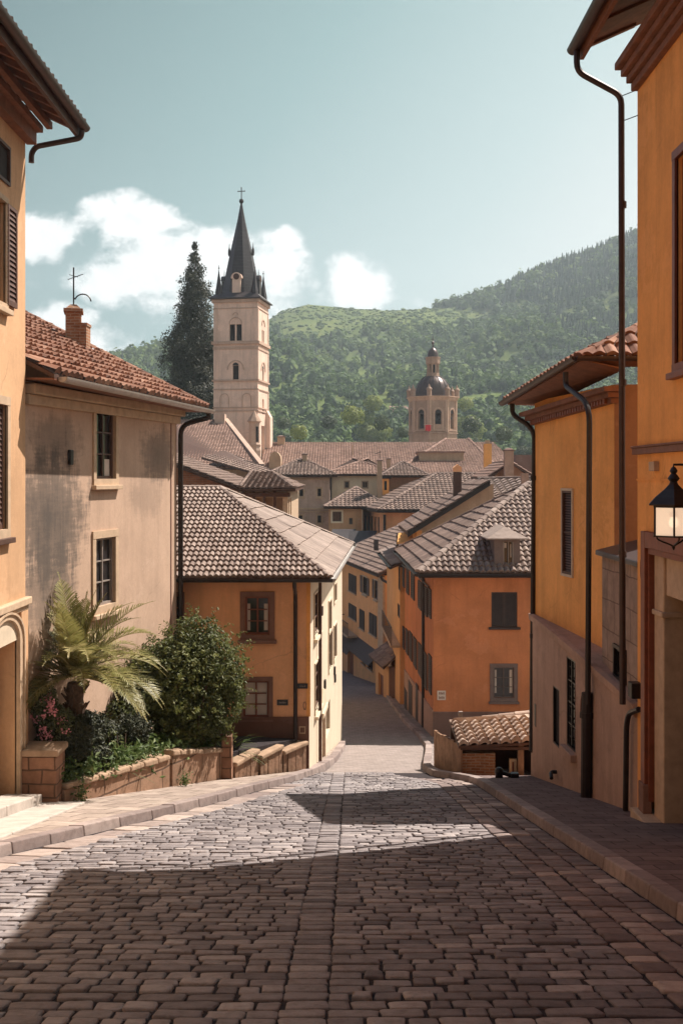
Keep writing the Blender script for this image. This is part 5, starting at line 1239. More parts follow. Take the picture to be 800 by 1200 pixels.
# ================================================================== STREET-END HOUSES
def end_houses():
    # yellow house closing the street
    A, B = (-.14,84), (2.66,68.2); n = V(.985,.175,0)
    cor = [A, B, (B[0]+9.8,B[1]+1.7), (A[0]+9.8,A[1]+1.7)]
    H = House('yellow_house', 'yellow house at the far bend of the street with awnings, balcony and green-black shutters', 'house', cor, -17, -6.0, 'yellow')
    s = H.w[0]; r = H.root
    for q, sh in (((409,673.5,417.5,694),'closed'), ((409,709,417.5,725),'closed'), ((425,676,430,696),'open'), ((438.5,680,442,702),'open'), ((421.5,715,427,737),'closed'), ((433,720,441.5,744),'closed'), ((424,764,428,778),None), ((431,766,436.5,784),None)):
        H.win(0, q, dep=.12 if sh != 'closed' else .04, frame='shutter', nx=2, ny=2, sur=(.07,'trim_pale') if sh == 'open' else None, shut='flush' if sh == 'closed' else sh, shmat='shutter' if sh == 'closed' else 'shutter_gr', sill='trim_tan')
    dq = s.rect(407,759,414,794); H.op[0].append((*dq,.3))
    H.finish()
    d = MB(); s.box(d, dq[0]+.05, dq[1]-.05, dq[2]-.4, dq[3]-.05, -.25, -.18); d.build('door', M['wood_red'], r)
    d = MB(); s.box(d, s.L-1.5, s.L+.02, -17, -6.1, -.02, .12)
    for k in range(9): s.box(d, s.L-1.52, s.L+.03, -13+k*.75, -12.96+k*.75, .0, .15)
    d.build('corner_quoin', M['trim_tan'], r)
    for q in ((399.5,744,418,756),(415.5,748,445,766)):
        u0, u1 = s.u(q[0]), s.u(q[2]); z1 = s.z(q[0]+6,q[1]); z0 = z1-.75; d = MB()
        d.hexa([s.pt(u0,z1-.06,0), s.pt(u1,z1-.06,0), s.pt(u1,z0-.06,.75), s.pt(u0,z0-.06,.75), s.pt(u0,z1,0), s.pt(u1,z1,0), s.pt(u1,z0,.75), s.pt(u0,z0,.75)]); d.build('awning', M['slate'], r)
    d = MB(); u0, u1 = s.u(403.5), s.u(419); zf = s.z(411,739.5); s.box(d, u0, u1, zf-.12, zf, 0, .75); bl = d.build('balcony', M['trim_tan'], r)
    d = MB(); 
    for k in range(13): u = u0+.05+(u1-u0-.1)*k/12; d.tube([s.pt(u,zf,.7), s.pt(u,zf+.85,.7)], .018, 5)
    d.tube([s.pt(u0,zf+.87,.7), s.pt(u1,zf+.87,.7)], .03, 5); d.tube([s.pt(u0,zf+.87,.0), s.pt(u0,zf+.87,.7)], .03, 5); d.build('railing', M['black'], bl)
    e = -5.9; e0 = s.pt(-.4,e-.05,.45); e1 = s.pt(s.L+.5,e-.0,.45); up = lambda q: q+n*5.4+V(0,0,2.35)
    make_roof(r, [[e0,e1,up(e1),up(e0)]], 'tile_brown', .40, .45, .12, [(up(e0),up(e1)),(e0+V(0,0,.05),up(e0)+V(0,0,.05))], amp=.09, lift=.06, ns=4, rr=.14)
    q = MB(); q.prism([up(e1),up(e0),up(e0)+n*5.4-V(0,0,2.35),up(e1)+n*5.4-V(0,0,2.35)], (0,0,-.1)); q.build('roof_back', M['tile_brown'], r)
    q = MB(); q.prism([s.pt(0,-6,0), Vector(cor[3]+(-6,)), up(e0)-V(0,0,.15)], V(0,.03,0)); q.build('gable', M['yellow'], r)
    make_gutter(r, e0+V(-.06,0,-.05), e1+V(-.06,0,-.05), .12, 'dark_metal')
    ch = make_chimney(r, P(440.5,0,74).x, 74, P(440,645,74).z, P(440,632,74).z, .3, .3, 'slate', False)
    make_pipe(r, [P(446,676,67.7), P(448,680,67.6), P(455,683,67.3), P(455,800,67.3)], .08, 'dark_metal', rad=.4)
    # second house on the bend, hard against the deep orange one
    A, B = (2.72,66.6), (2.98,56.4); cor = [A, B, (8,56.4), (8,66.6)]
    H = House('ochre_house', 'narrow ochre house between the yellow house and the deep orange house', 'house', cor, -16, -4.55, 'ochre')
    s = H.w[0]; r = H.root
    H.win(0, (466.5,664,469,692), dep=.1, frame='shutter', nx=1, ny=2, shut='closed'); H.win(0, (465.5,708,468.5,724), dep=.1, frame='shutter', nx=1, ny=2, shut='closed')
    H.finish()
    zf = s.z(462,743); d = MB(); u0, u1 = s.u(457), s.u(469); a, b = min(u0,u1), max(u0,u1); s.box(d, a, b, zf-.12, zf, 0, .5); bl = d.build('balcony', M['trim_tan'], r)
    d = MB(); 
    for k in range(10): u = a+(b-a)*k/9; d.tube([s.pt(u,zf,.46), s.pt(u,zf+.9,.46)], .018, 5)
    d.tube([s.pt(a,zf+.9,.46), s.pt(b,zf+.9,.46)], .03, 5); d.build('railing', M['black'], bl)
    e0, e1 = V(2.3,67,-4.45), V(2.55,56,-4.45)
    make_roof(r, [[e0,e1,V(7.6,56,-2.3),V(7.6,67,-2.3)]], 'tile_pale', .5, .5, .12, amp=.08, lift=.06, ns=4)
    make_gutter(r, e0+V(-.08,0,-.05), e1+V(-.08,0,-.05), .12, 'dark_metal')
    # hut against it
    yb = 60; c = P(455.5,812,yb); zE = P(455,781,yb).z; x1 = 3.05
    t = thing('lean_to_hut', 'small hut with pale tiled lean-to roof at the foot of the ochre house', 'hut', (c.x+.6,61.5,c.z))
    d = MB(); xa = P(440,0,63.2).x
    w1 = Wall((c.x,yb),(xa,63.4),(3,62)); w2 = Wall((c.x,yb),(x1+.1,yb-.2),(3,62))
    o = w1.rect(443,790,449,812); d1 = (o[0],o[1],-13,o[3])
    w1.facade(d, 0, w1.L, c.z-1.5, zE, [(*d1,.25)]); d.build('wall', M['ochre'], t, normals=False)
    d = MB(); w2.facade(d, 0, w2.L, c.z-1.5, zE, []); d.build('front_wall', M['dado2'], t, normals=False)
    d = MB(); w1.box(d, d1[0]+.04, d1[1]-.04, -13, d1[3]-.04, -.2, -.14); d.build('door', M['wood_red'], t)
    r0 = P(467,757,63.5); r0 = V(3.02,63.8,zE+.95); r1 = V(3.02,59.6,zE+.95)
    make_roof(t, [[V(xa-.35,63.8,zE-.0),V(c.x-.3,59.6,zE-.0),V(3.0,59.6,zE+.75),V(3.0,63.8,zE+.75)]], 'tile_pale', .3, .4, .1, amp=.06, lift=.05, ns=4)
end_houses()
# ================================================================== MIDDLE ROOFS
def hip_box(par, x0, x1, y0, y1, e, rise, mat, inset=None, axis='x', tw=.5, rl=.5, ov=.4, ns=3, amp=.07, full=True, rr=.13):
    """hipped roof over a rectangle, eaves at height e"""
    X0, X1, Y0, Y1 = x0-ov, x1+ov, y0-ov, y1+ov
    A, B, Cc, D = V(X0,Y0,e), V(X1,Y0,e), V(X1,Y1,e), V(X0,Y1,e)
    if axis == 'x':
        i = inset if inset is not None else (Y1-Y0)/2; ym = (Y0+Y1)/2; r0, r1 = V(X0+i,ym,e+rise), V(X1-i,ym,e+rise)
        polys = [[A,B,r1,r0],[D,A,r0],[B,Cc,r1],[Cc,D,r0,r1]]; rid = [(A,r0),(B,r1),(r0,r1),(D,r0)]
    else:
        i = inset if inset is not None else (X1-X0)/2; xm = (X0+X1)/2; r0, r1 = V(xm,Y0+i,e+rise), V(xm,Y1-i,e+rise)
        polys = [[A,B,r0],[D,A,r0,r1],[B,Cc,r1,r0],[Cc,D,r1]]; rid = [(A,r0),(B,r0),(r0,r1),(D,r1)]
    rid = [(a+V(0,0,.04), b+V(0,0,.04)) for a, b in rid if (a-b).length > .3]
    polys = [[p for k, p in enumerate(po) if k == 0 or (p-po[k-1]).length > .01] for po in polys]
    o = make_roof(par, polys, mat, tw, rl, .14, rid, amp=amp, lift=.06, ns=ns, rr=rr)
    make_gutter(par, A+V(0,-.08,-.05), B+V(0,-.08,-.05), .11, 'dark_metal')
    return o
def middle_houses():
    # D: orange house with louvred loggia
    cor = [(3.445,88),(14.1,88),(14.1,103),(1.9,98.7)]
    H = House('loggia_house', 'orange house with a row of tall dark louvres under a hipped brown roof', 'house', cor, -17, -2.62, 'orange')
    s = H.w[3]; r = H.root
    for k in range(5):
        a = 425.8+k*4.0; H.win(3, (a,603.8+k*.5,a+2.6,624.5+k*1.2), dep=.2, frame='shutter', nx=1, ny=1, shut=None, pane='dark')
    H.finish()
    d = MB(); ua, ub = sorted((s.u(424.5), s.u(446))); s.box(d, ua, ub, s.z(435,629), s.z(435,627), -.02, .15); d.build('sill', M['trim_pale'], r)
    e = -2.52; A0, A1, A2, ap = V(2.81,87.2,e), V(14.8,87.2,e), V(1.27,99.8,e), V(8.1,95,.35); rr_ = V(14.8,95,.35)
    make_roof(r, [[A0,A1,rr_,ap],[A2,A0,ap]], 'tile_brown', .34, .45, .18, [(A0+V(0,0,.05),ap+V(0,0,.05)),(ap+V(0,0,.03),rr_+V(0,0,.03)),(A2+V(0,0,.05),ap+V(0,0,.05))], amp=.08, lift=.06, ns=4, rr=.15)
    q = MB(); q.prism([A2,V(14.8,103.5,e),rr_,ap],(0,0,-.1)); q.build('roof_back', M['tile_brown'], r)
    make_gutter(r, A0+V(0,-.1,-.05), A1+V(0,-.1,-.05), .17, 'black'); make_gutter(r, A2+V(-.08,0,-.05), A0+V(-.08,-.1,-.05), .15, 'dark_metal')
    make_pipe(r, [P(450.5,603,87.7), P(450.5,628,87.7)], .11, 'dark_metal')
    x = P(444.6,0,95.5).x; make_chimney(r, x, 95.5, -2.0, 1.45, .42, .6, 'tan', True, capmat='dado2')
    q = MB(); c = V(x,95.5,1.65); q.tube([c,c+V(0,0,.7)],.03,5); q.tube([c+V(-.4,0,.42),c+V(.14,0,.6)],.03,5); q.build('antenna', M['black'], r)
    a = P(448.5,579,96.2); b = P(455.5,561,96.2); d = MB(); d.box(a.x,b.x,96.2,98.2,a.z-.8,b.z); dm = d.build('dormer', M['amber'], r)
    d = MB(); d.box(a.x+.11,a.x+.34,96.18,96.195,a.z+.35,b.z-.2); d.build('window', M['dark'], dm)
    d = MB(); d.box(a.x-.14,b.x+.2,96.05,98.3,b.z+.005,b.z+.11); d.build('dormer_roof', M['dark_metal'], dm)
    # C: small peach house
    cor = [(-1.07,93),(1.7,93),(1.7,100),(-1.07,100)]
    H = House('small_peach_house', 'small peach house with hipped roof and white framed window beneath the cream house', 'house', cor, -17, -2.49, 'peach'); r = H.root
    H.win(0, (389.5,599.5,400,611), dep=.14, frame='wood_dark', nx=3, ny=1, sur=(.14,'cream2'), fw=.08); H.win(0, (409,607,413,614.5), dep=.14, frame='wood_dark', nx=1, ny=1); H.finish()
    hip_box(r, -1.07, 3.6, 93, 100.5, -2.42, 1.6, 'tile_brown', inset=2.7, tw=.34, rl=.45)
    d = MB(); q = P(421,610,92.95); 
    for dz in (-.15, .12): d.lathe([(.02,-.02),(.10,0),(.02,.02)], (q.x,92.88,q.z+dz), 8)
    d.build('satellite_dish', M['trim_pale'], r)
    # annexe with dark flat roofs
    t = thing('annexe', 'low annexe with two dark sloping roofs below the small peach house', 'outbuilding', (1.2,88,-17))
    for a, b, c, e, Y in ((389,417,622,633,90.5),(409,442,624,641,87.5)):
        p, q = P(a,0,Y), P(b,0,Y); z0, z1 = P(0,e,Y).z, P(0,c,Y).z; d = MB(); d.box(p.x,q.x-.4,Y,Y+.7,-17,z0); d.build('wall', M['tan'], t)
        d = MB(); d.hexa([(p.x-.1,Y-.3,z0),(q.x-.5,Y-.3,z0),(q.x,Y+.9,z1),(p.x,Y+.9,z1),(p.x-.1,Y-.3,z0+.1),(q.x-.5,Y-.3,z0+.1),(q.x,Y+.9,z1+.1),(p.x,Y+.9,z1+.1)]); d.build('roof', M['slate'], t)
    # house behind the deep orange one: tan wall with raking dark verge
    Y = 57.2; t = thing('tan_house', 'house with long tan patched wall under a raking dark eave behind the deep orange roof', 'house', (6,60,-14))
    p0, p1, p2, p3 = P(488.5,616,Y), P(573,563,Y), P(578,563,Y), P(488.5,660,Y)
    d = MB(); d.prism([V(p0.x,Y,-9), V(p2.x,Y,-9), V(p2.x,Y,p2.z-.2), V(p1.x,Y,p1.z-.2), V(p0.x,Y,p0.z-.2)], (0,.3,0)); d.build('wall', M['tan'], t)
    d = MB(); d.box(p0.x-.02,p0.x+.25,Y-.02,Y+8,-9,p0.z-.25); d.build('end_wall', M['amber'], t)
    zl = p0.z; slope = (p1.z-p0.z)/(p1.x-p0.x); xl = p0.x-.5
    make_roof(t, [[V(xl,Y+8.5,zl-.5*slope),V(xl,Y-.35,zl-.5*slope),V(p1.x,Y-.35,p1.z),V(p1.x,Y+8.5,p1.z)]], 'tile_brown', .4, .5, .16, amp=.07, lift=.05, ns=3)
    d = MB(); d.hexa([(xl,Y-.40,zl-.5*slope-.26),(p1.x,Y-.40,p1.z-.26),(p1.x,Y-.34,p1.z-.26),(xl,Y-.34,zl-.5*slope-.26),(xl,Y-.40,zl-.5*slope+.02),(p1.x,Y-.40,p1.z+.02),(p1.x,Y-.34,p1.z+.02),(xl,Y-.34,zl-.5*slope+.02)]); d.build('verge_board', M['black'], t)
    q0, q1 = P(575,584,58), P(618,578,58); 
    make_roof(t, [[V(p1.x,57.3,q0.z),V(q1.x+2,57.3,q0.z+.1),V(q1.x+2,62,.05),V(p1.x,62,-.02)]], 'tile_pale', .4, .5, .14, [(V(p1.x,62,0),V(q1.x+2,62,.07))], amp=.09, lift=.06, ns=4)
    x = P(536,0,60).x; make_chimney(t, x, 60.2, -1.4, P(536,553,60).z, .42, .42, 'wood_dark', False)
    d = MB(); z = P(536,553,60).z; d.box(x-.22,x+.22,59.97,60.43,z+.005,z+.22); d.prism([(x-.24,59.95,z+.225),(x+.24,59.95,z+.225),(x,59.95,z+.42)],(0,.5,0)); d.build('chimney_hood', M['orange'], t)
    x = P(616,0,56.6).x; make_chimney(t, x, 57.0, -1.4, .25, .35, .35, 'dado', False)
    a, b = P(467,640,56.3), P(487,627,56.3)
    t = thing('yellow_awning', 'small yellow ochre awning between the brown roofs left of the tan wall', 'awning', (a.x,58.5,-4))
    d = MB(); d.hexa([(a.x,57.9,a.z),(b.x,57.9,a.z+.12),(b.x,59.4,b.z),(a.x+.15,59.4,b.z-.1),(a.x,57.9,a.z+.05),(b.x,57.9,a.z+.17),(b.x,59.4,b.z+.05),(a.x+.15,59.4,b.z-.05)]); d.build('canvas', M['amber2'], t)
    d = MB(); 
    for x in (a.x+.05,b.x-.05): d.tube([(x,57.95,a.z-1.2),(x,57.95,a.z+.02)],.03,6); d.tube([(x,59.3,b.z-1.4),(x,59.3,b.z-.06)],.03,6)
    d.build('pole', M['dark_metal'], t)
middle_houses()
def back_houses():
    # M: brown house with loggia, between the beige house and the church
    t = thing('brown_loggia_house', 'brown roofed house with brick gable and timber loggia behind the orange corner house', 'house', (-6,52,-14))
    Y = 48.0; g0, g1 = P(205,543,Y), P(281.5,571.5,Y); sl = (g0.z-g1.z)/(g0.x-g1.x); xl = -10.2; zl = g1.z+sl*(xl-g1.x)
    d = MB(); d.prism([V(xl,Y+.35,-12),V(g1.x-.1,Y+.35,-12),V(g1.x-.1,Y+.35,g1.z-.12),V(xl,Y+.35,zl-.12)],(0,.3,0)); d.build('gable_wall', M['redbrown'], t)
    x1 = P(345,0,Y-.3).x; zE = P(315,572,Y-.3).z; xw = P(337,0,Y).x
    ap = V(g1.x-1.2,55.5,g1.z-sl*0-.0+.85)
    make_roof(t, [[V(g1.x,61,g1.z),V(g1.x,Y,g1.z),V(xl,Y,zl),V(xl,61,zl)]], 'tile_brown', .24, .38, .14, amp=.05, lift=.05, ns=3)
    make_roof(t, [[V(g1.x-.02,Y-.35,zE),V(x1,Y-.35,zE),V(x1-1.35,54,zE+.72),V(g1.x-.02,54.0,zE+.72)],[V(x1,Y-.35,zE),V(x1,60,zE),V(x1-1.35,54,zE+.72)]], 'tile_brown', .24, .38, .12, [(V(x1,Y-.35,zE+.03),V(x1-1.35,54,zE+.75)),(V(g1.x,Y-.3,zE+.05),V(g1.x-.0,54,zE+.77))], amp=.06, lift=.05, ns=3, rr=.1)
    make_gutter(t, V(xl,Y-.08,zl-.05), V(g1.x,Y-.08,g1.z-.05), .11, 'gutter'); make_gutter(t, V(g1.x,Y-.45,zE-.03), V(x1+.05,Y-.45,zE-.03), .11, 'gutter')
    w = Wall((g1.x,Y+.2),(xw,Y+.2),(-4,52)); d = MB(); ops = []
    for k in range(4): a = w.L*(.08+.22*k); ops.append((a, a+w.L*.15, -3.6, zE-.42, .5))
    w.facade(d, 0, w.L, -12, zE-.03, ops); e = Wall((xw,Y+.2),(xw,60),(-4,52)); e.facade(d, 0, e.L, -12, zE-.03, [(.6,1.6,-3.6,zE-.5,.4),(2.4,3.4,-3.6,zE-.5,.4)]); d.build('loggia_wall', M['trim_tan'], t, normals=False)
    for o in ops:
        d = MB(); w.box(d, o[0]-.09, o[0]+.02, -3.6, zE-.05, 0, .14); d.build('timber_post', M['wood_dark'], t)
        d = MB(); w.box(d, o[0], o[1], -3.6, -2.3, -.35, -.28); d.build('panel', M['trim_grey'], t)
    d = MB(); w.box(d, 0, w.L+.1, zE-.38, zE-.2, .0, .18); d.build('beam', M['wood_dark'], t)
    # G: grey stone house
    Y = 99; xa, xb = P(318,0,Y).x, P(386,0,Y).x; z1 = P(0,558,Y).z
    H = House('grey_stone_house', 'grey stone house with small dark windows and hipped roof near the church', 'house', [(xa,Y),(xb,Y),(xb,108),(xa,108)], -18, z1, 'graystone'); r = H.root
    for q in ((350.8,567.5,355.2,581.5),(372,572.5,376.2,581.5),(349.5,604,354.2,612.5),(372,604,376.3,612.5)): H.win(0, q, dep=.3, frame='wood_dark', nx=1, ny=2, sur=(.14,'trim_tan'), sill='trim_tan', pane='dark')
    H.finish(); w = H.w[0]
    for zz in ((597,595),(600,599),(562,560.5)): 
        d = MB(); w.box(d, 0, w.L, w.z(360,zz[0]), w.z(360,zz[1]), -.02, .12); d.build('string_course', M['trim_tan'], r)
    for px in (352,374):
        d = MB(); u = w.u(px); zb = w.z(px,602)
        for k in range(8):
            a, b = math.pi*k/8, math.pi*(k+1)/8; d.hexa([w.pt(u-.36*math.cos(t_)*f, zb+.3*math.sin(t_)*f, o) for o in (-.02,.08) for t_, f in ((a,1),(b,1),(b,.75),(a,.75))])
        d.build('window_hood', M['trim_tan'], r)
    hip_box(r, xa, xb, Y, 108, z1+.1, 1.45, 'tile_brown', inset=3.0, tw=.32, rl=.45, ov=.7)
    x = P(357,0,103).x; make_chimney(r, x, 103, .3, P(0,533,103).z, .42, .5, 'tan', True)
    make_pipe(r, [V(xb+.12,Y-.1,z1-.1), V(xb+.12,Y-.1,-12)], .09, 'dark_metal')
    # H: cream house
    Y = 108; xa, xb = P(384,0,Y).x, P(462,0,Y).x; z1 = P(0,557,Y).z
    H = House('cream_house', 'pale cream house with two windows below the long tiled roof', 'house', [(xa,Y),(xb,Y),(xb,116),(xa,116)], -18, z1, 'cream2'); r = H.root
    H.win(0, (404,564.5,408.5,571.5), dep=.2, frame='wood_dark', nx=1, ny=2, sur=(.1,'trim_tan')); H.win(0, (424.5,564.5,430.5,571.5), dep=.2, frame='frame_grey', nx=2, ny=1, sur=(.1,'trim_tan')); H.finish()
    hip_box(r, xa, xb, Y, 116, z1+.1, 1.6, 'tile_far', inset=4.5, tw=.32, rl=.45, ov=.5)
    # I: long roof
    Y0, Y1 = 112, 128; xa, xb = P(308,0,120).x, 19; eav = .25; rid = 3.9
    t = thing('long_hall', 'long hall with a broad reddish tile roof stretching across behind the town', 'hall', (3,104,-18))
    d = MB(); d.box(xa+.3,xb-.3,Y0+.3,Y1+8,-18,eav); d.build('wall', M['tan'], t)
    rf = make_roof(t, [[V(xa,Y0,eav),V(xb,Y0,eav),V(xb-2,Y1-4,rid),V(xa,Y1-4,rid)]], 'tile_far', .28, .42, .15, [(V(xa,Y1-4,rid+.05),V(xb-2,Y1-4,rid+.05))], amp=.07, lift=.05, ns=3)
    make_chimney(t, P(329,0,123).x, 123.5, 3.2, P(0,512,123).z, .8, .7, 'tan', True); make_chimney(t, P(455,0,114).x+.0, 113.5, .5, 1.9, .4, .4, 'tan', True)
    a = P(322,0,114); d = MB(); d.prism([V(a.x-.6,114,eav-.1),V(a.x+.6,114,eav-.1),V(a.x+.6,114,1.9)]+[V(a.x+.6*math.cos(k*.39),114,1.9+.8*math.sin(k*.39)) for k in range(1,8)]+[V(a.x-.6,114,1.9)],(0,2.5,0)); d.build('arched_dormer', M['tan'], t)
    for px, py in ((413,527),(448,540)):
        c = P(px,py,119); d = MB(); d.tube([c-V(0,0,.6),c+V(0,0,.5)],.06,6); d.build('vent_pipe', M['tan'], t)
    for px, py, wd in ((418,538,3.2),(418,552,4.5)):
        Yq = 114.5 if py > 545 else 118; c = P(px,py,Yq); d = MB()
        pts = [V(c.x+wd*math.cos(math.pi*k/10)*.5,Yq-.6,c.z-.5+.4*math.sin(math.pi*k/10)) for k in range(11)]; d.prism(pts,(0,3.0,0)); d.build('eyebrow_dormer', M['tile_far'], t)
    # J: pyramid-roofed transept under the dome tower
    t = thing('transept', 'broad brown pyramid roofed transept directly below the domed bell tower', 'church wing', (12.5,105,-18))
    Yf, Ym = 106, 121; ap = P(536,514.5,Ym); b0, b1 = P(452,560,Yf), P(590,552,Yf+7)
    make_roof(t, [[V(b0.x,Yf,b0.z),V(b1.x-.6,Yf,b0.z),V(ap.x+1.2,Ym,ap.z),V(ap.x-1.3,Ym,ap.z)],[V(b1.x-.6,Yf,b0.z),V(b1.x+1.5,Ym+10,b0.z),V(ap.x+1.2,Ym,ap.z)],[V(b0.x-1,Ym+10,b0.z),V(b0.x,Yf,b0.z),V(ap.x-1.3,Ym,ap.z)]], 'tile_far', .28, .42, .15, [(V(b0.x,Yf,b0.z+.05),ap+V(-1.3,0,.05)),(V(b1.x-.6,Yf,b0.z+.05),ap+V(1.2,0,.05))], amp=.06, lift=.05, ns=3, rr=.16)
    d = MB(); d.box(b0.x+.6,b1.x-1.2,Yf+.5,Yf+14,-18,b0.z-.12); d.build('wall', M['tan'], t)
    q0, q1 = P(491,541,112), P(543,530.5,112); d = MB(); d.box(q0.x,q1.x,112,116,q0.z-.6,q1.z); pb = d.build('attic_block', M['tan'], t)
    d = MB(); d.box(q0.x-.15,q1.x+.15,111.85,116.1,q1.z+.004,q1.z+.14); d.build('attic_coping', M['tile_far'], pb)
    make_roof(t, [[P(478,556,107.5),P(541,556,107.5),P(541,541.5,111.9),P(478,541.5,111.9)]], 'tile_brown', .3, .42, .12, amp=.06, lift=.05, ns=3)
    # K: small brown house in front
    Y = 98; xa, xb = P(451,0,Y).x, P(497,0,Y).x; z1 = P(0,558.5,Y).z
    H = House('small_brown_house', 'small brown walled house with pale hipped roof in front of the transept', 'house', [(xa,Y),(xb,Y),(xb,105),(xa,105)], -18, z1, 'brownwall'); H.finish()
    hip_box(H.root, xa, xb, Y, 105, z1+.08, 1.25, 'tile_brown', inset=2.1, tw=.3, rl=.42, ov=.45)
    # L: gabled house on the right with big chimney
    Y = 78; t = thing('gabled_house', 'brown gabled house with a broad rendered chimney at the right of the roofs', 'house', (12,82,-18)); p0, p1, pa = P(570,559,Y), P(628,559,Y), P(599,541,Y)
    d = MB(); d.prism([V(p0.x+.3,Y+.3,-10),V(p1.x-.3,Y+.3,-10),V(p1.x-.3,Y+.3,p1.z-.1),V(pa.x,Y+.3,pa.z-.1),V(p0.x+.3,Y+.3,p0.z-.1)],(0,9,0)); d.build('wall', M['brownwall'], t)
    make_roof(t, [[V(p0.x,Y+9.5,p0.z),V(p0.x,Y,p0.z),V(pa.x,Y,pa.z),V(pa.x,Y+9.5,pa.z)],[V(p1.x,Y,p1.z),V(p1.x,Y+9.5,p1.z),V(pa.x,Y+9.5,pa.z),V(pa.x,Y,pa.z)]], 'tile_far', .28, .42, .12, [(V(pa.x,Y,pa.z+.05),V(pa.x,Y+9.5,pa.z+.05)),(V(p0.x,Y,p0.z+.03),V(pa.x,Y,pa.z+.03))], amp=.06, lift=.05, ns=3)
    make_chimney(t, P(596,0,Y-.6).x, Y-.5, -2.5, P(0,528.5,Y).z, .62, .62, 'dado', True, capmat='dado2')
    d = MB(); a = P(604,533,86); d.box(a.x,a.x+1.3,86,88,-1,a.z); d.build('roof_hatch', M['dado2'], t)
    t = thing('orange_chimney', 'slim orange chimney with a thin antenna at the right end of the transept roof', 'chimney', (P(571,0,103).x,103,0))
    x = P(571,0,103).x; d = MB(); d.box(x-.35,x+.35,102.7,103.3,-4,P(0,520,103).z); d.build('shaft', M['amber'], t); d = MB(); d.box(x-.2,x+.2,102.8,103.2,P(0,519.9,103).z,P(0,516,103).z); d.build('cap', M['tan'], t)
    d = MB(); z = P(0,516,103).z; d.tube([(x+.3,103,z-1),(x+.3,103,z+.2)],.04,5); d.tube([(x+.1,103,z-.1),(x+1.2,103,z-.1)],.03,5); d.build('antenna', M['black'], t)
    # house among the trees on the slope
    Y = 262.
    while hill((469-CX)*Y/F, Y).item() < (HZ-489)*Y/F: Y += 3
    a, b = P(458,482,Y), P(481,475,Y); g = hill((a.x+b.x)/2,Y).item(); t = thing('hillside_house', 'distant long house with dull red roof among the trees left of the dome', 'house', ((a.x+b.x)/2,Y,g))
    d = MB(); d.box(a.x,b.x,Y,Y+8,g-3,a.z); d.build('wall', M['graystone'], t)
    make_roof(t, [[V(a.x-.6,Y-.6,a.z),V(b.x+.6,Y-.6,a.z),V(b.x+.6,Y+4,b.z),V(a.x-.6,Y+4,b.z)]], 'tile_far', .9, .9, .2, amp=.1, lift=.08, ns=3)
back_houses()
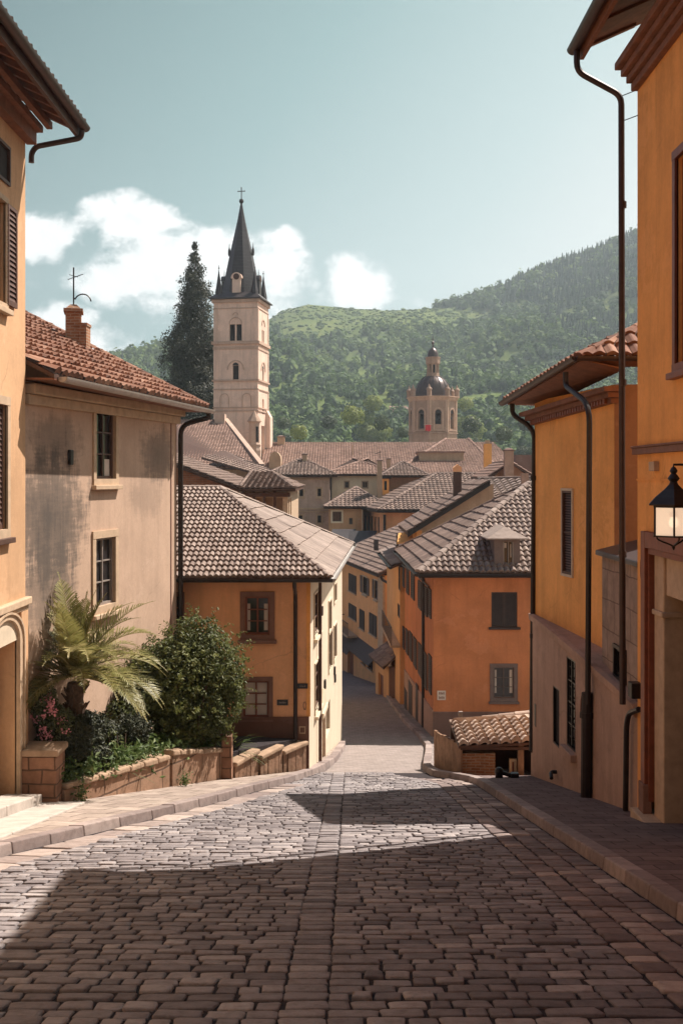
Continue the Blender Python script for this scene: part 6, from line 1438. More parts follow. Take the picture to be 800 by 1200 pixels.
# ================================================================== CHURCH
def church():
    # nave
    t = thing('church_nave', 'church nave with long brown tile roof partly in the shadow of its tower', 'church', (-14,108,-18))
    e0, e1 = V(-21,100,P(0,548,100).z), V(P(304,0,100).x,100,P(0,548,100).z); r0, r1 = V(-24,114,P(0,487,114).z), V(P(262,0,114).x,114,P(0,494,114).z)
    make_roof(t, [[e0,e1,r1,r0]], 'tile_far', .28, .42, .15, amp=.06, lift=.05, ns=3)
    d = MB(); d.box(-21,e1.x-.5,100.5,113,-18,e0.z-.1); d.build('wall', M['tan'], t)
    d = MB(); d.hexa([e1+V(0,0,-1.5), r1+V(0,0,-1.5), r1+V(.45,0,-1.5), e1+V(.45,0,-1.5), e1+V(0,0,.35), r1+V(0,0,.35), r1+V(.45,0,.35), e1+V(.45,0,.35)]); d.build('raking_coping', M['towertrim'], t)
    q0 = P(252,490,113); d = MB(); d.box(q0.x,q0.x+1.0,112.6,114.5,3,P(0,485,113).z); d.build('coping_block', M['towertrim'], t)
    make_roof(t, [[P(236,536,99.6),P(318,560,97.0),P(318,552,99.2),P(262,527,102)]], 'tile_brown', .28, .42, .12, amp=.05, lift=.05, ns=3)
    # tower
    W = 4.85; hw = W/2; ang = math.radians(-9.5); cx, cy = P(282.5,0,120.6).x, 120.9
    T = Matrix.Translation((cx, cy, 0)) @ Matrix.Rotation(-ang, 4, 'Z')
    T = Matrix.Translation((cx, cy, 0)) @ Matrix.Rotation(ang, 4, 'Z')
    z = lambda py, Y=118.4: (HZ-py)*Y/F
    t = thing('church_tower', 'tall pink church tower with dark slate spire, corner pinnacles and cross', 'church tower', (cx, cy, -18))
    def loc(x, y, zz): return T @ V(x, y, zz)
    front = Wall(loc(-hw,-hw,0)[:2], loc(hw,-hw,0)[:2], (cx,cy)); right = Wall(loc(hw,-hw,0)[:2], loc(hw,hw,0)[:2], (cx,cy))
    back = Wall(loc(hw,hw,0)[:2], loc(-hw,hw,0)[:2], (cx,cy)); left = Wall(loc(-hw,hw,0)[:2], loc(-hw,-hw,0)[:2], (cx,cy))
    ztop = z(350)
    fo = [(1.75,3.1,z(399),z(379.5),.4),(2.1,2.75,z(445),z(428),.4)]
    ro = [(1.9,2.9,z(400),z(384),.4),(2.1,2.75,z(446),z(430),.4),(2.1,2.8,z(484),z(466),.3),(1.6,3.1,z(545),z(498),.3)]
    d = MB(); front.facade(d, 0, W, -18, ztop, fo); right.facade(d, 0, W, -18, ztop, ro); back.facade(d, 0, W, -18, ztop, []); left.facade(d, 0, W, -18, ztop, []); d.build('wall', M['tower'], t, normals=False)
    def ring(name, z0, z1, o, mat='towertrim'):
        d = MB(T); h = hw+o; d.box(-h,h,-h,h,z0,z1); d.build(name, M[mat], t)
    for za, zb, o in ((403,399.6,.22),(409,405.8,.07),(446.5,444.5,.16),(456.5,455.2,.09),(482,480.5,.09),(478,476.8,.09),(361.2,360.2,.06)): ring('string_course', z(za), z(zb), o)
    ring('cornice', z(354), z(350.2), .18)
    for w in (front, right):
        d = MB()
        for zz0, zz1 in ((z(444),z(410)),(z(399),z(362)),(z(476),z(457))):
            for u in (.0, W-.32): w.box(d, u, u+.32, zz0, zz1, -.01, .06)
        d.build('pilaster', M['tower'], t)
        def arch(u, zb, rad, o=.07, th=.12, hgt=1.0, leg=0):
            d = MB()
            for k in range(10):
                a, b = math.pi*k/10, math.pi*(k+1)/10; d.hexa([w.pt(u-rad*math.cos(t_)*f, zb+rad*hgt*math.sin(t_)*f, oo) for oo in (-.01,o) for t_, f in ((a,1),(b,1),(b,1-th),(a,1-th))])
            if leg: w.box(d, u-rad, u-rad*(1-th), zb-leg, zb, -.01, o); w.box(d, u+rad*(1-th), u+rad, zb-leg, zb, -.01, o)
            d.build('arch_moulding', M['towertrim'], t)
        arch(2.43, z(379), .72); arch(2.43, z(433), .95, hgt=1.1)
        if w is front:
            for u in (1.2, 3.65): arch(u, z(466), .5, leg=1.0)
            arch(2.43, z(369), .3)
        d = MB(); o = (fo if w is front else ro)[1]; c = (o[0]+o[1])/2; rad = (o[1]-o[0])/2
        d.prism([w.pt(c-rad*math.cos(math.pi*k/8), o[3]+rad*math.sin(math.pi*k/8), .012) for k in range(9)], V(-w.n.x*.01,-w.n.y*.01,0)); d.build('window_arch', M['dark'], t)
        for i, o in enumerate((fo if w is front else ro)[:2]):
            d = MB(); w.box(d, o[0], o[1], o[2], o[3], -.38, -.3); wn = d.build('window', M['dark'], t)
            if i == 0:
                d = MB(); m_ = (o[0]+o[1])/2; w.box(d, m_-.07, m_+.07, o[2], o[3], -.25, -.02); d.build('mullion', M['tower'], wn)
                d = MB(); w.box(d, o[0]-.15, o[1]+.15, o[2]-.13, o[2], -.01, .14); d.build('sill', M['towertrim'], wn)
    # corner turret
    c = P(298,0,116.2); d = MB()
    def zz(py): return z(py,116)
    d.lathe([(.5,-12),(.5,zz(545)),(.55,zz(543)),(.68,zz(536)),(.72,zz(528)),(.66,zz(524)),(.72,zz(521)),(.60,zz(519)),(.58,zz(496)),(.70,zz(494))], (c.x,116.2,0), 8, .39); tr = d.build('turret', M['towertrim'], t)
    d = MB(); d.lathe([(.82,zz(494)+.01),(.05,zz(481)),(.02,zz(480))], (c.x,116.2,0), 8, .39); d.build('turret_roof', M['dome_stone'], tr)
    d = MB(); d.box(c.x+.2,c.x+.45,115.62,115.68,zz(518),zz(500)); d.build('turret_window', M['dark'], tr)
    d = MB(T); d.box(hw,hw+.5,1.2,hw,-18,z(487)); d.hexa([(hw,1.2,z(486.9)),(hw+.5,1.2,z(486.9)),(hw+.5,hw,z(486.9)),(hw,hw,z(486.9)),(hw,1.2,z(478)),(hw+.05,1.2,z(478)),(hw+.05,hw,z(478)),(hw,hw,z(478))]); d.box(hw-.5,hw+.22,-hw-.1,-hw+.5,-18,z(498)); d.build('buttress', M['tower'], t)
    # spire
    zc = lambda py: z(py, 120.5)
    d = MB(T); h = hw+.42; d.hexa([(-h,-h,ztop+.02),(h,-h,ztop+.02),(h,h,ztop+.02),(-h,h,ztop+.02),(-h,-h,ztop+.12),(h,-h,ztop+.12),(h,h,ztop+.12),(-h,h,ztop+.12)])
    d.hexa([(-h,-h,ztop+.125),(h,-h,ztop+.125),(h,h,ztop+.125),(-h,h,ztop+.125)]+[(sx*2.0,sy*2.0,ztop+.85) for sx, sy in ((-1,-1),(1,-1),(1,1),(-1,1))]); d.build('spire_skirt', M['slate'], t)
    prof = [(2.15,zc(346.5)),(2.0,zc(338)),(1.72,zc(322)),(1.42,zc(306)),(1.1,zc(290)),(.72,zc(272)),(.40,zc(256)),(.13,zc(240)),(.06,zc(236))]
    d = MB(T); rows = []
    for (r0_, z0_), (r1_, z1_) in zip(prof, prof[1:]):
        n = max(1, int((z1_-z0_)/.34))
        for k in range(n): rows.append((r0_+(r1_-r0_)*k/n, z0_+(z1_-z0_)*k/n)); rows.append((r0_+(r1_-r0_)*(k+1)/n+.03, z0_+(z1_-z0_)*(k+1)/n-.01))
    d.lathe(rows+[prof[-1]], (0,0,0), 8, math.pi/8); sp = d.build('spire', M['slate'], t)
    d = MB(T); d.tube([(0,0,zc(238)),(0,0,zc(218.5))], .055, 6); zb = zc(234.5)
    d.lathe([(.01,zb-.3),(.2,zb-.17),(.27,zb),(.2,zb+.2),(.01,zb+.3)], (0,0,0), 10); d.tube([(-.36,0,zc(222.6)),(.36,0,zc(222.6))], .05, 6)
    for x, zz_ in ((-.36,222.6),(.36,222.6),(0,218.5)): d.lathe([(.01,-.09),(.09,0),(.01,.09)], (x,0,zc(zz_)), 6)
    d.build('cross', M['black'], t)
    for sx, sy in ((-1,-1),(1,-1),(1,1),(-1,1)):
        d = MB(T); d.lathe([(.42,ztop+.2),(.40,ztop+.9),(.30,ztop+1.4),(.12,ztop+2.6),(.03,ztop+3.2)], (sx*1.98,sy*1.98,0), 6); d.tube([(sx*1.98,sy*1.98,ztop+3.1),(sx*1.98,sy*1.98,ztop+3.75)], .03, 5); d.lathe([(.01,-.1),(.12,0),(.01,.1)], (sx*1.98,sy*1.98,ztop+3.45), 6); d.build('pinnacle', M['slate'], t)
    for k, (ax, ay) in enumerate(((0,-1),(1,0),(-1,0))):
        Tk = T @ Matrix.Rotation({0:0,1:math.pi/2,2:-math.pi/2}[k], 4, 'Z'); d = MB(Tk); y = -2.12
        d.box(-.46,.46,y,y+1.2,ztop+.45,zc(329)); d.prism([(-.62,y-.03,zc(329)+.01)]+[(.62*math.cos(math.pi-math.pi*q/8),y-.03,zc(329)+.02+.62*math.sin(math.pi*q/8)) for q in range(1,8)]+[(.62,y-.03,zc(329)+.01)],(0,1.2,0)); dm = d.build('spire_dormer', M['tower'] if k == 0 else M['slate'], t)
        d = MB(Tk); d.prism([(.34*math.cos(q*.5236),y-.05,zc(327)+.34*math.sin(q*.5236)) for q in range(12)],(0,.02,0)); d.build('clock_face' if k == 0 else 'louvre', M['wood_dark'], dm)
        d = MB(Tk); d.lathe([(.05,zc(322)),(.03,zc(318)),(.01,zc(315))], (0,y+.2,0), 6); d.build('dormer_finial', M['black'], dm)
    for sx in (-1, 1):
        d = MB(T); x = sx*1.33; d.lathe([(.1,zc(299)),(.16,zc(296)),(.14,zc(292)),(.05,zc(289)),(.02,zc(284))], (x,-.1,0), 6); d.box(min(x,x-sx*.5),max(x,x-sx*.5),-.2,0,zc(298.5),zc(297)); d.build('lucarne', M['slate'], t)
church()
def dome_tower():
    Y = 172.; cx = P(507,0,Y).x; z = lambda py: (HZ-py)*(Y-3)/F; k = (Y-3)/F
    t = thing('bell_tower', 'octagonal brown bell tower with dark metal dome and small lantern on top', 'bell tower', (cx,Y,-18)); R0 = 3.75; rot = math.pi/8+.16
    d = MB(); d.lathe([(R0,-18),(R0,z(508))], (cx,Y,0), 8, rot)
    d.lathe([(R0+.15,z(508)+.01),(R0+.15,z(506.5))], (cx,Y,0), 8, rot); d.build('base', M['dome_stone'], t)
    ri = R0*math.cos(math.pi/8)
    for j in range(8):
        a0 = rot+j*math.pi/4; a1 = a0+math.pi/4; r_ = R0-.08
        w = Wall((cx+r_*math.cos(a0),Y+r_*math.sin(a0)),(cx+r_*math.cos(a1),Y+r_*math.sin(a1)),(cx,Y)); d = MB(); c = w.L/2; ow = .48
        w.facade(d, 0, w.L, z(506.4), z(467.5), [(c-ow,c+ow,z(497) if j % 2 else z(502),z(484),.5)]); wl = d.build('wall_face', M['dome_stone'], t, normals=False)
        d = MB(); w.box(d, c-ow, c+ow, z(502), z(484), -.52, -.45); d.prism([w.pt(c-ow*math.cos(math.pi*q/8), z(484)+ow*1.15*math.sin(math.pi*q/8), .01) for q in range(9)], V(-w.n.x*.01,-w.n.y*.01,0)); d.build('opening', M['dark'], wl)
        d = MB()
        for q in range(8):
            a, b = math.pi*q/8, math.pi*(q+1)/8; d.hexa([w.pt(c-.78*math.cos(t_)*f, z(484)+.9*math.sin(t_)*f, o) for o in (-.02,.1) for t_, f in ((a,1),(b,1),(b,.76),(a,.76))])
        w.box(d, c-.78, c-.6, z(504), z(484), -.02, .1); w.box(d, c+.6, c+.78, z(504), z(484), -.02, .1); w.box(d, 0, .3, z(506), z(468), -.02, .12); w.box(d, w.L-.3, w.L, z(506), z(468), -.02, .12); w.box(d, .31, w.L-.31, z(504.6), z(503.6), -.02, .14); d.build('arch_trim', M['dome_trim'], wl)
        d = MB(); d.lathe([(.01,-.3),(.28,-.25),(.2,.1),(.1,.25),(.02,.3)], w.pt(c, z(489), -.3)[:], 8); d.build('bell', M['black'], wl)
    d = MB(); d.lathe([(R0+.0,z(469)),(R0+.18,z(467)),(R0+.18,z(466)),(R0+.42,z(464.8)),(R0+.42,z(463.8))], (cx,Y,0), 8, rot); d.build('cornice', M['dome_trim'], t)
    for j in range(8):
        a = rot+j*math.pi/4; q = (cx+(R0-.02)*math.cos(a),Y+(R0-.02)*math.sin(a),0); d = MB(); d.lathe([(.36,z(463.7)),(.36,z(457)),(.45,z(456.5)),(.40,z(455)),(.2,z(453.5)),(.1,z(451)),(.02,z(449.5))], q, 8); d.build('pinnacle', M['dome_stone'], t)
    Rd = 2.78; d = MB(); prof = [(Rd+.1,z(463.7)),(Rd+.1,z(462)),(Rd,z(461.8))]
    for q in range(0, 10): a = q/9*1.22; prof.append((Rd*math.cos(a)*1.0, z(461)+ (z(438.5)-z(461))*math.sin(a)/math.sin(1.22)))
    d.lathe(prof, (cx,Y,0), 32); dm = d.build('dome', M['dome_metal'], t, smooth='auto')
    for j in range(16):
        a = j*math.pi/8; d2 = [V(cx+(r_+.03)*math.cos(a),Y+(r_+.03)*math.sin(a),zz_) for r_, zz_ in prof[3:]]; d = MB(); d.tube(d2, .05, 5); d.build('dome_rib', M['dome_metal'], dm)
    d = MB(); d.lathe([(1.15,z(440)),(1.2,z(438.5)),(1.0,z(438)),(.98,z(435))], (cx,Y,0), 8, rot); d.build('lantern_base', M['dome_stone'], t)
    for j in range(8):
        a = rot+j*math.pi/4; d = MB(); d.lathe([(.17,z(435)),(.14,z(434)),(.14,z(426)),(.18,z(424.8))], (cx+.8*math.cos(a),Y+.8*math.sin(a),0), 8); d.build('lantern_column', M['dome_stone'], t)
    d = MB(); d.lathe([(.32,z(435)),(.32,z(424.6))], (cx,Y,0), 8); d.build('lantern_core', M['dark'], t)
    d = MB(); d.lathe([(1.0,z(424.8)),(1.12,z(423.5)),(1.12,z(417.5)),(1.2,z(417)),(1.2,z(416))], (cx,Y,0), 8, rot); d.build('lantern_frieze', M['dome_stone'], t)
    d = MB(); d.lathe([(.9,z(415.9)),(.86,z(412)),(.66,z(408)),(.3,z(405.5)),(.1,z(404.5)),(.08,z(401)),(.2,z(399.5)),(.22,z(398)),(.06,z(396.5)),(.05,z(392)),(.01,z(390))], (cx,Y,0), 14); d.tube([(cx-.3,Y,z(394.5)),(cx+.3,Y,z(394.5))],.04,5); d.build('lantern_cap', M['dome_metal'], t, smooth='auto')
    a = P(498.3,504.8,Y-4.1); b = P(505,497.5,Y-4.1); f = thing('red_cloth', 'bright red cloth hanging below an arch of the domed bell tower', 'cloth', ((a.x+b.x)/2,Y-3.9,a.z))
    d = MB(); n = 8
    for q in range(n):
        x0, x1 = a.x+(b.x-a.x)*q/n, a.x+(b.x-a.x)*(q+1)/n; y0, y1 = Y-3.85+.05*math.sin(q*1.9), Y-3.85+.05*math.sin((q+1)*1.9); d.hexa([(x0,y0,a.z+.06*math.sin(q)),(x1,y1,a.z+.06*math.sin(q+1)),(x1,y1+.03,a.z+.06*math.sin(q+1)),(x0,y0+.03,a.z+.06*math.sin(q)),(x0,y0+.1,b.z),(x1,y1+.1,b.z),(x1,y1+.13,b.z),(x0,y0+.13,b.z)])
    d.build('cloth', M['red_cloth'], f); d = MB(); d.tube([(a.x-.2,Y-3.72,b.z+.03),(b.x+.2,Y-3.72,b.z+.03)],.05,6); d.build('rail', M['trim_pale'], f)
dome_tower()
# ================================================================== TREES
def conifer():
    Y = 127; b = P(224,545,Y); H = P(0,284,Y).z; t = thing('conifer', 'tall dark narrow conifer standing beside the pink church tower', 'tree', (b.x,Y,-14))
    d = MB(); d.tube([(b.x,Y,-15),(b.x+.1,Y,-3),(b.x+.25,Y,8),(b.x+.5,Y,H-1)], [.45,.35,.22,.04], 9); d.build('trunk', M['bark'], t)
    z0 = -1.0; prof = lambda f: 5.3*(1-f)**.86*(1+.09*math.sin(f*23))+.04
    cs, ns, ti = [], [], []
    for k in range(2600):
        f = 1-math.sqrt(R.random()*.999)*1.0; f = max(0,min(.995,f+R.uniform(0,.02))); a = R.random()*6.283; z = z0+(H-z0)*f; r = prof(f); off = .5*mnoise.noise((math.cos(a)*1.6, math.sin(a)*1.6, z*.42)); rr = r*(.80+.62*off+R.gauss(0,.10)+(.42 if R.random() < .18 else 0)); ks = .4+.8*min(1,r/1.8)
        if R.random() < .22: rr *= R.uniform(.4,.9)
        x = b.x+.4*f+rr*math.cos(a); y = Y+rr*math.sin(a); m = 34; up = NP.normal(size=(m,3))*np.array([.26,.26,.26])*ks; up[:,2] += (np.abs(up[:,0])+np.abs(up[:,1]))*-.3
        cs.append(np.array([x,y,z])+up); nn = np.array([math.cos(a),math.sin(a),.5])+NP.normal(scale=.6,size=(m,3)); ns.append(nn); ti.append(np.clip(R.gauss(.45,.2)+NP.normal(0,.12,m),0,1))
    c = np.concatenate(cs); leaf_mesh('crown', c, np.concatenate(ns), NP.uniform(.18,.40,len(c)), M['leaf_cyp'], t, tint=np.concatenate(ti), asp=.5)
conifer()
def broad_tree(px, top, wpx, Y, mat, lab, seed, base=None):
    x = P(px,0,Y).x; z0 = hill(x,Y).item(); zt = (HZ-top)*Y/F; h = zt-z0; wr = wpx*Y/F/2
    t = thing('broadleaf_tree', lab, 'tree', (x,Y,z0), 'trees at the foot of the wooded hill')
    d = MB(); d.tube([(x,Y,z0-1),(x+.2,Y,z0+h*.3),(x,Y,z0+h*.6)], [.5,.36,.2], 8)
    rr = random.Random(seed); lobes = []
    for k in range(13):
        a = rr.random()*6.28; q = rr.random(); lobes.append((x+wr*.62*q**.6*math.cos(a), Y+wr*.6*q**.6*math.sin(a), z0+h*(.3+.5*rr.random()*(1-.45*q)), wr*rr.uniform(.34,.5)))
    lobes.append((x,Y,zt-wr*.40,wr*.42))
    for l in lobes[:6]: d.tube([(x,Y,z0+h*.35),((x+l[0])/2,(Y+l[1])/2,z0+h*.45),l[:3]], [.2,.12,.04], 6)
    d.build('trunk', M['bark'], t); cs, ns, ti = [], [], []
    for (a,b,c,r) in lobes:
        k = 620; q = NP.normal(size=(k,3)); q /= np.linalg.norm(q,axis=1,keepdims=True); nz = np.array([mnoise.noise((u*2.2+a, v*2.2+b, w*2.2+c)) for u,v,w in q]); rad = r*(.9+.38*nz)*np.where(NP.rand(k) < .8, 1, NP.uniform(.4,1,k))
        cs.append(np.array([a,b,c])+q*rad[:,None]*np.array([1,1,.85])); ns.append(q+NP.normal(scale=.45,size=(k,3))+np.array([0,0,.3])); ti.append(np.clip(rr.gauss(.5,.14)+NP.normal(0,.14,k),0,1))
    c = np.concatenate(cs); leaf_mesh('crown', c, np.concatenate(ns), NP.uniform(.5,1.0,len(c))*wr/7, M[mat], t, tint=np.concatenate(ti), asp=.7)
TREES = [(350,496,52,238,'leaf_bright','rounded pale green tree just right of the church tower'),(412,474,64,262,'leaf_bright','broad bright yellow green tree, tallest behind the long tiled roof'),
 (385,486,46,280,'leaf_tree','mid green tree half hidden behind the broad bright yellow green tree'),(447,486,48,246,'leaf_tree','dark green tree between the bright tree and the bell tower'),
 (332,488,40,290,'leaf_tree','dark tree pressed against the right side of the church tower'),(472,500,34,250,'leaf_tree','small dark tree touching the left side of the bell tower'),
 (552,486,56,262,'leaf_tree','mid green tree on the right side of the domed bell tower'),(590,498,50,245,'leaf_tree','dark tree behind the broad rendered chimney'),
 (616,488,46,275,'leaf_tree','shaded tree beside the far downpipe of the low amber house'),(437,462,52,330,'leaf_bright','light green tree on the slope above the hillside house'),(545,464,46,340,'leaf_bright','light green tree on the slope right of the dome')]
for i, a in enumerate(TREES): broad_tree(*a, seed=40+i)
def ico(sub):
    bm = bmesh.new(); bmesh.ops.create_icosphere(bm, subdivisions=sub, radius=1); v = np.array([q.co[:] for q in bm.verts]); f = np.array([[q.index for q in fa.verts] for fa in bm.faces]); bm.free(); return v, f
def wood():
    """the forest on the hill: one mass of crowns, too many to count"""
    pts = []; y = 262.
    while y < 985:
        sp = 5.2+(y-262)*.0028; x = -.30*y-30
        while x < .40*y+40:
            pts.append((x+R.uniform(-.5,.5)*sp, y+R.uniform(-.5,.5)*sp)); x += sp
        y += sp*.95
    y = 380.
    while y < 960:                               # the firs of the upper right stand closer
        x = .08*y
        while x < .36*y: pts.append((x+R.uniform(-2,2), y+R.uniform(-2,2))); x += 5.6
        y += 6
    p = np.array(pts); X, Y = p[:,0], p[:,1]; Z = hill(X,Y); px = CX+X/Y*F; py = HZ-Z/Y*F
    n1 = vnoise(X,Y,60,5); n2 = vnoise(X,Y,24,6); keep = np.ones(len(p),bool)
    for (cx,cy,ax,ay,k) in ((372,376,62,20,.98),(350,364,34,10,1),(490,372,90,12,1),(430,368,50,9,1),(415,430,30,14,.7),(545,398,34,20,.75),(495,425,34,16,.55),(455,400,60,8,.7),(440,455,46,10,.55),(660,375,36,16,.45),(610,418,50,14,.5),(545,470,40,14,.5)):
        dd = ((px-cx)/ax)**2+((py-cy)/ay)**2; keep &= ~((dd < 1+(n2-.5)*.9) & (NP.rand(len(p)) < k))
    keep &= ~((n1 < .27) & (NP.rand(len(p)) < .7)); keep &= (px > 60) & (px < 860) & ~((py < 366) & (px > 325) & (px < 505))
    fir = (px+(n2-.5)*60-430 > (py-262)*1.75) & (px > 540) & (n1 > .18)
    fir &= NP.rand(len(p)) < .8; fir |= (NP.rand(len(p)) < .03)
    X, Y, Z, fir, n1, n2, px = [a[keep] for a in (X,Y,Z,fir,n1,n2,px)]
    v1, f1 = ico(1); v2, f2 = ico(2)
    for name, lab, sel, mat, base in (('hill_wood','mass of green broadleaf crowns covering the hill',~fir,'leaf_wood',None),('fir_wood','dark mass of pointed firs on the upper right of the hill',fir,'leaf_fir',None)):
        VV, FF, TT = [], [], []; off = 0; CV, CF, CT = [], [], []; coff = 0
        for x, y, z, a, b in zip(X[sel],Y[sel],Z[sel],n1[sel],n2[sel]):
            if name == 'hill_wood':
                r = R.uniform(1.9,4.1)*(1+(b-.5)*.5)*(.8+.0003*y); h = r*R.uniform(.95,1.5)
                ctr = np.array([x,y,z+h*.55]); q = v1*(.74*(1+NP.normal(0,.1,len(v1))[:,None]))*np.array([r,r,h])+ctr
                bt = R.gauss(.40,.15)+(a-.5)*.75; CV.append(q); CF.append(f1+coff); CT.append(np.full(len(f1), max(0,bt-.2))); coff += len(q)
                m_ = 64 if y < 480 else 40; d = NP.normal(size=(m_,3)); d[:,2] = np.abs(d[:,2])*1.1-.25; d /= np.linalg.norm(d,axis=1,keepdims=True)
                lump = 1+.22*np.sin(d[:,0]*4.1+x)+.18*np.sin(d[:,1]*4.7+y)+.12*np.sin(d[:,2]*5.3+x)
                c0 = ctr+d*lump[:,None]*np.array([r,r,h])*.92; nn = d+NP.normal(scale=.42,size=(m_,3))+np.array([0,0,.25]); nn /= np.linalg.norm(nn,axis=1,keepdims=True)
                aa = np.cross(nn,NP.normal(size=(m_,3))); aa /= np.linalg.norm(aa,axis=1,keepdims=True); bb = np.cross(nn,aa); s_ = (r*(.26 if y < 480 else .33)*NP.uniform(.7,1.3,m_))[:,None]
                q = np.stack([c0-aa*s_, c0+bb*s_*.8, c0+aa*s_, c0-bb*s_*.8],1).reshape(-1,3); f = np.arange(m_*4).reshape(-1,4); tt = np.clip(bt+NP.normal(0,.13,m_),0,1)
            else:
                h = R.uniform(6,10.5); r = R.uniform(1.7,2.7); rings = []; nl = 4; ns_ = 7
                for l in range(nl):
                    rr = r*(1-l/nl)*1.0; zz = h*(.05+.9*l/nl)
                    rings.append([(rr*NPj*math.cos(6.283*k/ns_+l), rr*NPj*math.sin(6.283*k/ns_+l), zz) for k, NPj in zip(range(ns_), NP.uniform(.7,1.25,ns_))]); rings.append([(rr*.5*math.cos(6.283*k/ns_+l), rr*.5*math.sin(6.283*k/ns_+l), zz+h/nl*.8) for k in range(ns_)])
                q = np.array([w for g in rings for w in g]+[(0,0,h)]); f = []
                for l in range(len(rings)-1):
                    for k in range(ns_): k2 = (k+1) % ns_; f += [(l*ns_+k,l*ns_+k2,(l+1)*ns_+k2),(l*ns_+k,(l+1)*ns_+k2,(l+1)*ns_+k)]
                l = len(rings)-1; f += [(l*ns_+k,l*ns_+(k+1) % ns_,len(q)-1) for k in range(ns_)]; f = np.array(f); q = q+np.array([x,y,z-.5]); tt = np.clip(R.gauss(.45,.2)+NP.normal(0,.08,len(f)),0,1)
            VV.append(q); FF.append(f+off); TT.append(tt); off += len(q)
        FF = np.concatenate(FF); VV = np.concatenate(VV); TT = np.concatenate(TT)
        if name == 'hill_wood':              # leaf clumps as pairs of triangles, plus the dense heart of each crown
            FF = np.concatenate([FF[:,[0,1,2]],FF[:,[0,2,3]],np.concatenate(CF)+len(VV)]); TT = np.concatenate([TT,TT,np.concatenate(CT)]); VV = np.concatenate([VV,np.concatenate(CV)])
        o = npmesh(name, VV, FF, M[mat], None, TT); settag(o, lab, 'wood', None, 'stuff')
wood()
def meadow_scrub():
    VV, FF, TT = [], [], []; off = 0; v1, f1 = ico(1)
    for _ in range(3000):
        y = R.uniform(560,930); x = (R.uniform(320,590)-CX)*y/F; z = hill(x,y).item(); px = CX+x/y*F; py = HZ-z/y*F
        if py > 405 or mnoise.noise((x*.02,y*.02,3)) < -.12: continue
        r = R.uniform(.45,1.25)*(1.5 if R.random() < .08 else 1); q = v1*(1+NP.normal(0,.2,len(v1))[:,None])*np.array([r*1.35,r*1.2,r*.8])+np.array([x,y,z+r*.2]); VV.append(q); FF.append(f1+off); TT.append(np.clip(R.gauss(.45,.2)+NP.normal(0,.12,len(f1)),0,1)); off += len(q)
    o = npmesh('meadow_scrub', np.concatenate(VV), np.concatenate(FF), M['leaf_wood'], None, np.concatenate(TT)); settag(o, 'low scrub and tussocks scattered over the hilltop meadow', 'scrub', None, 'stuff')
meadow_scrub()
# hedges along the terraces
def terraces():
    VV, FF, TT = [], [], []; off = 0; v1, f1 = ico(1)
    for r in range(9):
        for k in range(46):
            px = 498+k*1.55+R.uniform(-.4,.4); py = 430-r*6-(k-23)*.55+2.2*math.sin(k*.16+r)
            # walk up the slope until the ray height meets the hill
            Y = 420.
            while Y < 900 and hill((px-CX)*Y/F, Y).item() < (HZ-py)*Y/F: Y += 12
            x = (px-CX)*Y/F; z = hill(x,Y).item(); r_ = R.uniform(.9,1.5); q = v1*(1+NP.normal(0,.15,len(v1))[:,None])*np.array([r_*1.3,r_,r_])+np.array([x,Y,z+r_*.4]); VV.append(q); FF.append(f1+off); TT.append(np.clip(NP.normal(.35,.15,len(f1)),0,1)); off += len(q)
    o = npmesh('terrace_hedge', np.concatenate(VV), np.concatenate(FF), M['leaf_wood'], None, np.concatenate(TT)); settag(o, 'rows of low hedges along the terraced meadow on the hill', 'hedge', None, 'stuff')
terraces()
# ================================================================== LIGHT, SKY, HAZE, CAMERA
SUN = Vector((.595,.45,1.0)).normalized()
el = math.asin(SUN.z); az = math.atan2(SUN.x, SUN.y)
L = bpy.data.lights.new('sun', 'SUN'); L.energy = 5.0; L.angle = math.radians(.53); L.color = (1.0,.895,.80)
so = bpy.data.objects.new('sun', L); C.objects.link(so); so.rotation_euler = SUN.to_track_quat('Z','Y').to_euler(); so.location = (20,20,60)
wd = bpy.data.worlds.new('World'); scene.world = wd; wd.use_nodes = True; nt = wd.node_tree; nt.nodes.clear()
out = nt.nodes.new('ShaderNodeOutputWorld'); bg = nt.nodes.new('ShaderNodeBackground'); nt.links.new(bg.outputs[0], out.inputs[0]); bg.inputs['Strength'].default_value = .05
sky = nt.nodes.new('ShaderNodeTexSky'); sky.sky_type = 'NISHITA'; sky.sun_disc = False; sky.sun_elevation = el; sky.sun_rotation = az; sky.air_density = 1.0; sky.dust_density = 2.2; sky.ozone_density = 1.0; sky.altitude = 300
hs = nt.nodes.new('ShaderNodeHueSaturation'); hs.inputs['Saturation'].default_value = .55; hs.inputs['Hue'].default_value = .465; nt.links.new(sky.outputs[0], hs.inputs['Color'])
tc = nt.nodes.new('ShaderNodeTexCoord'); sp_ = nt.nodes.new('ShaderNodeSeparateXYZ'); nt.links.new(tc.outputs['Generated'], sp_.inputs[0])
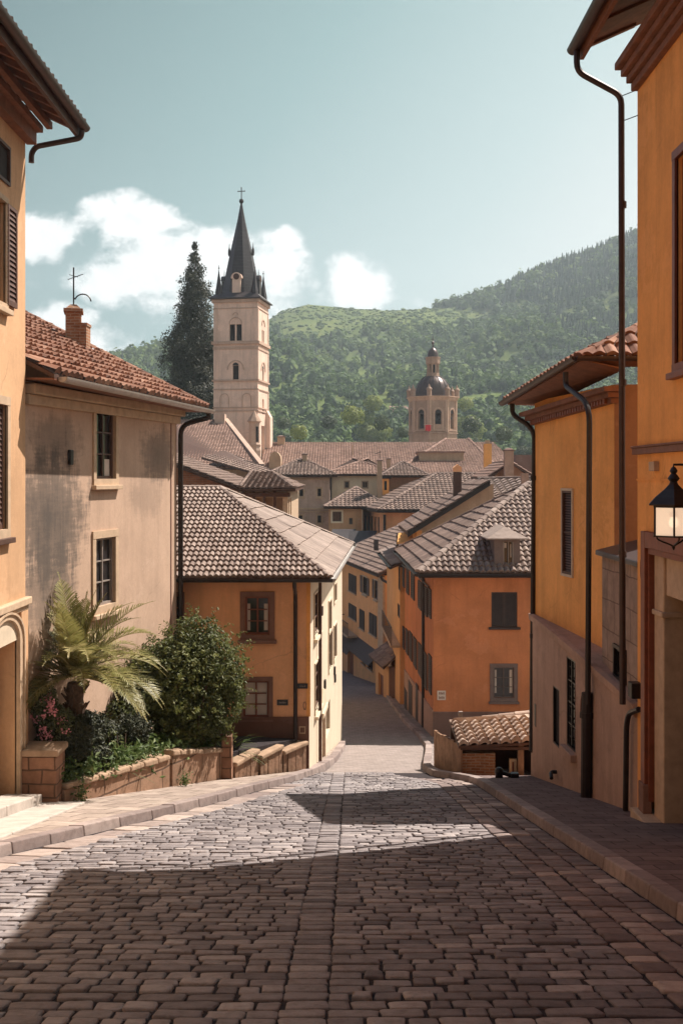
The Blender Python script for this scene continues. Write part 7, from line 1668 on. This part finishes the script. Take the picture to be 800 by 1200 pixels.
# the sky pales towards the sun and the horizon, and deepens to teal away from it
tk = math_(nt, 'ADD', math_(nt, 'ADD', math_(nt, 'MULTIPLY', sp_.outputs[0], 1.51), math_(nt, 'MULTIPLY', sp_.outputs[2], -1.24)), .88)
K = 9.6; lin = lambda *q: tuple(K*((v/255+.055)/1.055)**2.4 for v in q)
grad = ramp(nt, math_(nt, 'MULTIPLY', math_(nt, 'ADD', tk, .4), .66), [(0.0, lin(112,118,156)), (.26, lin(74,118,121)), (.53, lin(138,176,177)), (.77, lin(198,219,219)), (.93, lin(238,243,242))])
base = mix(nt, .88, hs.outputs[0], grad)
yy = math_(nt, 'MAXIMUM', sp_.outputs[1], .05); ca = math_(nt, 'DIVIDE', sp_.outputs[0], yy); ce = math_(nt, 'DIVIDE', sp_.outputs[2], yy)
cv0 = nt.nodes.new('ShaderNodeCombineXYZ'); nt.links.new(ca, cv0.inputs[0]); nt.links.new(ce, cv0.inputs[1])
wn_ = nt.nodes.new('ShaderNodeTexNoise'); wn_.inputs['Scale'].default_value = 9; wn_.inputs['Detail'].default_value = 5; nt.links.new(cv0.outputs[0], wn_.inputs['Vector'])
ws = nt.nodes.new('ShaderNodeSeparateColor'); nt.links.new(wn_.outputs['Color'], ws.inputs[0])
caw = math_(nt, 'ADD', ca, math_(nt, 'MULTIPLY', math_(nt, 'SUBTRACT', ws.outputs[0], .5), .10)); cew = math_(nt, 'ADD', ce, math_(nt, 'MULTIPLY', math_(nt, 'SUBTRACT', ws.outputs[1], .5), .06))
def blob(px, py, ax, ay, k):
    u = math_(nt, 'DIVIDE', math_(nt, 'SUBTRACT', caw, (px-CX)/F), ax/F); v = math_(nt, 'DIVIDE', math_(nt, 'SUBTRACT', cew, (HZ-py)/F), ay/F)
    d = math_(nt, 'ADD', math_(nt, 'MULTIPLY', u, u), math_(nt, 'MULTIPLY', v, v)); return math_(nt, 'MULTIPLY', math_(nt, 'MAXIMUM', math_(nt, 'SUBTRACT', 1.0, d), 0.0), k)
acc = None
for bq in ((155,252,95,36,1.25),(60,275,75,46,1.15),(215,325,140,72,1.35),(190,290,120,55,.9),(305,330,90,68,1.15),(418,332,52,42,1.15),(60,402,130,46,1.3),(432,350,48,22,1.0),(380,345,40,20,.7),(330,283,40,18,.8),(150,345,70,40,.4),(30,340,60,20,.3),(-120,300,150,70,1.0),(480,350,60,14,.5)):
    b_ = blob(*bq); acc = b_ if acc is None else math_(nt, 'MAXIMUM', acc, b_)
cv = nt.nodes.new('ShaderNodeCombineXYZ'); nt.links.new(ca, cv.inputs[0]); nt.links.new(ce, cv.inputs[1])
mp = nt.nodes.new('ShaderNodeMapping'); mp.inputs['Scale'].default_value = (1,1.25,1); mp.inputs['Location'].default_value = (3.1,1.7,0); nt.links.new(cv.outputs[0], mp.inputs[0])
cn = noise(nt, mp.outputs[0], 15, 12, .60); cn2 = noise(nt, mp.outputs[0], 55, 9, .65)
den = math_(nt, 'ADD', math_(nt, 'MULTIPLY', acc, .62), math_(nt, 'MULTIPLY', math_(nt, 'SUBTRACT', math_(nt, 'ADD', math_(nt, 'MULTIPLY', cn, .66), math_(nt, 'MULTIPLY', cn2, .34)), .5), math_(nt, 'MINIMUM', math_(nt, 'MULTIPLY_ADD', acc, 5.0, .5), 2.6)))
fac = ramp(nt, den, [(.20,(0,0,0)),(.36,(.35,.35,.35)),(.52,(.8,.8,.8)),(.75,(1,1,1))])
cshade = ramp(nt, math_(nt, 'SUBTRACT', den, math_(nt, 'MULTIPLY', cn2, .35)), [(.05,(8.4,9.0,9.2)),(.4,(12.5,12.4,12.2)),(.62,(11.5,11.5,11.4)),(.95,(8.8,9.1,9.3))])
nt.links.new(mix(nt, fac, base, cshade), bg.inputs['Color'])
hz = MB(); hz.box(-1520,1820,-66,1790,-60,330); ho = hz.build('haze', M['dark']); ho['kind'] = 'stuff'
m = bpy.data.materials.new('haze_air'); m.use_nodes = True; n_ = m.node_tree; n_.nodes.clear(); o_ = n_.nodes.new('ShaderNodeOutputMaterial'); pv = n_.nodes.new('ShaderNodeVolumePrincipled'); pv.inputs['Color'].default_value = (.74,.88,.95,1); pv.inputs['Density'].default_value = .00032; pv.inputs['Anisotropy'].default_value = .25; n_.links.new(pv.outputs[0], o_.inputs['Volume']); ho.data.materials.clear(); ho.data.materials.append(m)
cam = bpy.data.cameras.new('camera'); cam.sensor_fit = 'HORIZONTAL'; cam.sensor_width = 36; cam.lens = F/800*36; cam.shift_y = -40/800; cam.clip_start = .1; cam.clip_end = 5000
co = bpy.data.objects.new('camera', cam); C.objects.link(co); co.rotation_euler = (math.pi/2,0,0); co.location = (0,0,0); scene.camera = co
vs = scene.view_settings; vs.view_transform = 'Standard'; vs.look = 'None'; vs.exposure = 1.03; vs.gamma = 1; vs.use_curve_mapping = False
cy_ = scene.cycles; cy_.max_bounces = 8; cy_.diffuse_bounces = 4; cy_.volume_bounces = 0; cy_.transparent_max_bounces = 8; cy_.use_denoising = True; cy_.caustics_reflective = False; cy_.caustics_refractive = False
